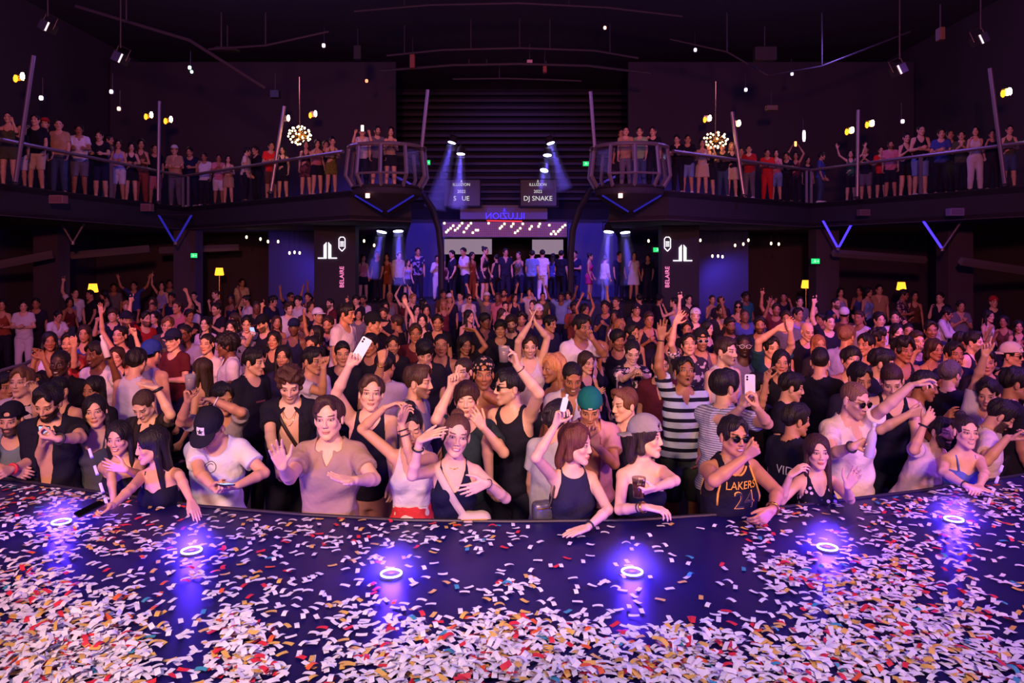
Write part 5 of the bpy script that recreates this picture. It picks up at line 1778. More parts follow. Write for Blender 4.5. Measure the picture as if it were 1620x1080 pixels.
M_RIG = simple('rig_pipe', (62, 52, 62), .6, .2)
def rig(pts, d, r_, lab, drops=()):
    root = link('lighting_rail', None, None, (0, 0, 0), lab, 'rail')
    m = MB(); m.tube([P3(x, y, d) for x, y in pts], r_ * .7, 8); m.obj('rail', [M_RIG], root)
    for x, y, y2 in drops:
        m = MB(); m.tube([P3(x, y, d), P3(x, y2, d)], .02, 6); m.obj('hanger', [M_RIG], root)
rig([(560, 18), (680, 8), (820, 5), (960, 12), (1080, 26)], 20, .05, 'topmost curved lighting rail', ((640, 12, -30), (900, 8, -30)))
rig([(612, 88), (700, 79), (822, 76), (940, 80), (1010, 92)], 22, .05, 'curved lighting rail with the long hanger', ((640, 86, 40), (745, 78, 30), (822, 76, 30), (870, 78, 30), (965, 84, 38)))
rig([(600, 112), (716, 103), (822, 101), (930, 104), (1030, 116)], 23, .06, 'curved catwalk rail below the long hanger', ((742, 101, 94), (770, 101, 94), (864, 102, 96)))
rig([(716, 125), (800, 124), (870, 126), (920, 128)], 24, .04, 'short straight rail under the catwalk', ((790, 125, 102),))
rig([(330, 78), (420, 72), (520, 50)], 17, .04, 'sloping cable rail on the side of the twin green lamp', ((420, 72, 20), (350, 77, 20)))
rig([(1060, 62), (1150, 82), (1215, 120), (1300, 105), (1440, 50)], 20, .035, 'sagging cable rail on the ceiling slope opposite', ((1150, 82, 20), (1300, 105, 20)))
rig([(120, 10), (300, 64), (420, 140)], 15, .05, 'long sloping rail above the dark balcony corner', ((200, 34, -20),))
# catwalk boxes and hoists
for x, y, w, h, d, lab in ((565, 82, 12, 22, 22, 'dark hoist box at the side of the catwalk'), (652, 96, 8, 22, 22, 'slim warm-lit hoist on the catwalk'), (838, 97, 9, 6, 23, 'small white box on the catwalk rail'), (862, 108, 6, 12, 23, 'small reddish hoist below the white box'), (1212, 84, 34, 22, 18, 'dim brown panel on the ceiling slope'), (1222, 170, 18, 8, 24, 'flat ochre panel under the ceiling slope'), (357, 76, 36, 6, 17, 'long dim lamp bar on the side rail'), (434, 148, 14, 12, 22, 'brown speaker box over the chandelier side'), (1492, 52, 8, 20, 16, 'ochre flag panel beside the box spotlight')):
    c = P3(x, y, d)
    r = link('rig_box', None, None, c, lab, 'box')
    W, H_ = w / F * d, h / F * d
    col = (210, 170, 170) if x == 838 else ((150, 70, 60) if x in (652, 862) else ((120, 84, 50) if x in (1222, 1492) else (40, 33, 38)))  # hoist cases are reddish, two panels ochre
    m = MB(); m.box((-W / 2, 0, -H_ / 2), (W / 2, .2, H_ / 2)); bevel(m.obj('case', [simple('rig_case', col, .6)], r), .015)
    m = MB(); m.tube([(0, .1, H_ / 2), (0, .1, H_ / 2 + .5)], .015, 6); m.obj('hanger', [M_RIG], r)

_t = NT('halo_haze'); _t.t.nodes.remove(_t.b)
_v = _t.n('ShaderNodeVolumeScatter'); _v.inputs[0].default_value = (.8, .8, 1, 1); 
_g = _t.n('ShaderNodeVectorMath', operation='LENGTH'); _t.put(_g.inputs[0], _t.n('ShaderNodeTexCoord').outputs['Object'])
_t.put(_v.inputs[1], _t.m('MULTIPLY', _t.m('POWER', _t.m('SUBTRACT', 1.0, _t.m('MULTIPLY', _g.outputs['Value'], 4.4), clamp=True), 2.0), 3.2))
_t.t.links.new(_v.outputs[0], _t.out.inputs['Volume']); M_HALO = _t.mat
# ------------------------------------------------------------------ ring lights in the stage
RINGS = ((97, 821), (303, 866), (619, 902), (1000, 899), (1309, 861), (1509, 817))
RLAB = ('glowing ring light nearest the bearded phone filmer', 'glowing ring light in front of the white starred-cap man', 'glowing ring light in front of the crossed-arm dancer', 'glowing ring light beyond the woman resting her hand', 'glowing ring light in front of the flowered top', 'glowing ring light in front of the blue strappy top')
for (x, y), lab in zip(RINGS, RLAB):
    X, Y = stage_pt(x, y, STAGEZ + .03)
    r = link('ring_light', None, None, (X, Y, STAGEZ), lab, 'light')
    m = MB(); m.lathe((0, 0, 0), [(.058, 0), (.058, .010), (.054, .012)], 28); m.obj('housing', [M_BLACK], r)
    m = MB(); m.tube([(.05 * math.cos(a), .05 * math.sin(a), .016) for a in np.linspace(0, 2 * math.pi, 32, endpoint=False)], .0048, 8, 0, True, False); m.obj('led_ring', [M_RING], r, True)
    m = MB(); m.lathe((0, 0, 0), [(.026, .012), (.024, .022), (.010, .024)], 18); m.obj('nozzle', [M_DSTEEL], r)
    l = bpy.data.lights.new('ring_glow', 'POINT'); l.energy = 19.0; l.color = (.07, .02, 1.0); l.shadow_soft_size = .05
    o = link('ring_glow', l, r, (0, 0, .06))
    m = MB(); m.lathe((0, 0, 0), [(.23, .002), (.22, .06), (.18, .14), (.10, .2), (.02, .225)], 24)  # haze dome added to give the ring its blue halo
    m.obj('haze_volume', [M_HALO], None, True, (X, Y, STAGEZ)[:0] or None, label='thin blue haze lit round the ' + lab.replace('glowing ', ''), cat='haze', kind='stuff').location = (X, Y, STAGEZ + .001)

# clear acrylic guards at both ends of the stage front
for pts, lab in (((138, 700, 172, 806), 'clear acrylic guard edge beside the grey camisole'), ((1588, 730, 1562, 800), 'clear acrylic guard edge beside the blue strappy top')):
    x0, y0, x1, y1 = pts
    dd = stage_pt(x1, y1)[1]
    a = P3(x0, y0, dd + .25); b = P3(x1, y1, dd)
    b[2] = STAGEZ
    r = link('acrylic_guard', None, None, (0, 0, 0), lab, 'guard')
    t = np.array([.012, 0, 0]); w = np.array([0, .0, 0])
    m = MB(); e = np.array([(.14 if x0 > 800 else -.14), .16, 0])
    v = [b, b + e, a + e, a]
    m.add([q - t for q in v] + [q + t for q in v], [(0, 1, 2, 3), (7, 6, 5, 4), (0, 4, 5, 1), (1, 5, 6, 2), (2, 6, 7, 3), (3, 7, 4, 0)]); m.obj('sheet', [M_GLASS], r)
    for k in (.1, .36, .62, .84):  # pale tubes stand in for glints along the acrylic edge
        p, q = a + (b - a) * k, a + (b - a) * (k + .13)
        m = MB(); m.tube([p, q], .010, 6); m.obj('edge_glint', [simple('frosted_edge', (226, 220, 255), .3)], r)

# ------------------------------------------------------------------ confetti
rg = random.Random(7)
blobs = [  # photo-space heaps: centre, spread, count, pile height
    (40, 935, 55, 40, 330, .035), (70, 1035, 90, 50, 900, .06), (150, 1000, 60, 45, 420, .05), (30, 1080, 120, 40, 500, .06), (200, 1060, 40, 30, 160, .03),
    (385, 1020, 34, 40, 230, .04), (400, 1075, 50, 26, 160, .03), (370, 985, 22, 14, 60, .015), (820, 1000, 120, 22, 330, .03), (760, 1040, 140, 28, 480, .04), (860, 1075, 190, 26, 560, .045),
    (640, 1060, 60, 24, 170, .03), (1080, 1040, 90, 36, 380, .04), (1130, 1075, 110, 26, 260, .03), (1245, 905, 26, 24, 120, .015), (1345, 930, 60, 34, 210, .02), (1420, 925, 42, 36, 170, .02), (1330, 985, 80, 40, 260, .03),
    (1400, 1040, 100, 40, 420, .035), (1520, 985, 60, 45, 260, .03), (1590, 1060, 60, 30, 130, .02), (1250, 1060, 60, 30, 200, .03), (820, 925, 26, 14, 46, .01), (1250, 806, 26, 8, 40, .008), (1195, 835, 34, 12, 46, .006), (1190, 865, 20, 14, 26, .006),
    (110, 780, 90, 22, 260, .006), (60, 830, 60, 22, 170, .006), (210, 850, 90, 26, 170, .006), (440, 845, 90, 18, 120, .006), (1450, 800, 60, 14, 110, .006), (1560, 790, 60, 28, 260, .006), (1440, 860, 110, 40, 260, .006), (340, 920, 120, 36, 120, .006),
    (570, 980, 80, 40, 110, .008), (730, 850, 60, 16, 40, .004), (620, 860, 60, 30, 50, .004)]
pieces = []
def drop(x, y, z):
    if y < HY + 200: return
    X, Y = stage_pt(x, y)
    # keep on the stage
    for (ax_, ay_), (bx_, by_) in zip(edge, edge[1:]):
        if ax_ <= X <= bx_:
            if Y > ay_ + (by_ - ay_) * (X - ax_) / (bx_ - ax_) - .06: return
            break
    else: return
    if Y < 2.3: return
    for q in RINGC:
        if (X - q[0]) ** 2 + (Y - q[1]) ** 2 < .075 ** 2: return
    pieces.append((X, Y, z))
RINGC = [stage_pt(x, y, STAGEZ + .03) for x, y in RINGS]
for cx_, cy_, sx_, sy_, n, zz in blobs:
    for _ in range(int(n * .8)):
        u, v = rg.gauss(0, .82), rg.gauss(0, .82)
        drop(cx_ + u * sx_, cy_ + v * sy_, STAGEZ + .002 + zz * rg.random() * math.exp(-.5 * (u * u + v * v)))
for _ in range(850):
    y = 770 + 320 * rg.random() ** 1.25
    drop(rg.uniform(-40, 1660), y, STAGEZ + .002 + .004 * rg.random())
PAL = [('white', (232, 228, 244), .75), ('gold', (222, 178, 92), .13), ('red', (214, 44, 62), .08), ('orange', (226, 96, 50), .02), ('teal', (60, 150, 180), .012)]
CM = []
for nm, col, w in PAL:
    t = NT('paper_' + nm)
    t.b.inputs['Base Color'].default_value = lin(col); t.b.inputs['Roughness'].default_value = .55
    CM.append(t.mat)


def strip(seed):
    """a curled paper strip about 5.5 by 2 cm"""
    g = random.Random(seed); n = 5; v = []; f = []
    L, W = .048, .0205
    k = g.uniform(-.004, .004) + (.007 if seed % 4 == 0 else 0); tw = g.uniform(-.12, .12)
    for i in range(n + 1):
        t = i / n * 2 - 1
        z = k * (1 - t * t) + abs(k) + .0006
        for s in (-1, 1):
            v.append((t * L / 2, s * W / 2, z + s * W / 2 * tw * t * .8 + abs(tw) * .008))
    for i in range(n):
        f.append((i * 2, i * 2 + 2, i * 2 + 3, i * 2 + 1))
    return v, f


STRIPS = [strip(i) for i in range(8)]
SMESH = {}
pieces.sort(key=lambda p: (p[1] - 3 * (p[2] - STAGEZ)))
big = set()
for i, p in enumerate(pieces):
    px_ = CX + F * p[0] / p[1]; py_ = HY + F * (CAMZ - p[2]) / p[1]
    if 10 < px_ < 1610 and py_ < 1072 and len(big) < 300:
        big.add(i)
bulk = MB()
for i, (X, Y, z) in enumerate(pieces):
    c = rg.random(); k = 0
    for j, q in enumerate(PAL):
        if c < q[2]: k = j; break
        c -= q[2]
    si = rg.randrange(8)
    tl = min(.9, (z - STAGEZ) * 22)
    R = Matrix.Translation((X, Y, z)) @ Matrix.Rotation(rg.uniform(0, 6.28), 4, 'Z') @ Matrix.Rotation(rg.gauss(0, .5) * tl, 4, 'X') @ Matrix.Rotation(rg.gauss(0, .4) * tl, 4, 'Y')
    if i in big:
        if (si, k) not in SMESH:
            mm = MB(); mm.add(*STRIPS[si]); SMESH[si, k] = mm.mesh('confetti', [CM[k]], True)
        o = link('confetti', SMESH[si, k], None, None, PAL[k][0] + ' paper confetti strip lying in the near litter on the stage', 'confetti', PAL[k][0] + ' confetti strips nearest the camera')
        o.matrix_world = R
    else:
        v, f = STRIPS[si]
        bulk.add([R @ Vector(q) for q in v], f, k)
bulk.obj('confetti_litter', CM, None, True, label='thick litter of white, gold and red paper confetti over the dark stage', cat='confetti', kind='stuff')
print('confetti', len(pieces))
# ------------------------------------------------------------------ prints, lettering, straps and things held
def bvh_of(me):
    v = [q.co.copy() for q in me.vertices]
    return BVHTree.FromPolygons(v, [tuple(p.vertices) for p in me.polygons])


def decal(parent, target, me, c, n, up, name='print', lift=.003):
    """lay a flat shape on the surface of a garment (coordinates of that garment)"""
    x, y, n = ortho(n, up)
    t = bvh_of(target.data)
    bm_ = [q.co.copy() for q in me.vertices]
    for i, q in enumerate(bm_):
        p = Vector(c + x * q.x + y * q.y + n * .35)
        h = t.ray_cast(p, Vector(-n))
        me.vertices[i].co = (h[0] if h[0] is not None else Vector(c + x * q.x + y * q.y)) + Vector(n) * lift
    o = link(name, me, parent)
    if target.parent is parent:
        o.matrix_local = target.matrix_local
    return o


def flat(polys, mat, cut=4):
    """flat outline shapes, triangulated and refined so that they can follow a surface"""
    import bmesh
    b = bmesh.new()
    for p in polys:
        b.faces.new([b.verts.new((x, y, 0)) for x, y in p])
    bmesh.ops.triangulate(b, faces=b.faces[:])
    bmesh.ops.subdivide_edges(b, edges=b.edges[:], cuts=cut, use_grid_fill=True)
    me = bpy.data.meshes.new('print'); b.to_mesh(me); b.free(); me.materials.append(mat)
    return me


def flat_text(s, size, mat, shear=0, width=1.0):
    import bmesh
    me = text_mesh(s, size, 0.0, mat)
    b = bmesh.new(); b.from_mesh(me)
    bmesh.ops.triangulate(b, faces=b.faces[:])
    long_ = [e for e in b.edges if e.calc_length() > size * .25]
    bmesh.ops.subdivide_edges(b, edges=long_, cuts=2, use_grid_fill=True)
    for v in b.verts:
        v.co.x = v.co.x * width + shear * v.co.y
    b.to_mesh(me); b.free()
    return me


def annulus(r0, r1, n=28):
    a = np.linspace(0, 2 * math.pi, n + 1)
    return [[(r0 * math.cos(a[i]), r0 * math.sin(a[i])), (r1 * math.cos(a[i]), r1 * math.sin(a[i])), (r1 * math.cos(a[i + 1]), r1 * math.sin(a[i + 1])), (r0 * math.cos(a[i + 1]), r0 * math.sin(a[i + 1]))] for i in range(n)]


def star(r, k=.42):
    return [(r * (1 if i % 2 == 0 else k) * math.sin(i * math.pi / 5), r * (1 if i % 2 == 0 else k) * math.cos(i * math.pi / 5)) for i in range(10)]


def path_on(b, pts, front=True):
    """(u, h) torso points dropped onto the garment"""
    t = bvh_of(b.topobj.data); out = []
    n = b.tf if front else -b.tf
    for u, h in pts:
        p = b.T(u, 0, h) + n * .4
        q = t.ray_cast(Vector(p), Vector(-n))
        if q[0] is not None:
            out.append(np.array(q[0]) + n * .002)
    return out


def strap(b, u0, h0, u1, h1, lift=.022, n=16):
    """points of a strap running over the chest between two torso points, and back round behind"""
    st = b.station(); out = []
    for i in range(n + 1):
        t = i / n
        u = u0 + (u1 - u0) * t; h = h0 + (h1 - h0) * t
        a_ = np.interp(h, st[:, 0], st[:, 1]) + lift + .02; d_ = np.interp(h, st[:, 0], st[:, 2]) + lift
        v = d_ * math.sqrt(max(.0, 1 - min(1, abs(u) / a_) ** 2.2))
        out.append(b.T(u, v + np.interp(h, st[:, 0], st[:, 3]), h))
    return out


if not SKIPH:
    def wpos(b, local): return b.o + local
    # phones
    lit = emis('phone_screen', (190, 200, 255), 1.2)
    phone(P3(71, 684, h02.o[1] - .40 if False else (h02.o + h02.arm['R']['grip'])[1] - .02), (-.1, .75, .65), (.3, -.5, .9), True, 'black phone in the hands of the bearded man in the open shirt', lit)
    phone(h05.o + h05.arm['R']['grip'] + np.array([-.03, -.03, .03]), (.1, .25, -1), (-.5, -.7, .1), True, 'dark phone lying in the fingers of the laughing black-haired woman')
    phone(h07.o + h07.arm['R']['grip'] + np.array([.02, -.02, .02]), (0, -.2, -1), (.6, -.6, .1), True, 'dark phone in both hands of the man in the starred cap', lit)
    phone(h11.o + h11.arm['R']['grip'] + np.array([.045, 0, .05]), (.1, -1, .15), (.5, 0, .9), False, 'white phone held up above the young man in the navy vest')
    phone(h25.o + (h25.arm['R']['grip'] + h25.arm['L']['grip']) * .5 + np.array([0, 0, .07]), (.05, -1, .1), (.03, 0, 1), False, 'white phone held high by the man in the striped grey tee')
    phone(h47.o + h47.arm['L']['grip'] + np.array([0, 0, .05]), (-.2, -1, .1), (0, 0, 1), True, 'phone in front of the man in the red patterned shirt')
    phone(h57.o + h57.arm['R']['grip'] + np.array([0, 0, .03]), (0, .8, .6), (0, -.5, .8), True, 'phone checked by the man in the dark spotted shirt', lit)
    # other things in hands
    clear = simple('clear_bottle', (226, 214, 230), .12, alpha=.75)
    bottle(h29.o + h29.arm['R']['grip'] + np.array([.0, -.01, .02]), (.12, -.1, 1), 'clear bottle in the fist of the man in sunglasses and beige shirt', clear)
    cup(h17.o + h17.arm['L']['grip'] + np.array([-.03, -.02, .0]), 'clear drink cup held overhead by the man in dark glasses')
    cup(h08.o + h08.arm['R']['grip'] + np.array([0, -.02, .06]), 'clear drink cup with a white rim beside the bent arm and fist', (226, 214, 220))
    cup(h23.o + h23.arm['L']['grip'], 'small dark glass in the hand of the woman in the grey cap', (40, 30, 40))
    bottle(h46.o + h46.arm['L']['grip'] + np.array([0, -.02, .06]), (-.3, 0, 1), 'slim pale bottle raised by the laughing man in the white tee', simple('bottle_pale', (226, 214, 220), .25))
    c = h19.o + h19.arm['R']['grip'] + np.array([0, -.01, .05])
    x, y, z = ortho((0, -1, .1), (.25, 0, 1))
    m = MB(); m.prism(rounded(.034, .085, .012), -.013, .013, 0); v = m.obj('vaporizer', [M_WHITE], None, label='small white vaporizer raised by the brown-haired woman in the dark top', cat='vaporizer'); v.matrix_world = frame_mat(c, x, y, z)
    m = MB(); m.lathe((.004, .05, 0), [(.008, -.012), (.007, .012)], 12, 0, Matrix.Rotation(RAD(90), 4, 'X')); m.obj('mouthpiece', [M_WHITE], v)
    c = h34.o + h34.arm['R']['grip'] + np.array([.05, -.03, .02])
    g = glasses_mesh(False).obj('glasses', [M_WHITE, M_WHITE], None, True, label='pale glasses held by the bearded man in the white tee', cat='glasses')
    g.matrix_world = frame_mat(c, nrm((.9, -.3, .2)), nrm((-.3, -.9, .1)), nrm((-.2, .1, .95)))

    # bags and straps
    def bag(b, pts, mat, label, body_at=None, bmat=None, size=(.12, .05, .10), r=.013):
        root = link('crossbody_bag', None, None, b.o, label, 'bag')
        m = MB()
        side = nrm(np.cross(pts[-1] - pts[0], b.tf))
        v = []; f = []
        for i, p in enumerate(pts):
            for s in (-1, 1):
                for k in (0, .006):
                    v.append(p + side * s * r + b.tf * k)
        for i in range(len(pts) - 1):
            a, c = i * 4, i * 4 + 4
            f += [(a + 1, a + 3, c + 3, c + 1), (a + 2, a, c, c + 2), (a, a + 1, c + 1, c), (a + 3, a + 2, c + 2, c + 3)]
        m.add(v, f); m.obj('strap', [mat], root, True)
        if body_at is not None:
            w, t, h = size
            g_ = Grid(np.array([-w, -.1, -h - .02]), np.array([w, .1, h + .02]), .008); d_ = g_.new()
            _, X, Y, Z = g_.win(np.array([-9, -9, -9.]), np.array([9, 9, 9.]))
            q = np.power(np.abs(X / (w * .8)), 3.5) + np.power(np.abs(Y / (t * .9)), 2.5) + np.power(np.abs(Z / (h * .9)), 3.5)
            d_ = ((np.power(q, 1 / 3) - 1) * t + .002 * np.sin(X * 60 + Z * 25)).astype(np.float32)
            co_, qu = surfnet(g_, d_)
            o = link('pouch', mesh_np('pouch', co_, qu, [bmat or mat]), root, body_at)
            o.rotation_euler = (0, 0, RAD(b.sp.get('yaw', 0)))
            m = MB(); m.tube([(-w * .6, -t * .9, h * .45), (w * .6, -t * .9, h * .45)], .004, 6); m.obj('zip', [M_GOLD], o)
        return root
    bag(h09, strap(h09, .10, 1.44, -.14, 1.02, .012), M_LEATHER, 'dark leather strap bag slung across the bare chest of the curly-haired man', h09.T(-.17, .05, .98), None, (.10, .04, .08))
    bag(h13, strap(h13, .105, 1.43, -.12, 1.06, .028), M_CREAM, 'cream bag with a wide strap across the smiling woman in the black vest', h13.T(-.13, .10, 1.10), M_CREAM, (.13, .06, .075), .022)
    seq = NT('sequins'); vv = seq.n('ShaderNodeTexVoronoi'); vv.inputs['Scale'].default_value = 120.0
    seq.put(seq.b.inputs['Base Color'], seq.mix(seq.step(vv.outputs['Distance'], .2, .5), (.75, .72, .78, 1), (.05, .05, .07, 1))); seq.b.inputs['Metallic'].default_value = .6; seq.b.inputs['Roughness'].default_value = .3
    bag(h19, [h19.T(.125, .02, 1.40), h19.T(.165, .05, 1.28), h19.T(.19, .07, 1.25)], M_LEATHER, 'small silver sequinned bag hanging beside the brown-haired woman in the dark top', h19.T(.20, -.01, 1.19), seq.mat, (.085, .05, .085), .006)
    bag(h79, strap(h79, .09, 1.43, -.12, 1.02, .02), M_LEATHER, 'black bag strap across the white vest of the singing man', None)
    bag(h50, strap(h50, .09, 1.43, -.12, 1.02, .03), M_LEATHER, 'black sling bag on the chest of the man in the grey tee', h50.T(-.02, .16, 1.22), M_LEATHER, (.10, .04, .12))

    # bracelets and watches
    for b, side, wh, rr, th, mt in ((h12, 'L', .16, .031, .004, M_LEATHER), (h12, 'L', .30, .034, .004, M_BAND), (h13, 'R', .24, .032, .005, M_BAND), (h13, 'L', .05, .028, .003, M_BAND), (h17, 'L', .14, .032, .003, M_BAND), (h19, 'L', .08, .028, .006, M_BAND),
                                    (h23, 'R', .22, .031, .004, M_BAND), (h23, 'R', .10, .028, .006, M_GOLD), (h24, 'R', .08, .034, .005, M_BAND), (h02, 'L', .05, .035, .008, M_BAND), (h06, 'L', .06, .034, .012, M_BAND), (h08, 'L', .12, .034, .005, M_WHITE),
                                    (h29, 'R', .08, .034, .007, M_BAND), (h32, 'R', .08, .034, .007, M_BAND), (h26, 'L', .06, .036, .007, M_GOLD), (h33, 'R', .05, .027, .005, M_BAND), (h64, 'L', .1, .034, .006, M_GOLD), (h01, 'L', .06, .034, .010, simple('band_red', (220, 60, 70), .4))):
        ringband(b.r, b.arm[side], wh, rr * b.S * 1.06, th, mt, 'watch' if th > .0055 else 'bracelet')

    # prints
    ink = simple('print_dark', (40, 40, 52), .8); white = simple('print_white', (230, 226, 236), .8)
    gold = simple('print_gold', (240, 176, 70), .7); purple = simple('print_navy', (30, 24, 44), .7)
    cx_, cy_, cz_ = 0, .1, .085
    capo = [o for o in h07.r.children if o.name.startswith('cap')][0]
    decal(h07.r, capo, flat([[(-.026, -.026), (.026, -.026), (.026, .028), (-.026, .028)]], white, 3), np.array([0, .06, .085]), (0, 1, .35), (0, 0, 1), 'patch')
    decal(h07.r, capo, flat([star(.022)], ink, 2), np.array([0, .06, .085]), (0, 1, .35), (0, 0, 1), 'star', .006)
    c = h07.T(.02, 0, 1.34)
    decal(h07.r, h07.topobj, flat(annulus(.034, .038) + annulus(.020, .024)[3:14] , ink, 1), c, h07.tf, h07.t)
    capo = [o for o in h20.r.children if o.name.startswith('cap')][0]
    decal(h20.r, capo, flat([[(-.014, -.006), (.014, -.006), (.014, .008), (-.014, .008)]], white, 2), np.array([0, .06, .058]), (0, 1, 0), (0, 0, 1), 'patch')
    decal(h26.r, h26.topobj, flat_text('LAKERS', .062, gold, .25, 1.0), h26.T(-.01, 0, 1.345), h26.tf, h26.t, 'lettering')
    decal(h26.r, h26.topobj, flat_text('24', .150, gold, 0, 1.0), h26.T(-.02, 0, 1.25), h26.tf, h26.t, 'number')
    decal(h26.r, h26.topobj, flat_text('24', .136, purple, 0, 1.0), h26.T(-.02, 0, 1.25), h26.tf, h26.t, 'number', .005)
    hh = [1.22, 1.26, 1.30, 1.34, 1.38, 1.42, 1.455]
    for s in (-1, 1):
        uo = [np.interp(q, [1.20, 1.30, 1.40, 1.5], [.26, .150, .115, .10]) * (.5 + .5 * h26.bw) - .008 for q in hh]
        for fr in (True, False):
            p = path_on(h26, [(s * min(u, .158), q) for u, q in zip(uo, hh)], fr)
            if len(p) > 2:
                m = MB(); m.tube(p, .007, 6); m.obj('piping', [gold], h26.r, True)
    p = path_on(h26, [(u, 1.455 - .045 * (1 - (abs(u) / .075) ** 2) - .008) for u in np.linspace(-.078, .078, 15)])
    if len(p) > 2:
        m = MB(); m.tube(p, .007, 6); m.obj('piping', [gold], h26.r, True)
    decal(h27.r, h27.topobj, flat_text('VID', .085, white), h27.T(.05, 0, 1.26), -h27.tf, h27.t, 'lettering')
    decal(h45.r, h45.topobj, flat([[(-.03, -.015), (.03, -.015), (.03, .015), (-.03, .015)]], white, 2), h45.T(-.07, 0, 1.31), h45.tf, h45.t)
    fig = [[(-.02, .10), (.02, .10), (.035, .05), (.09, .07), (.10, .04), (.03, .01), (.03, -.05), (-.02, -.06), (-.05, -.02), (-.02, .03)], [(-.10, -.11), (.10, -.10), (.08, -.125), (-.08, -.135)], [(-.08, -.07), (-.02, -.08), (-.05, -.095)]]
    decal(h46.r, h46.topobj, flat(fig, ink, 2), h46.T(-.02, 0, 1.15), h46.tf, h46.t)
    decal(h55.r, h55.topobj, flat([[(-.06, -.008), (.06, -.008), (.06, .008), (-.06, .008)]], simple('print_red', (120, 60, 60), .8), 2), h55.T(0, 0, 1.27), h55.tf, h55.t)
    decal(h73.r, h73.topobj, flat([[(-.03, -.02), (.03, -.015), (.02, .02), (-.025, .015)]], ink, 2), h73.T(-.05, 0, 1.28), h73.tf, h73.t)
    # necklaces
    for b, dh in ((h09, .10), (h09, .15), (h13, .035), (h76, .07)):
        st = b.station(); pts = []
        for q in np.linspace(-1, 1, 15):
            u = q * .062; h = 1.47 - dh * (1 - q * q)
            pts.append(b.T(u, np.interp(h, st[:, 0], st[:, 2]) * math.sqrt(max(0, 1 - (abs(u) / np.interp(h, st[:, 0], st[:, 1])) ** 2)) + np.interp(h, st[:, 0], st[:, 3]) + .004, h))
        m = MB(); m.tube(pts, .0025, 5); m.obj('necklace', [M_GOLD], b.r, True)
import re
# ------------------------------------------------------------------ the rest of the crowd: figures that share poses
POSE = {
    'down': ({'v': ((.16, .02, -1), (.05, .35, -1))}, {'v': ((.16, .02, -1), (.02, .5, -1))}, ''),
    'fold': ({'v': ((.25, .15, -1), (-.85, .75, .12)), 'hand': 'relax'}, {'v': ((.25, .15, -1), (-.85, .62, .02)), 'hand': 'relax'}, 'with folded arms'),
    'one': ({'v': ((.45, .1, .8), (-.05, .15, 1)), 'hand': 'open'}, {'v': ((.16, .02, -1), (.05, .4, -1))}, 'with one arm up'),
    'other': ({'v': ((.16, .02, -1), (.05, .5, -1))}, {'v': ((.45, .1, .85), (-.25, .2, 1)), 'hand': 'point'}, 'pointing up'),
    'both': ({'v': ((.75, .1, .6), (.25, .1, 1)), 'hand': 'open'}, {'v': ((.75, .1, .6), (.3, .1, 1)), 'hand': 'open'}, 'with both arms spread up'),
    'clap': ({'v': ((.45, .15, .9), (-.55, .15, 1)), 'hand': 'flat', 'pn': (1, 0, 0)}, {'v': ((.45, .15, .9), (-.55, .15, 1)), 'hand': 'flat', 'pn': (-1, 0, 0)}, 'clapping overhead'),
    'film': ({'v': ((.30, .75, -.35), (-.25, .35, 1)), 'hand': 'grip'}, {'v': ((.30, .75, -.35), (-.25, .35, 1)), 'hand': 'grip'}, 'with hands at the face'),
    'drink': ({'v': ((.25, .3, -1), (-.25, .35, 1)), 'hand': 'grip'}, {'v': ((.16, .02, -1), (.05, .5, -.8))}, 'with a hand at the mouth'),
    'lean': ({'v': ((.25, .45, -.9), (-.35, .9, -.1)), 'hand': 'relax'}, {'v': ((.25, .45, -.9), (-.35, .9, -.1)), 'hand': 'relax'}, 'leaning on the forearms'),
    'chest': ({'v': ((.2, .25, -1), (-.6, .6, .55)), 'hand': 'flat'}, {'v': ((.2, .25, -1), (-.6, .6, .55)), 'hand': 'flat'}, 'with hands joined at the chest'),
}
LEAN = {'lean': (12, 0), 'fold': (4, 0)}
HEADP = {'lean': (0, -14, 0), 'film': (0, 4, 0), 'chest': (0, -6, 0), 'one': (6, 4, 4), 'other': (-14, 2, -3), 'down': (10, 0, 0), 'both': (-5, 6, 0), 'clap': (4, 2, 2), 'drink': (-8, -2, 0), 'fold': (12, -4, 0)}
_arch = {}


def arch(pose, sex, fine=True):
    k = (pose, sex, fine)
    if k not in _arch:
        R, L, _ = POSE[pose]
        sp = dict(sex=sex, yaw=0, R=dict(R), L=dict(L), lean=LEAN.get(pose, (2, 0)), head=HEADP[pose], hs=1.10)
        b = Body(sp, 1.0); b.arms(np.zeros(3))
        v = (.015, .0085) if fine else (.030, .019)
        b.vox = v
        _arch[k] = dict(b=b, body=b.body(*v), tops={}, bots={}, shoes=b.shoes(.016 if fine else .03))
    return _arch[k]


def top_of(a, kind):
    if kind not in a['tops']:
        a['tops'][kind] = a['b'].top(kind, a['b'].vox[0] * .95, 3)
    return a['tops'][kind]


def bot_of(a, kind):
    if kind not in a['bots']:
        a['bots'][kind] = a['b'].bottom(kind, .02 if a['b'].vox[0] < .02 else .032)
    return a['bots'][kind]


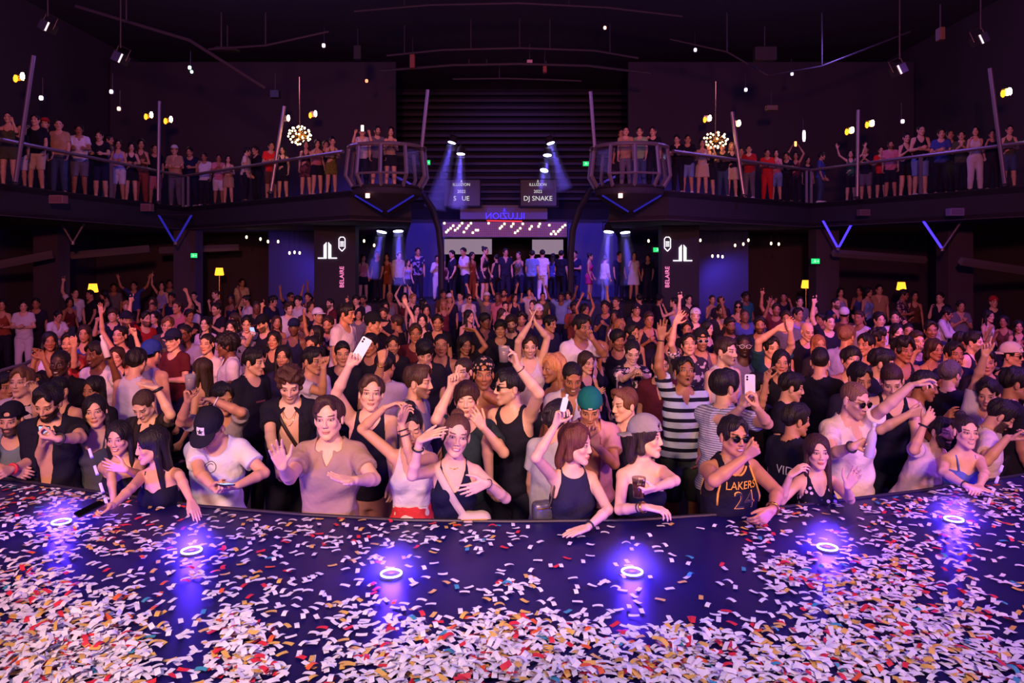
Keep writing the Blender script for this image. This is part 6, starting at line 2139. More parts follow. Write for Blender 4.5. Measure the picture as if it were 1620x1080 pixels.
COLS = {'black': (26, 24, 38), 'white': (222, 208, 218), 'navy': (30, 32, 66), 'grey': (112, 104, 118), 'red': (178, 40, 44), 'rust': (150, 70, 50), 'blue': (64, 74, 150), 'lilac': (160, 146, 206), 'teal': (30, 92, 98), 'tan': (186, 146, 112), 'pink': (206, 120, 132), 'olive': (78, 80, 56), 'green': (60, 120, 80), 'cream': (222, 196, 168), 'brown': (92, 56, 44), 'denim': (66, 82, 120), 'maroon': (96, 34, 44), 'pale green': (150, 180, 130), 'bright red': (226, 44, 36), 'magenta': (180, 40, 110), 'dark': (34, 29, 48), 'light blue': (120, 140, 190)}
TOPN = {'tee': 'tee', 'tank': 'vest top', 'polo': 'polo', 'shirt': 'open-necked shirt', 'dress': 'dress', 'tube': 'strapless top', 'cami': 'strappy top', 'long': 'long-sleeved top', 'crop': 'cropped top', 'tubedress': 'strapless dress'}
HCOL = {'black': DK, 'brown': BR, 'fair': (150, 104, 64), 'grey': (110, 100, 104)}
PARTN = {'tee': 't_shirt', 'polo': 'polo_shirt', 'shirt': 'shirt', 'tank': 'tank_top', 'crop': 'top', 'tube': 'top', 'cami': 'top', 'dress': 'dress', 'tubedress': 'dress', 'long': 'shirt'}
BOTN = {'jeans': 'jeans', 'pants': 'trousers', 'shorts': 'shorts', 'skirt': 'skirt', 'miniskirt': 'skirt'}
used_labels = set(o['label'] for o in bpy.data.objects if o.get('label'))


def uniq(base, extras):
    for e in [''] + list(extras):
        l = base + e
        if l not in used_labels:
            used_labels.add(l); return l
    n = 2
    while True:
        l = base + extras[-1] + ' %s' % ('again' * (n - 1))
        if l not in used_labels:
            used_labels.add(l); return l
        n += 1


def figure(origin, S, yaw, pose, sex, skin, hr, hcol, top, tcol, bot, bcol, label, group, beard=0, fine=True, capcol='dark', shoe=1, gl=None):
    a = arch(pose, sex, fine)
    r = link('person', a['body'], None, origin, label, 'person', group)
    r.rotation_euler = (0, 0, RAD(yaw)); r.scale = (S, S, S)
    set_mats(r, [skinmat(skin, HCOL[hcol], beard, 1, .5 if sex == 'f' else 0)])
    hm = a['b'].headmat()
    for st in (hr if isinstance(hr, (list, tuple)) else [hr]):
        if not st: continue
        c = st.startswith('cap')
        o = link('cap' if c else 'hair', hair(st, 1, .009 if fine else .016), r); o.matrix_local = hm
        set_mats(o, [cloth(COLS[capcol]) if c else hairmat(HCOL[hcol])])
    if top:
        o = link(PARTN[top], top_of(a, top), r); set_mats(o, [cloth(*tcol) if isinstance(tcol, tuple) else cloth(COLS[tcol])])
    if bot and top not in ('dress', 'tubedress'):
        o = link(BOTN[bot], bot_of(a, bot), r); set_mats(o, [cloth(COLS[bcol])])
    o = link('shoes', a['shoes'], r); set_mats(o, [SHOE[shoe]])
    if gl:
        o = link('sunglasses' if gl == 'dark' else 'glasses', GLM[gl], r); o.matrix_local = hm
    return r


GLM = {'dark': glasses_mesh(True).mesh('sunglasses', [M_LENS, M_FRAME], True), 'clear': glasses_mesh(False).mesh('glasses', [M_LENS, M_FRAME], True)}


def hxyz(pose, sex, yaw, S):
    h = arch(pose, sex)['b'].hc
    c, s = math.cos(RAD(yaw)), math.sin(RAD(yaw))
    return np.array([h[0] * c - h[1] * s, h[0] * s + h[1] * c, h[2]]) * S


def stand(x, y, d, floor, pose, sex, yaw, S=None):
    """feet position for a head seen at x, y"""
    t = P3(x, y, d)
    if S is None:
        S = (t[2] - floor) / arch(pose, sex)['b'].hc[2]
        S = min(1.12, max(.86, S))
    o = t - hxyz(pose, sex, yaw, S)
    o[2] = floor
    return o, S


# ---- balcony and pods: x, head y, sex, pose, top, colour, bottom, colour, skin, hair, label
BALC = [
    (13, 186, 'f', 'film', 'cami', 'olive', 'miniskirt', 'olive', 'l', 'bun', 'woman in an olive outfit checking a phone at the near end of the balcony'),
    (31, 204, 'm', 'down', 'tee', 'black', 'shorts', 'white', 'm', 'short', 'man in a black tee and white shorts behind the leaning pole'),
    (56, 190, 'm', 'drink', 'tee', 'black', 'shorts', 'cream', 'l', 'short', 'man in a black tee and cream shorts rubbing his face at the rail'),
    (71, 168, 'm', 'down', 'tee', 'dark', 'jeans', 'dark', 'l', ('under', 'capf'), 'man in a red cap standing behind the rail'),
    (93, 193, 'm', 'down', 'tee', 'tan', 'jeans', 'denim', 'l', 'buzz', 'bald-looking man in a tan tee and jeans on the balcony'),
    (125, 199, 'm', 'lean', 'polo', 'white', 'shorts', 'grey', 't', 'short', 'man in a white polo leaning on crossed forearms at the rail'),
    (157, 208, 'm', 'lean', 'tee', 'black', 'shorts', 'navy', 'l', 'short', 'man in a black tee and navy shorts leaning over the rail'),
    (173, 215, 'm', 'down', 'tee', 'lilac', 'jeans', 'denim', 'm', 'short', 'man in a lilac tee turned from the rail'),
    (187, 228, 'f', 'fold', 'tank', 'lilac', 'shorts', 'white', 'm', 'long', 'woman in a lilac top and white shorts beside the lilac tee'),
    (208, 232, 'f', 'lean', 'tank', 'black', 'miniskirt', 'black', 'l', 'long', 'woman in a black vest and short black skirt with forearms out'),
    (223, 226, 'f', 'fold', 'tank', 'brown', 'pants', 'rust', 'm', 'long', 'long-haired woman in rust trousers next to the short black skirt'),
    (245, 234, 'm', 'down', 'tee', 'black', 'shorts', 'pink', 'm', 'short', 'man in black with pink shorts behind the upright pole'),
    (276, 236, 'm', 'fold', 'shirt', 'tan', 'jeans', 'grey', 'l', ('under', 'capf'), 'man in a white cap and tan shirt at the balcony corner'),
    (300, 240, 'm', 'lean', 'tee', 'navy', 'jeans', 'navy', 'm', 'short', 'man in a navy tee leaning just past the white cap'),
    (323, 248, 'm', 'drink', 'tee', 'white', 'jeans', 'dark', 't', 'short', 'man in a white tee drinking at the corner of the rail'),
    (346, 250, 'm', 'chest', 'tee', 'pink', 'shorts', 'white', 't', 'short', 'man in a pink tee and white shorts near the rail corner'),
    (361, 254, 'f', 'fold', 'dress', 'tan', '', 'tan', 'l', 'long', 'woman in a short tan dress beside the pink tee'),
    (391, 240, 'm', 'down', 'shirt', 'cream', 'jeans', 'black', 'l', 'short', 'man in a cream shirt turned to the black jacket'),
    (404, 238, 'm', 'fold', 'long', 'black', 'jeans', 'black', 'm', 'short', 'man in a black long-sleeved top with his back to the cream shirt'),
    (429, 231, 'm', 'fold', 'tee', 'bright red', 'shorts', 'brown', 'm', 'short', 'man in a red shirt and brown shorts by the slanting pole'),
    (447, 247, 'f', 'drink', 'dress', 'black', '', 'black', 'l', 'long', 'woman in a black dress just past the slanting pole'),
    (484, 229, 'f', 'down', 'dress', ((70, 40, 50), 'spots', (120, 70, 80)), '', 'maroon', 'l', 'long', 'woman in a dark patterned mini dress under the chandelier'),
    (502, 246, 'f', 'drink', 'cami', 'pink', 'miniskirt', 'black', 'l', 'bob', 'woman in a pink strappy top beside the patterned mini dress'),
    (515, 232, 'm', 'down', 'tee', 'dark', 'jeans', 'dark', 'm', 'short', 'man in dark clothes behind the sequinned dress'),
    (526, 226, 'f', 'lean', 'dress', ((22, 20, 28), 'cobra', (130, 120, 40)), '', 'black', 'l', 'bun', 'woman in a black and yellow sequinned dress next to the pod'),
    (573, 212, 'm', 'film', 'shirt', 'white', 'jeans', 'navy', 'l', 'short', 'man in a white shirt filming with his phone from the pod'),
    (597, 207, 'm', 'down', 'tee', 'grey', 'shorts', 'dark', 'l', 'short', 'bearded man in a grey tee standing in the pod'),
    (618, 226, 'f', 'chest', 'cami', 'tan', 'miniskirt', 'black', 'l', 'long', 'woman in a tan top with a lit drink in the pod'),
    (983, 222, 'm', 'down', 'tee', 'dark', 'jeans', 'dark', 'm', 'short', 'man in dark clothes half hidden in the pod opposite'),
    (990, 224, 'm', 'down', 'tee', 'tan', 'jeans', 'grey', 'l', 'buzz', 'man in a pale tan tee at the middle of the pod'),
    (1012, 222, 'm', 'down', 'tee', 'pale green', 'jeans', 'denim', 'l', 'short', 'man in a pale green tee in the pod'),
    (1033, 217, 'm', 'drink', 'tee', 'black', 'jeans', 'black', 'l', 'short', 'man in a black tee drinking behind the pod rail'),
    (1071, 231, 'm', 'lean', 'polo', 'black', 'jeans', 'black', 'l', 'short', 'man in a black polo leaning on the rail next to the pod'),
    (1088, 227, 'm', 'fold', 'tee', 'black', 'shorts', 'light blue', 'm', 'short', 'man in a black tee and pale denim shorts with folded arms'),
    (1111, 240, 'f', 'chest', 'tank', 'white', 'skirt', 'cream', 'l', 'long', 'woman in a white top and white skirt at the rail'),
    (1122, 244, 'f', 'film', 'tank', 'black', 'skirt', 'dark', 'l', 'long', 'dark-clothed woman hidden beside the white skirt'),
    (1143, 239, 'm', 'lean', 'tee', 'black', 'jeans', 'denim', 'm', 'short', 'man in a black tee and jeans below the chandelier'),
    (1158, 247, 'f', 'drink', 'tank', 'black', 'skirt', 'cream', 'l', 'long', 'fair woman in a cream skirt beside the slanting pole'),
    (1173, 245, 'm', 'down', 'tee', 'dark', 'jeans', 'dark', 'm', 'short', 'man in dark clothes just behind the slanting pole'),
    (1185, 241, 'm', 'fold', 'tee', 'red', 'jeans', 'grey', 'l', 'short', 'man in a red tee and grey jeans past the slanting pole'),
    (1214, 246, 'm', 'fold', 'tee', 'bright red', 'pants', 'bright red', 'm', 'short', 'man dressed all in bright red on the balcony'),
    (1228, 250, 'f', 'fold', 'tank', 'pink', 'shorts', 'light blue', 'l', 'long', 'woman in a pink vest and pale denim shorts beside the all-red man'),
    (1244, 256, 'm', 'lean', 'tee', 'black', 'jeans', 'black', 'm', 'short', 'man in black reaching over the rail beside the pink vest'),
    (1259, 258, 'f', 'clap', 'tank', 'maroon', 'pants', 'dark', 'm', 'long', 'woman with a lit phone held up in both hands'),
    (1278, 262, 'f', 'down', 'tee', 'dark', 'jeans', 'dark', 'm', 'bob', 'dark-clothed woman beside the lit phone'),
    (1300, 250, 'm', 'down', 'tee', 'blue', 'jeans', 'denim', 'm', 'short', 'man in a blue tee and jeans turned sideways'),
    (1346, 246, 'f', 'both', 'tank', 'green', 'shorts', 'black', 'l', 'long', 'woman in a green vest with both arms raised by the upright pole'),
    (1369, 236, 'm', 'chest', 'tee', 'dark', 'shorts', 'grey', 'l', 'short', 'man in a dark tee and grey shorts behind the upright pole'),
    (1394, 240, 'm', 'chest', 'tee', 'bright red', 'shorts', 'black', 'l', 'short', 'man in a red tee and black shorts with a white chest print'),
    (1409, 229, 'm', 'down', 'tee', 'pink', 'shorts', 'black', 'm', 'short', 'man in a dull pink tee and black shorts'),
    (1434, 218, 'f', 'chest', 'dress', 'black', '', 'black', 'l', 'bun', 'woman in a black dress with her palms pressed together'),
    (1457, 206, 'm', 'fold', 'tank', 'black', 'shorts', 'light blue', 'l', 'buzz', 'tall man in a black sleeveless vest and pale shorts'),
    (1489, 211, 'm', 'fold', 'tee', 'blue', 'jeans', 'black', 'l', 'short', 'man in a blue tee and black trousers with clasped hands'),
    (1503, 213, 'm', 'down', 'tee', 'dark', 'jeans', 'dark', 'm', 'short', 'man in shadow behind the blue tee'),
    (1521, 214, 'm', 'chest', 'shirt', 'olive', 'jeans', 'black', 'l', 'short', 'man in an open olive shirt beside the white trousers'),
    (1543, 207, 'f', 'drink', 'tank', 'white', 'pants', 'white', 'l', 'long', 'woman in a white top and white trousers at the rail'),
    (1570, 214, 'm', 'drink', 'tee', 'dark', 'jeans', 'dark', 'm', 'short', 'man in dark clothes drinking beside the leaning pole'),
    (1597, 206, 'f', 'fold', 'tank', 'olive', 'shorts', 'denim', 'l', 'bun', 'woman in an olive vest and denim shorts with crossed arms'),
]


def bal_depth(x):
    B = [(0, 16.9), (290, 24.2), (553, 18.6)] if x < 800 else [(1057, 18.6), (1283, 22.6), (1620, 17.4)]
    return float(np.interp(x, [b[0] for b in B], [b[1] for b in B]))


rp = random.Random(11)
BHID = {71, 173, 245, 404, 515, 983, 1122, 1173, 1278, 1503, 1369}
for i, (x, y, sex, pose, top, tc, bot, bc, sk, hr, lab) in enumerate(BALC):
    inpod = 555 < x < 640 or 965 < x < 1045
    if inpod:
        d = 18.35 + (.1 if x in (597, 990, 618) else .45)
        if x in (573, 1012, 1033): d = 18.5
    else:
        d = bal_depth(x) + ((.42 if i % 2 else .62) if x not in BHID else 1.1)
        # keep clear of the folded rail
        if 250 < x < 330: d = bal_depth(x) + (.55 if x in (276, 300) else .7)
    zc = CAMZ + (HY - y) / F * d
    yaw = rp.uniform(-14, 14) + (18 if x < 700 else -18) + (70 if x in (173, 391, 1300) else 0) - (50 if x == 404 else 0)
    if x in (597,): yaw = 20
    o, S = stand(x, y, d, BALZ + (.012 if inpod else 0), pose, sex, yaw)
    figure(o, S, yaw, pose, sex, sk, hr, 'fair' if x == 1158 else 'black', top, tc, bot, bc, lab, 'people on the balcony', .7 if x in (597, 1409) else 0, True, 'white' if x == 276 else 'red', rp.choice((0, 1, 1)))
    used_labels.add(lab)
    if x in (573, 1259):
        a = arch(pose, sex)['b']; g = (a.arm['R']['grip'] + a.arm['L']['grip']) / 2
        c, s = math.cos(RAD(yaw)), math.sin(RAD(yaw))
        g = o + S * np.array([g[0] * c - g[1] * s, g[0] * s + g[1] * c, g[2] + .06])
        phone(g, (.1, -1, 0), (0, 0, 1), False, 'glowing phone raised by the man in the white shirt in the pod' if x == 573 else 'glowing orange phone held up over the balcony in both hands', emis('phone_glow', (255, 225, 215), 3.0) if x == 573 else emis('phone_flame', (255, 150, 70), 5.0)).rotation_euler.rotate_axis('Y', math.pi)

# ---- back platform
VIPS = [(575, 408, 'f', 'down', 'tank', 'pink', 'miniskirt', 'dark', 20), (597, 403, 'm', 'down', 'tee', 'dark', 'jeans', 'dark', -20), (612, 406, 'f', 'drink', 'dress', 'rust', '', 'dark', 10), (631, 404, 'm', 'down', 'tee', 'white', 'jeans', 'navy', 30), (661, 398, 'm', 'down', 'tee', ((30, 32, 66), 'spots', (150, 130, 170)), 'jeans', 'dark', 10),
        (692, 409, 'm', 'chest', 'long', 'white', 'pants', 'white', 0), (715, 402, 'm', 'down', 'tee', 'dark', 'jeans', 'black', -60), (733, 398, 'm', 'fold', 'tee', 'white', 'jeans', 'navy', -50), (747, 404, 'f', 'down', 'tank', 'rust', 'pants', 'rust', 40), (768, 395, 'f', 'down', 'dress', 'dark', '', 'dark', 60),
        (800, 399, 'm', 'down', 'shirt', 'dark', 'jeans', 'dark', 10), (820, 404, 'f', 'film', 'tank', 'grey', 'jeans', 'navy', -20), (842, 402, 'm', 'down', 'tee', 'light blue', 'jeans', 'navy', 160), (858, 401, 'm', 'down', 'tee', 'white', 'jeans', 'white', 170), (875, 406, 'f', 'down', 'tank', 'blue', 'jeans', 'navy', 150), (888, 402, 'm', 'down', 'tee', 'black', 'jeans', 'black', 150),
        (909, 402, 'm', 'fold', 'tee', 'navy', 'jeans', 'navy', -30), (934, 406, 'f', 'down', 'dress', 'magenta', '', 'magenta', 70), (958, 410, 'm', 'down', 'long', 'white', 'jeans', 'light blue', 120), (980, 404, 'm', 'down', 'tee', 'navy', 'jeans', 'navy', 20), (1003, 404, 'f', 'drink', 'tee', 'white', 'skirt', 'white', 10),
        (560, 415, 'f', 'down', 'tank', 'brown', 'jeans', 'dark', 30), (1025, 408, 'm', 'down', 'tee', 'dark', 'jeans', 'dark', -30), (785, 408, 'f', 'down', 'tank', 'black', 'jeans', 'black', 200), (645, 415, 'f', 'down', 'cami', 'lilac', 'miniskirt', 'navy', 40), (702, 418, 'f', 'down', 'tank', 'maroon', 'pants', 'dark', 20)]
for i, (x, y, sex, pose, top, tc, bot, bc, yaw) in enumerate(VIPS):
    o, S = stand(x, y, 26.9 + (i % 3) * .55, 1.15, pose, sex, yaw)
    nm = ('man' if sex == 'm' else 'woman')
    cn = 'spotted navy' if isinstance(tc, tuple) else tc
    lab = '%s in a %s %s %s on the blue-lit platform' % (nm, cn, TOPN[top], POSE[pose][2]); lab = lab.replace('  ', ' ').replace('open-necked ', '')
    ex = [', nearer the marquee', ', by the struts', ', seen from behind', ', beside the sign column']
    figure(o, S, yaw, pose, sex, 'm' if i % 3 else 'l', 'short' if sex == 'm' else ('long', 'bun')[i % 2], 'black', top, tc, bot, bc, uniq(lab, ex), 'people on the back platform', 0, False)

# ---- lounges under the balcony
LOUNGE = [(3, 482, 16, 'f', 'fold', 'tank', 'rust', 'pants', 'dark', 20), (37, 484, 16, 'm', 'fold', 'tee', 'white', 'pants', 'white', 20), (57, 480, 16.6, 'm', 'drink', 'tee', 'dark', 'jeans', 'dark', 30), (92, 500, 15, 'm', 'lean', 'shirt', 'white', 'jeans', 'navy', 60), (119, 464, 19.6, 'm', 'one', 'tee', 'white', 'jeans', 'dark', 40), (110, 478, 18.0, 'f', 'drink', 'tank', 'maroon', 'jeans', 'dark', 50),
          (142, 466, 19.8, 'm', 'down', 'tee', 'black', 'jeans', 'black', -30), (164, 466, 20.6, 'f', 'lean', 'tank', 'black', 'jeans', 'black', -60), (180, 455, 22.8, 'm', 'down', 'tee', 'grey', 'jeans', 'dark', 20), (212, 452, 23.6, 'm', 'both', 'tee', 'blue', 'jeans', 'navy', 10), (256, 452, 23.6, 'f', 'one', 'tank', 'lilac', 'jeans', 'navy', 10), (268, 449, 24.0, 'm', 'down', 'tee', 'green', 'jeans', 'dark', 20), (383, 440, 25.5, 'm', 'down', 'tee', 'cream', 'jeans', 'dark', 30),
          (1330, 462, 21, 'f', 'down', 'tank', 'lilac', 'jeans', 'navy', -20), (1360, 460, 20.6, 'f', 'drink', 'tank', 'blue', 'jeans', 'navy', -40), (1374, 462, 20, 'f', 'down', 'tank', 'light blue', 'jeans', 'navy', 20), (1391, 458, 20.4, 'm', 'down', 'shirt', 'tan', 'jeans', 'denim', -20), (1430, 466, 18.6, 'm', 'fold', 'shirt', ((190, 150, 140), 'floral', (60, 40, 60)), 'jeans', 'dark', 40), (1447, 468, 19, 'f', 'down', 'tank', 'brown', 'jeans', 'dark', -20),
          (1487, 471, 17.5, 'm', 'drink', 'shirt', 'black', 'jeans', 'black', -40), (1499, 496, 14.6, 'm', 'lean', 'long', 'white', 'jeans', 'navy', 50), (1520, 484, 16, 'm', 'chest', 'shirt', 'grey', 'pants', 'grey', -10), (1565, 500, 14.2, 'f', 'drink', 'crop', 'white', 'jeans', 'dark', 20), (1588, 508, 13.6, 'f', 'drink', 'tank', 'brown', 'jeans', 'dark', -40), (1612, 516, 12.8, 'f', 'chest', 'tank', 'black', 'jeans', 'black', -30), (1572, 478, 16.8, 'm', 'down', 'tee', 'dark', 'jeans', 'dark', -20)]
for i, (x, y, d, sex, pose, top, tc, bot, bc, yaw) in enumerate(LOUNGE):
    o, S = stand(x, y, d * 1.08, 0, pose, sex, yaw)
    cn = 'flowered' if isinstance(tc, tuple) else tc
    lab = '%s in a %s %s %s in the lounge' % ('man' if sex == 'm' else 'woman', cn, TOPN[top], POSE[pose][2]); lab = lab.replace('  ', ' ').replace('open-necked ', '')
    figure(o, S, yaw, pose, sex, ('m', 'l', 't')[i % 3], ('under', 'capb') if x == 1572 else ('short' if sex == 'm' else ('long', 'bob')[i % 2]), 'black', top, tc, bot, bc, uniq(lab, [' beside the railing', ' by the lamp']), 'people in the lounges', 0, d < 15, 'red')

# barrier rails of the lounges
for pts, lab in (([(-40, 606, 9.4), (40, 575, 10.8), (120, 535, 14.4), (205, 494, 21.6)], 'slim lounge barrier rising beside the white trousers in the lounge'), ([(1285, 496, 21.2), (1345, 513, 17.6), (1440, 545, 13.3), (1600, 590, 9.9)], 'blue-lit lounge barrier beside the white long-sleeved top'), ([(250, 483, 25.2), (330, 476, 28.0)], 'far blue-lit lounge barrier below the little green sign')):
    r = link('barrier', None, None, (0, 0, 0), lab, 'barrier')
    w = [P3(p[0], p[1], p[2] * 1.103) for p in pts]
    for p in w: p[2] = 1.0
    m = MB(); m.tube(w, .03, 8); m.obj('handrail', [M_STEEL], r)
    for a, b in zip(w, w[1:]):
        n = max(1, int(np.linalg.norm(b - a) / 1.6))
        for k in range(n):
            p = a + (b - a) * (k / n)
            m = MB(); m.tube([p * (1, 1, 0), p], .025, 6); m.obj('post', [M_DSTEEL], r)
        q = [a * (1, 1, 0) + (0, 0, .12), b * (1, 1, 0) + (0, 0, .12), b * (1, 1, 0) + (0, 0, .9), a * (1, 1, 0) + (0, 0, .9)]
        m = MB(); m.add(q, [(0, 1, 2, 3)]); o = m.obj('glass_panel', [M_GLASS], r); o.modifiers.new('s', 'SOLIDIFY').thickness = .012

# ---- the packed floor between the first rows and the back
NICK = {}
CUTS = (' with', ' and ', ' holding', ' looking', ' leaning', ' seen', ' dancing', ' shading', ' reaching', ' bent', ' hiding', ' at the', ' shouting', ' filming', ' turned', ' staring', ' peering', ' making', ' taking', ' facing', ' checking', ' half', ' clapping', ' resting', ' raising', ' smiling', ' standing', ' behind', ' lifting', ' bowing', ' stretching', ' tilting', ' singing', ' clasping', ' gazing', ' next', ' turning', ' while', ' its', ' talking', ' to one', ' across')
_all = [o['label'] for o in bpy.data.objects if o.get('category') == 'person']
for o in bpy.data.objects:
    if o.get('category') == 'person' and not o.get('group'):
        l = o['label']
        pos = sorted(i for i in (l.find(c, 9) for c in CUTS) if i > 8) + [len(l)]
        for i in pos:
            if sum(q.startswith(l[:i]) for q in _all) == 1 and i > 12: break
        NICK[o.name] = l[:i]
heads = [(CX + F * t[0] / t[1], HY + F * (CAMZ - t[2]) / t[1], t[1], r.name) for (r, o, t, b) in PEOPLE]
feet = [(o[0], o[1]) for (r, o, t, b) in PEOPLE]
rc = random.Random(5)
for x0, x1, dd in ((492, 566, 21.5), (1043, 1110, 21.5), (70, 96, 22), (286, 312, 24.6), (1290, 1316, 23.4), (1496, 1524, 21.5), (425, 500, 25.5), (1100, 1184, 25.5)):
    for q in np.linspace(x0, x1, 6):
        for e in (-.2, .25, .6): feet.append(((q - CX) / F * dd, dd + e))
MID = []
# raised arms that stand out in the middle and far crowd
KEY = [(640, 470, 'f', 'clap', 'tank', 'maroon'), (770, 470, 'm', 'one', 'tee', 'grey'), (798, 464, 'm', 'both', 'tee', 'rust'), (838, 462, 'm', 'film', 'tee', 'white'), (888, 470, 'm', 'both', 'tee', 'light blue'), (925, 490, 'f', 'clap', 'tank', 'lilac'), (975, 478, 'm', 'one', 'tee', 'dark'), (1030, 470, 'm', 'one', 'tee', 'black'), (1066, 478, 'f', 'film', 'tank', 'lilac'), (1100, 500, 'm', 'one', 'tee', 'maroon'),
       (1178, 500, 'm', 'both', 'tee', 'blue'), (1228, 490, 'm', 'one', 'tee', 'maroon'), (1240, 470, 'm', 'film', 'tee', 'dark'), (460, 470, 'm', 'both', 'shirt', 'black'), (500, 465, 'm', 'one', 'tee', 'dark'), (390, 475, 'm', 'drink', 'tee', 'white'), (230, 505, 'm', 'one', 'tee', 'red'), (1450, 540, 'm', 'film', 'tee', 'navy'), (1510, 560, 'm', 'film', 'tee', 'navy'), (1312, 510, 'm', 'one', 'tee', 'dark'), (1560, 572, 'm', 'drink', 'tee', 'dark'), (560, 470, 'm', 'down', 'tee', 'tan'), (190, 530, 'f', 'one', 'tank', 'rust')]
for x, y, sex, pose, top, tc in KEY:
    MID.append((x, y, sex, pose, top, tc))
keyn = len(MID)


def free(x, y, d, k=.8):
    for hx_, hy_, hd, _ in heads:
        w = .23 * F / min(d, hd)
        if abs(x - hx_) < w * k * .8 and abs(y - hy_) < w * k:
            return False
    X = (x - CX) / F * d
    for fx, fy in feet:
        if (X - fx) ** 2 + (d - fy) ** 2 < .43 ** 2:
            return False
    return True


def on_floor(x, d):
    X = (x - CX) / F * d
    if X < 0:
        lim = np.interp(d, [5.5, 10.4, 11.9, 15.9, 23.8, 27], [5.0, 6.6, 7.3, 8.8, 11.5, 9])
    else:
        lim = np.interp(d, [5.5, 10.9, 14.7, 19.4, 23.4, 27], [5.0, 6.9, 7.5, 8.4, 9.0, 8])
    return abs(X) < lim - .35


TOPS_M = (('tee', 8), ('tank', 2), ('shirt', 2), ('polo', 1)); TOPS_F = (('tank', 4), ('cami', 2), ('tee', 2), ('dress', 1))
CW = [('black', 30), ('dark', 22), ('white', 7), ('navy', 14), ('grey', 4), ('rust', 1), ('maroon', 6), ('red', 1), ('lilac', 4), ('teal', 2), ('tan', 2), ('pink', 1), ('olive', 3), ('blue', 2), ('brown', 6), ('cream', 1)]
PW = [('down', 52), ('fold', 9), ('chest', 9), ('one', 3), ('other', 2), ('both', 1), ('clap', 1), ('film', 5), ('drink', 9)]


def pick(w):
    t = rc.uniform(0, sum(q[1] for q in w))
    for k, v in w:
        t -= v
        if t <= 0: return k
    return w[0][0]


rows = []
d = 7.1
while d < 24.5:
    rows.append(d); d *= 1.075 if d < 14 else 1.09
cand = []
for d in rows:
    y0 = HY + F * (CAMZ - 1.6) / d
    step = .56 * F / d if d < 12 else .74 * F / d
    x = rc.uniform(0, step)
    while x < 1620:
        cand.append((x + rc.uniform(-.2, .2) * step, y0 + rc.uniform(-.05, .05) * F / d, d + rc.uniform(-.15, .15)))
        x += step
placed = 0
small = []


def put(x, y, d, sex, pose, top, tc, key=False):
    global placed
    yaw = rc.gauss(0, 22)
    if rc.random() < .10: yaw += rc.choice((90, -90, 150))
    o, S = stand(x, y, d, 0, pose, sex, yaw)
    hr = rc.choice(('short', 'short', 'fade', 'quiff', 'buzz', 'curly', 'bowl') if sex == 'm' else ('long', 'wavy', 'bun', 'bob', 'long', 'pony'))
    if sex == 'm' and rc.random() < .1: hr = ('under', rc.choice(('capf', 'capb')))
    hc_ = rc.choice(('black',) * 7 + ('brown',) * 4 + ('fair',))
    sk = rc.choice('fllmmmttb'); bd = rc.choice((0, 0, .4, .8)) if sex == 'm' else 0
    gl = 'dark' if rc.random() < .04 else None
    if placed >= 122 and not key:
        small.append((o, S, yaw, pose, sex, sk, hr, hc_, top, tc)); return
    near = min(((abs(hx_ - x) + abs(hy_ - y) * .7, n) for hx_, hy_, hd, n in heads if hd < d and n in NICK), default=None)
    hn = {'short': 'dark-haired' if hc_ == 'black' else hc_ + '-haired', 'fade': 'fade-cut', 'quiff': 'quiff-haired', 'buzz': 'crop-haired', 'curly': 'curly-haired', 'bowl': 'fringed', 'long': 'long-haired', 'wavy': 'wavy-haired', 'bun': 'bun-haired', 'bob': 'bob-haired', 'pony': 'ponytailed'}.get(hr if isinstance(hr, str) else '', 'capped')
    pp = POSE[pose][2]
    nwords = lambda q: len(re.findall(r"[A-Za-z]+", q))
    pose_w = '' if pose == 'down' else ' ' + {'fold': 'folding arms', 'one': 'one arm up', 'other': 'pointing up', 'both': 'arms spread', 'clap': 'clapping overhead', 'film': 'hands at face', 'drink': 'hand at mouth', 'chest': 'hands joined', 'lean': 'leaning'}[pose]
    nick = NICK[near[1]] if near else 'the crowd'
    who = 'man' if sex == 'm' else 'woman'
    lab = '%s %s in %s %s%s, behind %s' % (hn, who, tc, TOPN[top].replace('open-necked ', ''), pose_w, nick)
    if nwords(lab) > 16: lab = '%s in %s %s%s, behind %s' % (who, tc, TOPN[top].split()[0].replace('open-necked', 'shirt'), pose_w, nick)
    if nwords(lab) > 16: lab = '%s in %s, behind %s' % (who, tc, nick)
    if lab in used_labels:
        for alt in COLS:
            l2 = lab.replace(' in %s ' % tc, ' in %s ' % alt)
            if l2 not in used_labels:
                tc = alt; lab = l2; break
    used_labels.add(lab)
    figure(o, S, yaw, pose, sex, sk, hr, hc_, top, tc, 'jeans' if sex == 'm' else rc.choice(('jeans', 'miniskirt')), rc.choice(('dark', 'black', 'denim', 'navy')), lab, 'dancers packed on the floor', bd, d < 11, rc.choice(('black', 'navy', 'white', 'dark')), 1, gl)
    placed += 1
    feet.append((o[0], o[1])); heads.append((x, y, d, ''))


for x, y, sex, pose, top, tc in MID:
    d = F * (CAMZ - 1.6) / (y - HY)
    if free(x, y, d, .5): put(x, y, d, sex, pose, top, tc, True)
for x, y, d in cand:
    if not on_floor(x, d) or d > 24.5 or not free(x, y, d, .75): continue
    sex = 'm' if rc.random() < .68 else 'f'
    if rc.random() < .09: continue
    if sex == 'f': y += .06 * F / d
    put(x, y, d, sex, pick(PW), pick(TOPS_M if sex == 'm' else TOPS_F), pick(CW))
print('people one by one', len(PEOPLE) + len(BALC) + len(VIPS) + len(LOUNGE) + placed, 'far', len(small))

# the farthest rows, too small and too many to tell apart
verts = []; faces = []; mids = []; nv = 0; mats = []; mi = {}


def mslot(m):
    if m.name not in mi:
        mi[m.name] = len(mats); mats.append(m)
    return mi[m.name]


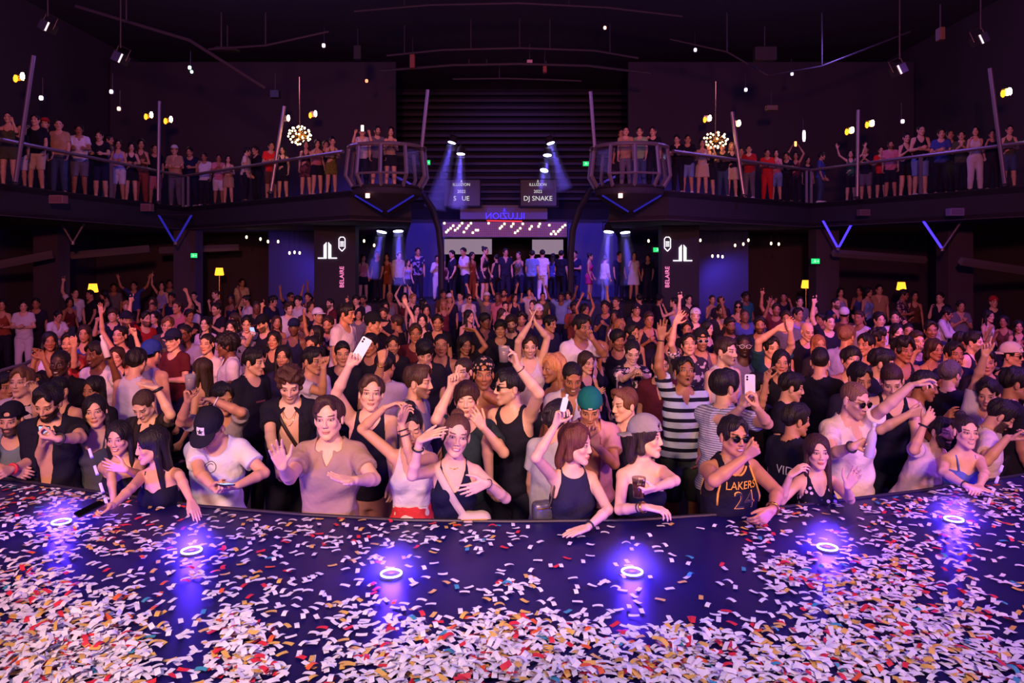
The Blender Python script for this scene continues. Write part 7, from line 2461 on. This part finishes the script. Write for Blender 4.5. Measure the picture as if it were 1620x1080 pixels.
def npmesh(me):
    if me.name not in _npm:
        co_ = np.empty(len(me.vertices) * 3, np.float32); me.vertices.foreach_get('co', co_)
        f_ = np.empty(len(me.loops), np.int32); me.loops.foreach_get('vertex_index', f_)
        _npm[me.name] = (co_.reshape(-1, 3), f_.reshape(-1, 4))
    return _npm[me.name]


_npm = {}
hcs = []
for o, S, yaw, pose, sex, sk, hr, hc_, top, tc in small:
    a = arch(pose, sex, False)
    M = Matrix.Translation(Vector(o)) @ Matrix.Rotation(RAD(yaw), 4, 'Z') @ Matrix.Scale(S, 4)
    parts = [(a['body'], Matrix.Identity(4), skinmat(sk, HCOL[hc_], 0, 1, 0)), (top_of(a, top), Matrix.Identity(4), cloth(COLS[tc])), (bot_of(a, 'jeans'), Matrix.Identity(4), cloth(COLS['dark']))]
    for st in ([hr] if isinstance(hr, str) else hr):
        parts.append((hair(st, 1, .016), a['b'].headmat(), cloth(COLS['dark']) if st.startswith('cap') else hairmat(HCOL[hc_])))
    for me, L, mt in parts:
        c_, f_ = npmesh(me)
        T = np.array(M @ L)
        verts.append(c_ @ T[:3, :3].T + T[:3, 3]); faces.append(f_ + nv); nv += len(c_)
        mids.append(np.full(len(f_), mslot(mt), np.int32))
        if me == a['body']:
            h = np.empty(len(c_) * 3, np.float32); me.attributes['hc'].data.foreach_get('vector', h); hcs.append(h.reshape(-1, 3))
        else:
            hcs.append(np.zeros((len(c_), 3), np.float32))
if small:
    me = mesh_np('crowd', np.concatenate(verts), np.concatenate(faces), mats)
    me.polygons.foreach_set('material_index', np.concatenate(mids))
    at = me.attributes.new('hc', 'FLOAT_VECTOR', 'POINT'); at.data.foreach_set('vector', np.concatenate(hcs).ravel())
    link('crowd', me, None, None, 'distant rows of dancers in front of the back platform', 'crowd', None, 'stuff')
# ------------------------------------------------------------------ camera, light, air
cam = bpy.data.cameras.new('camera')
cam.sensor_fit = 'HORIZONTAL'; cam.sensor_width = 36.0; cam.lens = 36.0 * F / 1620.0
cam.shift_x = 0.0; cam.shift_y = -(540 - HY) / 1620.0
cam.clip_end = 200; cam.clip_start = .05
co = bpy.data.objects.new('camera', cam); COL.objects.link(co)
co.location = (0, 0, CAMZ); co.rotation_euler = (RAD(90), 0, 0)
SC.camera = co
w = bpy.data.worlds.new('world'); SC.world = w; w.use_nodes = True
bg = w.node_tree.nodes['Background']; bg.inputs[0].default_value = (.19, .10, .46, 1); bg.inputs[1].default_value = .75


def aimed(o, at):
    d = Vector(at) - o.location
    o.rotation_euler = d.to_track_quat('-Z', 'Y').to_euler()


def spot(name, loc, at, e, col, ang, blend=.6, size=.3):
    l = bpy.data.lights.new(name, 'SPOT'); l.energy = e; l.color = col; l.spot_size = RAD(ang); l.spot_blend = blend; l.shadow_soft_size = size
    o = bpy.data.objects.new(name, l); COL.objects.link(o); o.location = loc; aimed(o, at)
    return o


# stage wash lamps on the bar over the booth
WARM = (1.0, .39, .27)
spot('stage_wash', (-1.6, -1.0, 4.2), (-1.0, 5.7, 1.6), 1500, (1.0, .57, .43), 50)
spot('stage_wash', (1.6, -1.0, 4.2), (1.0, 5.7, 1.6), 850, (1.0, .55, .46), 50)
spot('crowd_wash', (-3.4, .2, 3.9), (-2.5, 9.5, 1.6), 800, WARM, 62)
spot('crowd_wash', (3.0, .2, 3.9), (1.8, 9.5, 1.6), 800, WARM, 62)
spot('far_wash', (-1.5, 1.0, 5.0), (-7, 19, 5.0), 3800, (1.0, .26, .24), 62)
spot('far_wash', (1.5, 1.0, 5.0), (7, 19, 5.0), 3800, (1.0, .24, .27), 62)
spot('violet_wash', (7.5, 4.5, 6.0), (3.6, 5.6, 1.3), 1500, (.42, .12, 1.0), 64)
spot('violet_wash', (-7.5, 4.5, 6.0), (-3.4, 6.0, 1.3), 260, (.45, .2, 1.0), 60)
spot('stage_down', (0, 1.6, 7.0), (0, 2.3, 1.1), 520, (.72, .68, 1.0), 50, .9)
spot('violet_wash', (9, 7, 6.5), (6, 13, 1.5), 2600, (.42, .12, 1.0), 70)
spot('violet_wash', (-9, 7, 6.5), (-6.5, 13, 1.5), 900, (.42, .15, 1.0), 70)
for x, y in ((-8, 8), (8, 8), (-8.5, 20), (8.5, 20), (0, 13)):  # unseen violet fill lamps, added to lift the dark hall
    l = bpy.data.lights.new('violet_fill', 'POINT'); l.energy = 180; l.color = (.30, .17, 1.0); l.shadow_soft_size = .5
    o = bpy.data.objects.new('violet_fill', l); COL.objects.link(o); o.location = (x, y, 8.2)
# blue moving heads at the back
BL = (.16, .10, 1.0)
spot('back_blue', (-3, 24, 6.5), (-4, 28.5, 1.8), 2600, (.17, .09, 1.0), 100)
spot('back_blue', (3, 24, 6.5), (4, 28.5, 1.8), 2600, (.17, .09, 1.0), 100)
spot('back_blue', (0, 29, 8.5), (0, 36, 6.0), 700, BL, 80)
spot('back_blue', (-6, 24.5, 2.7), (-9, 25.4, 1.4), 130, BL, 110)
spot('back_blue', (6.5, 24.5, 2.7), (7.5, 25.4, 1.4), 130, BL, 110)
BEAMS = ((604, 366, 23.5, (588, 440), .55, 'left lamp of the pair over the man in the lit white shirt'), (630, 365, 23.5, (633, 450), .75, 'bright lamp straight over the man in the lit white shirt'), (963, 366, 23.5, (955, 450), .75, 'bright lamp over the seated white shirt on the back platform'), (989, 367, 23.5, (997, 450), .55, 'lamp over the woman in the white dress at the back'),
         (715, 225, 29, (688, 330), .6, 'high blue lamp nearest the filming pod'), (729, 243, 29, (724, 330), .8, 'blue lamp over the first name screen'), (871, 226, 29, (893, 300), .7, 'high blue lamp nearest the green shirt pod'), (866, 245, 29, (866, 300), .3, 'thin blue lamp under the high one'), (861, 269, 29, (855, 300), .4, 'low blue lamp over the second name screen'))
for x, y, d, (tx, ty), st, lab in BEAMS:
    p, q = P3(x, y, d), P3(tx, ty, d - .3)
    ax = nrm(q - p)
    r, c, z = fixture(x, y, d, ax, 'blue moving head, ' + lab, M_SPOTFACE, .17)
    L = np.linalg.norm(q - p)
    spot('beam_lamp', tuple(p + ax * .03), tuple(q), 2400 * st, BL, 16, .3, .05)
    m = MB()
    xx, yy, zz = ortho(ax, (0, 1, 0.01))
    T = Matrix.Identity(4)
    for i, e in enumerate((xx, yy, zz)):
        for j in range(3): T[j][i] = float(e[j])
    m.lathe((0, 0, 0), [(.15, .04), (.15 + L * .11, L)], 20, 0, T)
    t = NT('haze'); t.t.nodes.remove(t.b)
    v = t.n('ShaderNodeVolumeScatter'); v.inputs[0].default_value = (.8, .8, 1, 1); v.inputs[1].default_value = .35 * st; v.inputs[2].default_value = .0
    t.t.links.new(v.outputs[0], t.out.inputs['Volume'])
    o = m.obj('haze_volume', [t.mat], None, True, label='soft blue haze in the beam of the ' + lab, cat='haze', kind='stuff')
    o.location = tuple(map(float, c))
vs = SC.view_settings
SC.display_settings.display_device = 'sRGB'
vs.view_transform = 'Standard'; vs.look = 'None'; vs.exposure = 0.0; vs.gamma = 1.0; vs.use_curve_mapping = False
cy = SC.cycles
cy.use_denoising = True
cy.max_bounces = 5; cy.diffuse_bounces = 2; cy.glossy_bounces = 2; cy.transmission_bounces = 4; cy.transparent_max_bounces = 8; cy.volume_bounces = 0
cy.sample_clamp_indirect = 4.0
cy.caustics_reflective = False; cy.caustics_refractive = False

for o in bpy.data.objects:
    l = o.get('label')
    if l and len(re.findall(r"[A-Za-z0-9']+", l)) > 16:
        o['label'] = l.replace(' open-necked', '').replace(' strappy', '').replace(' long-sleeved', '').replace('with a ', 'with ').replace('%s in a' % 'x', '').replace(' up to the face', '')
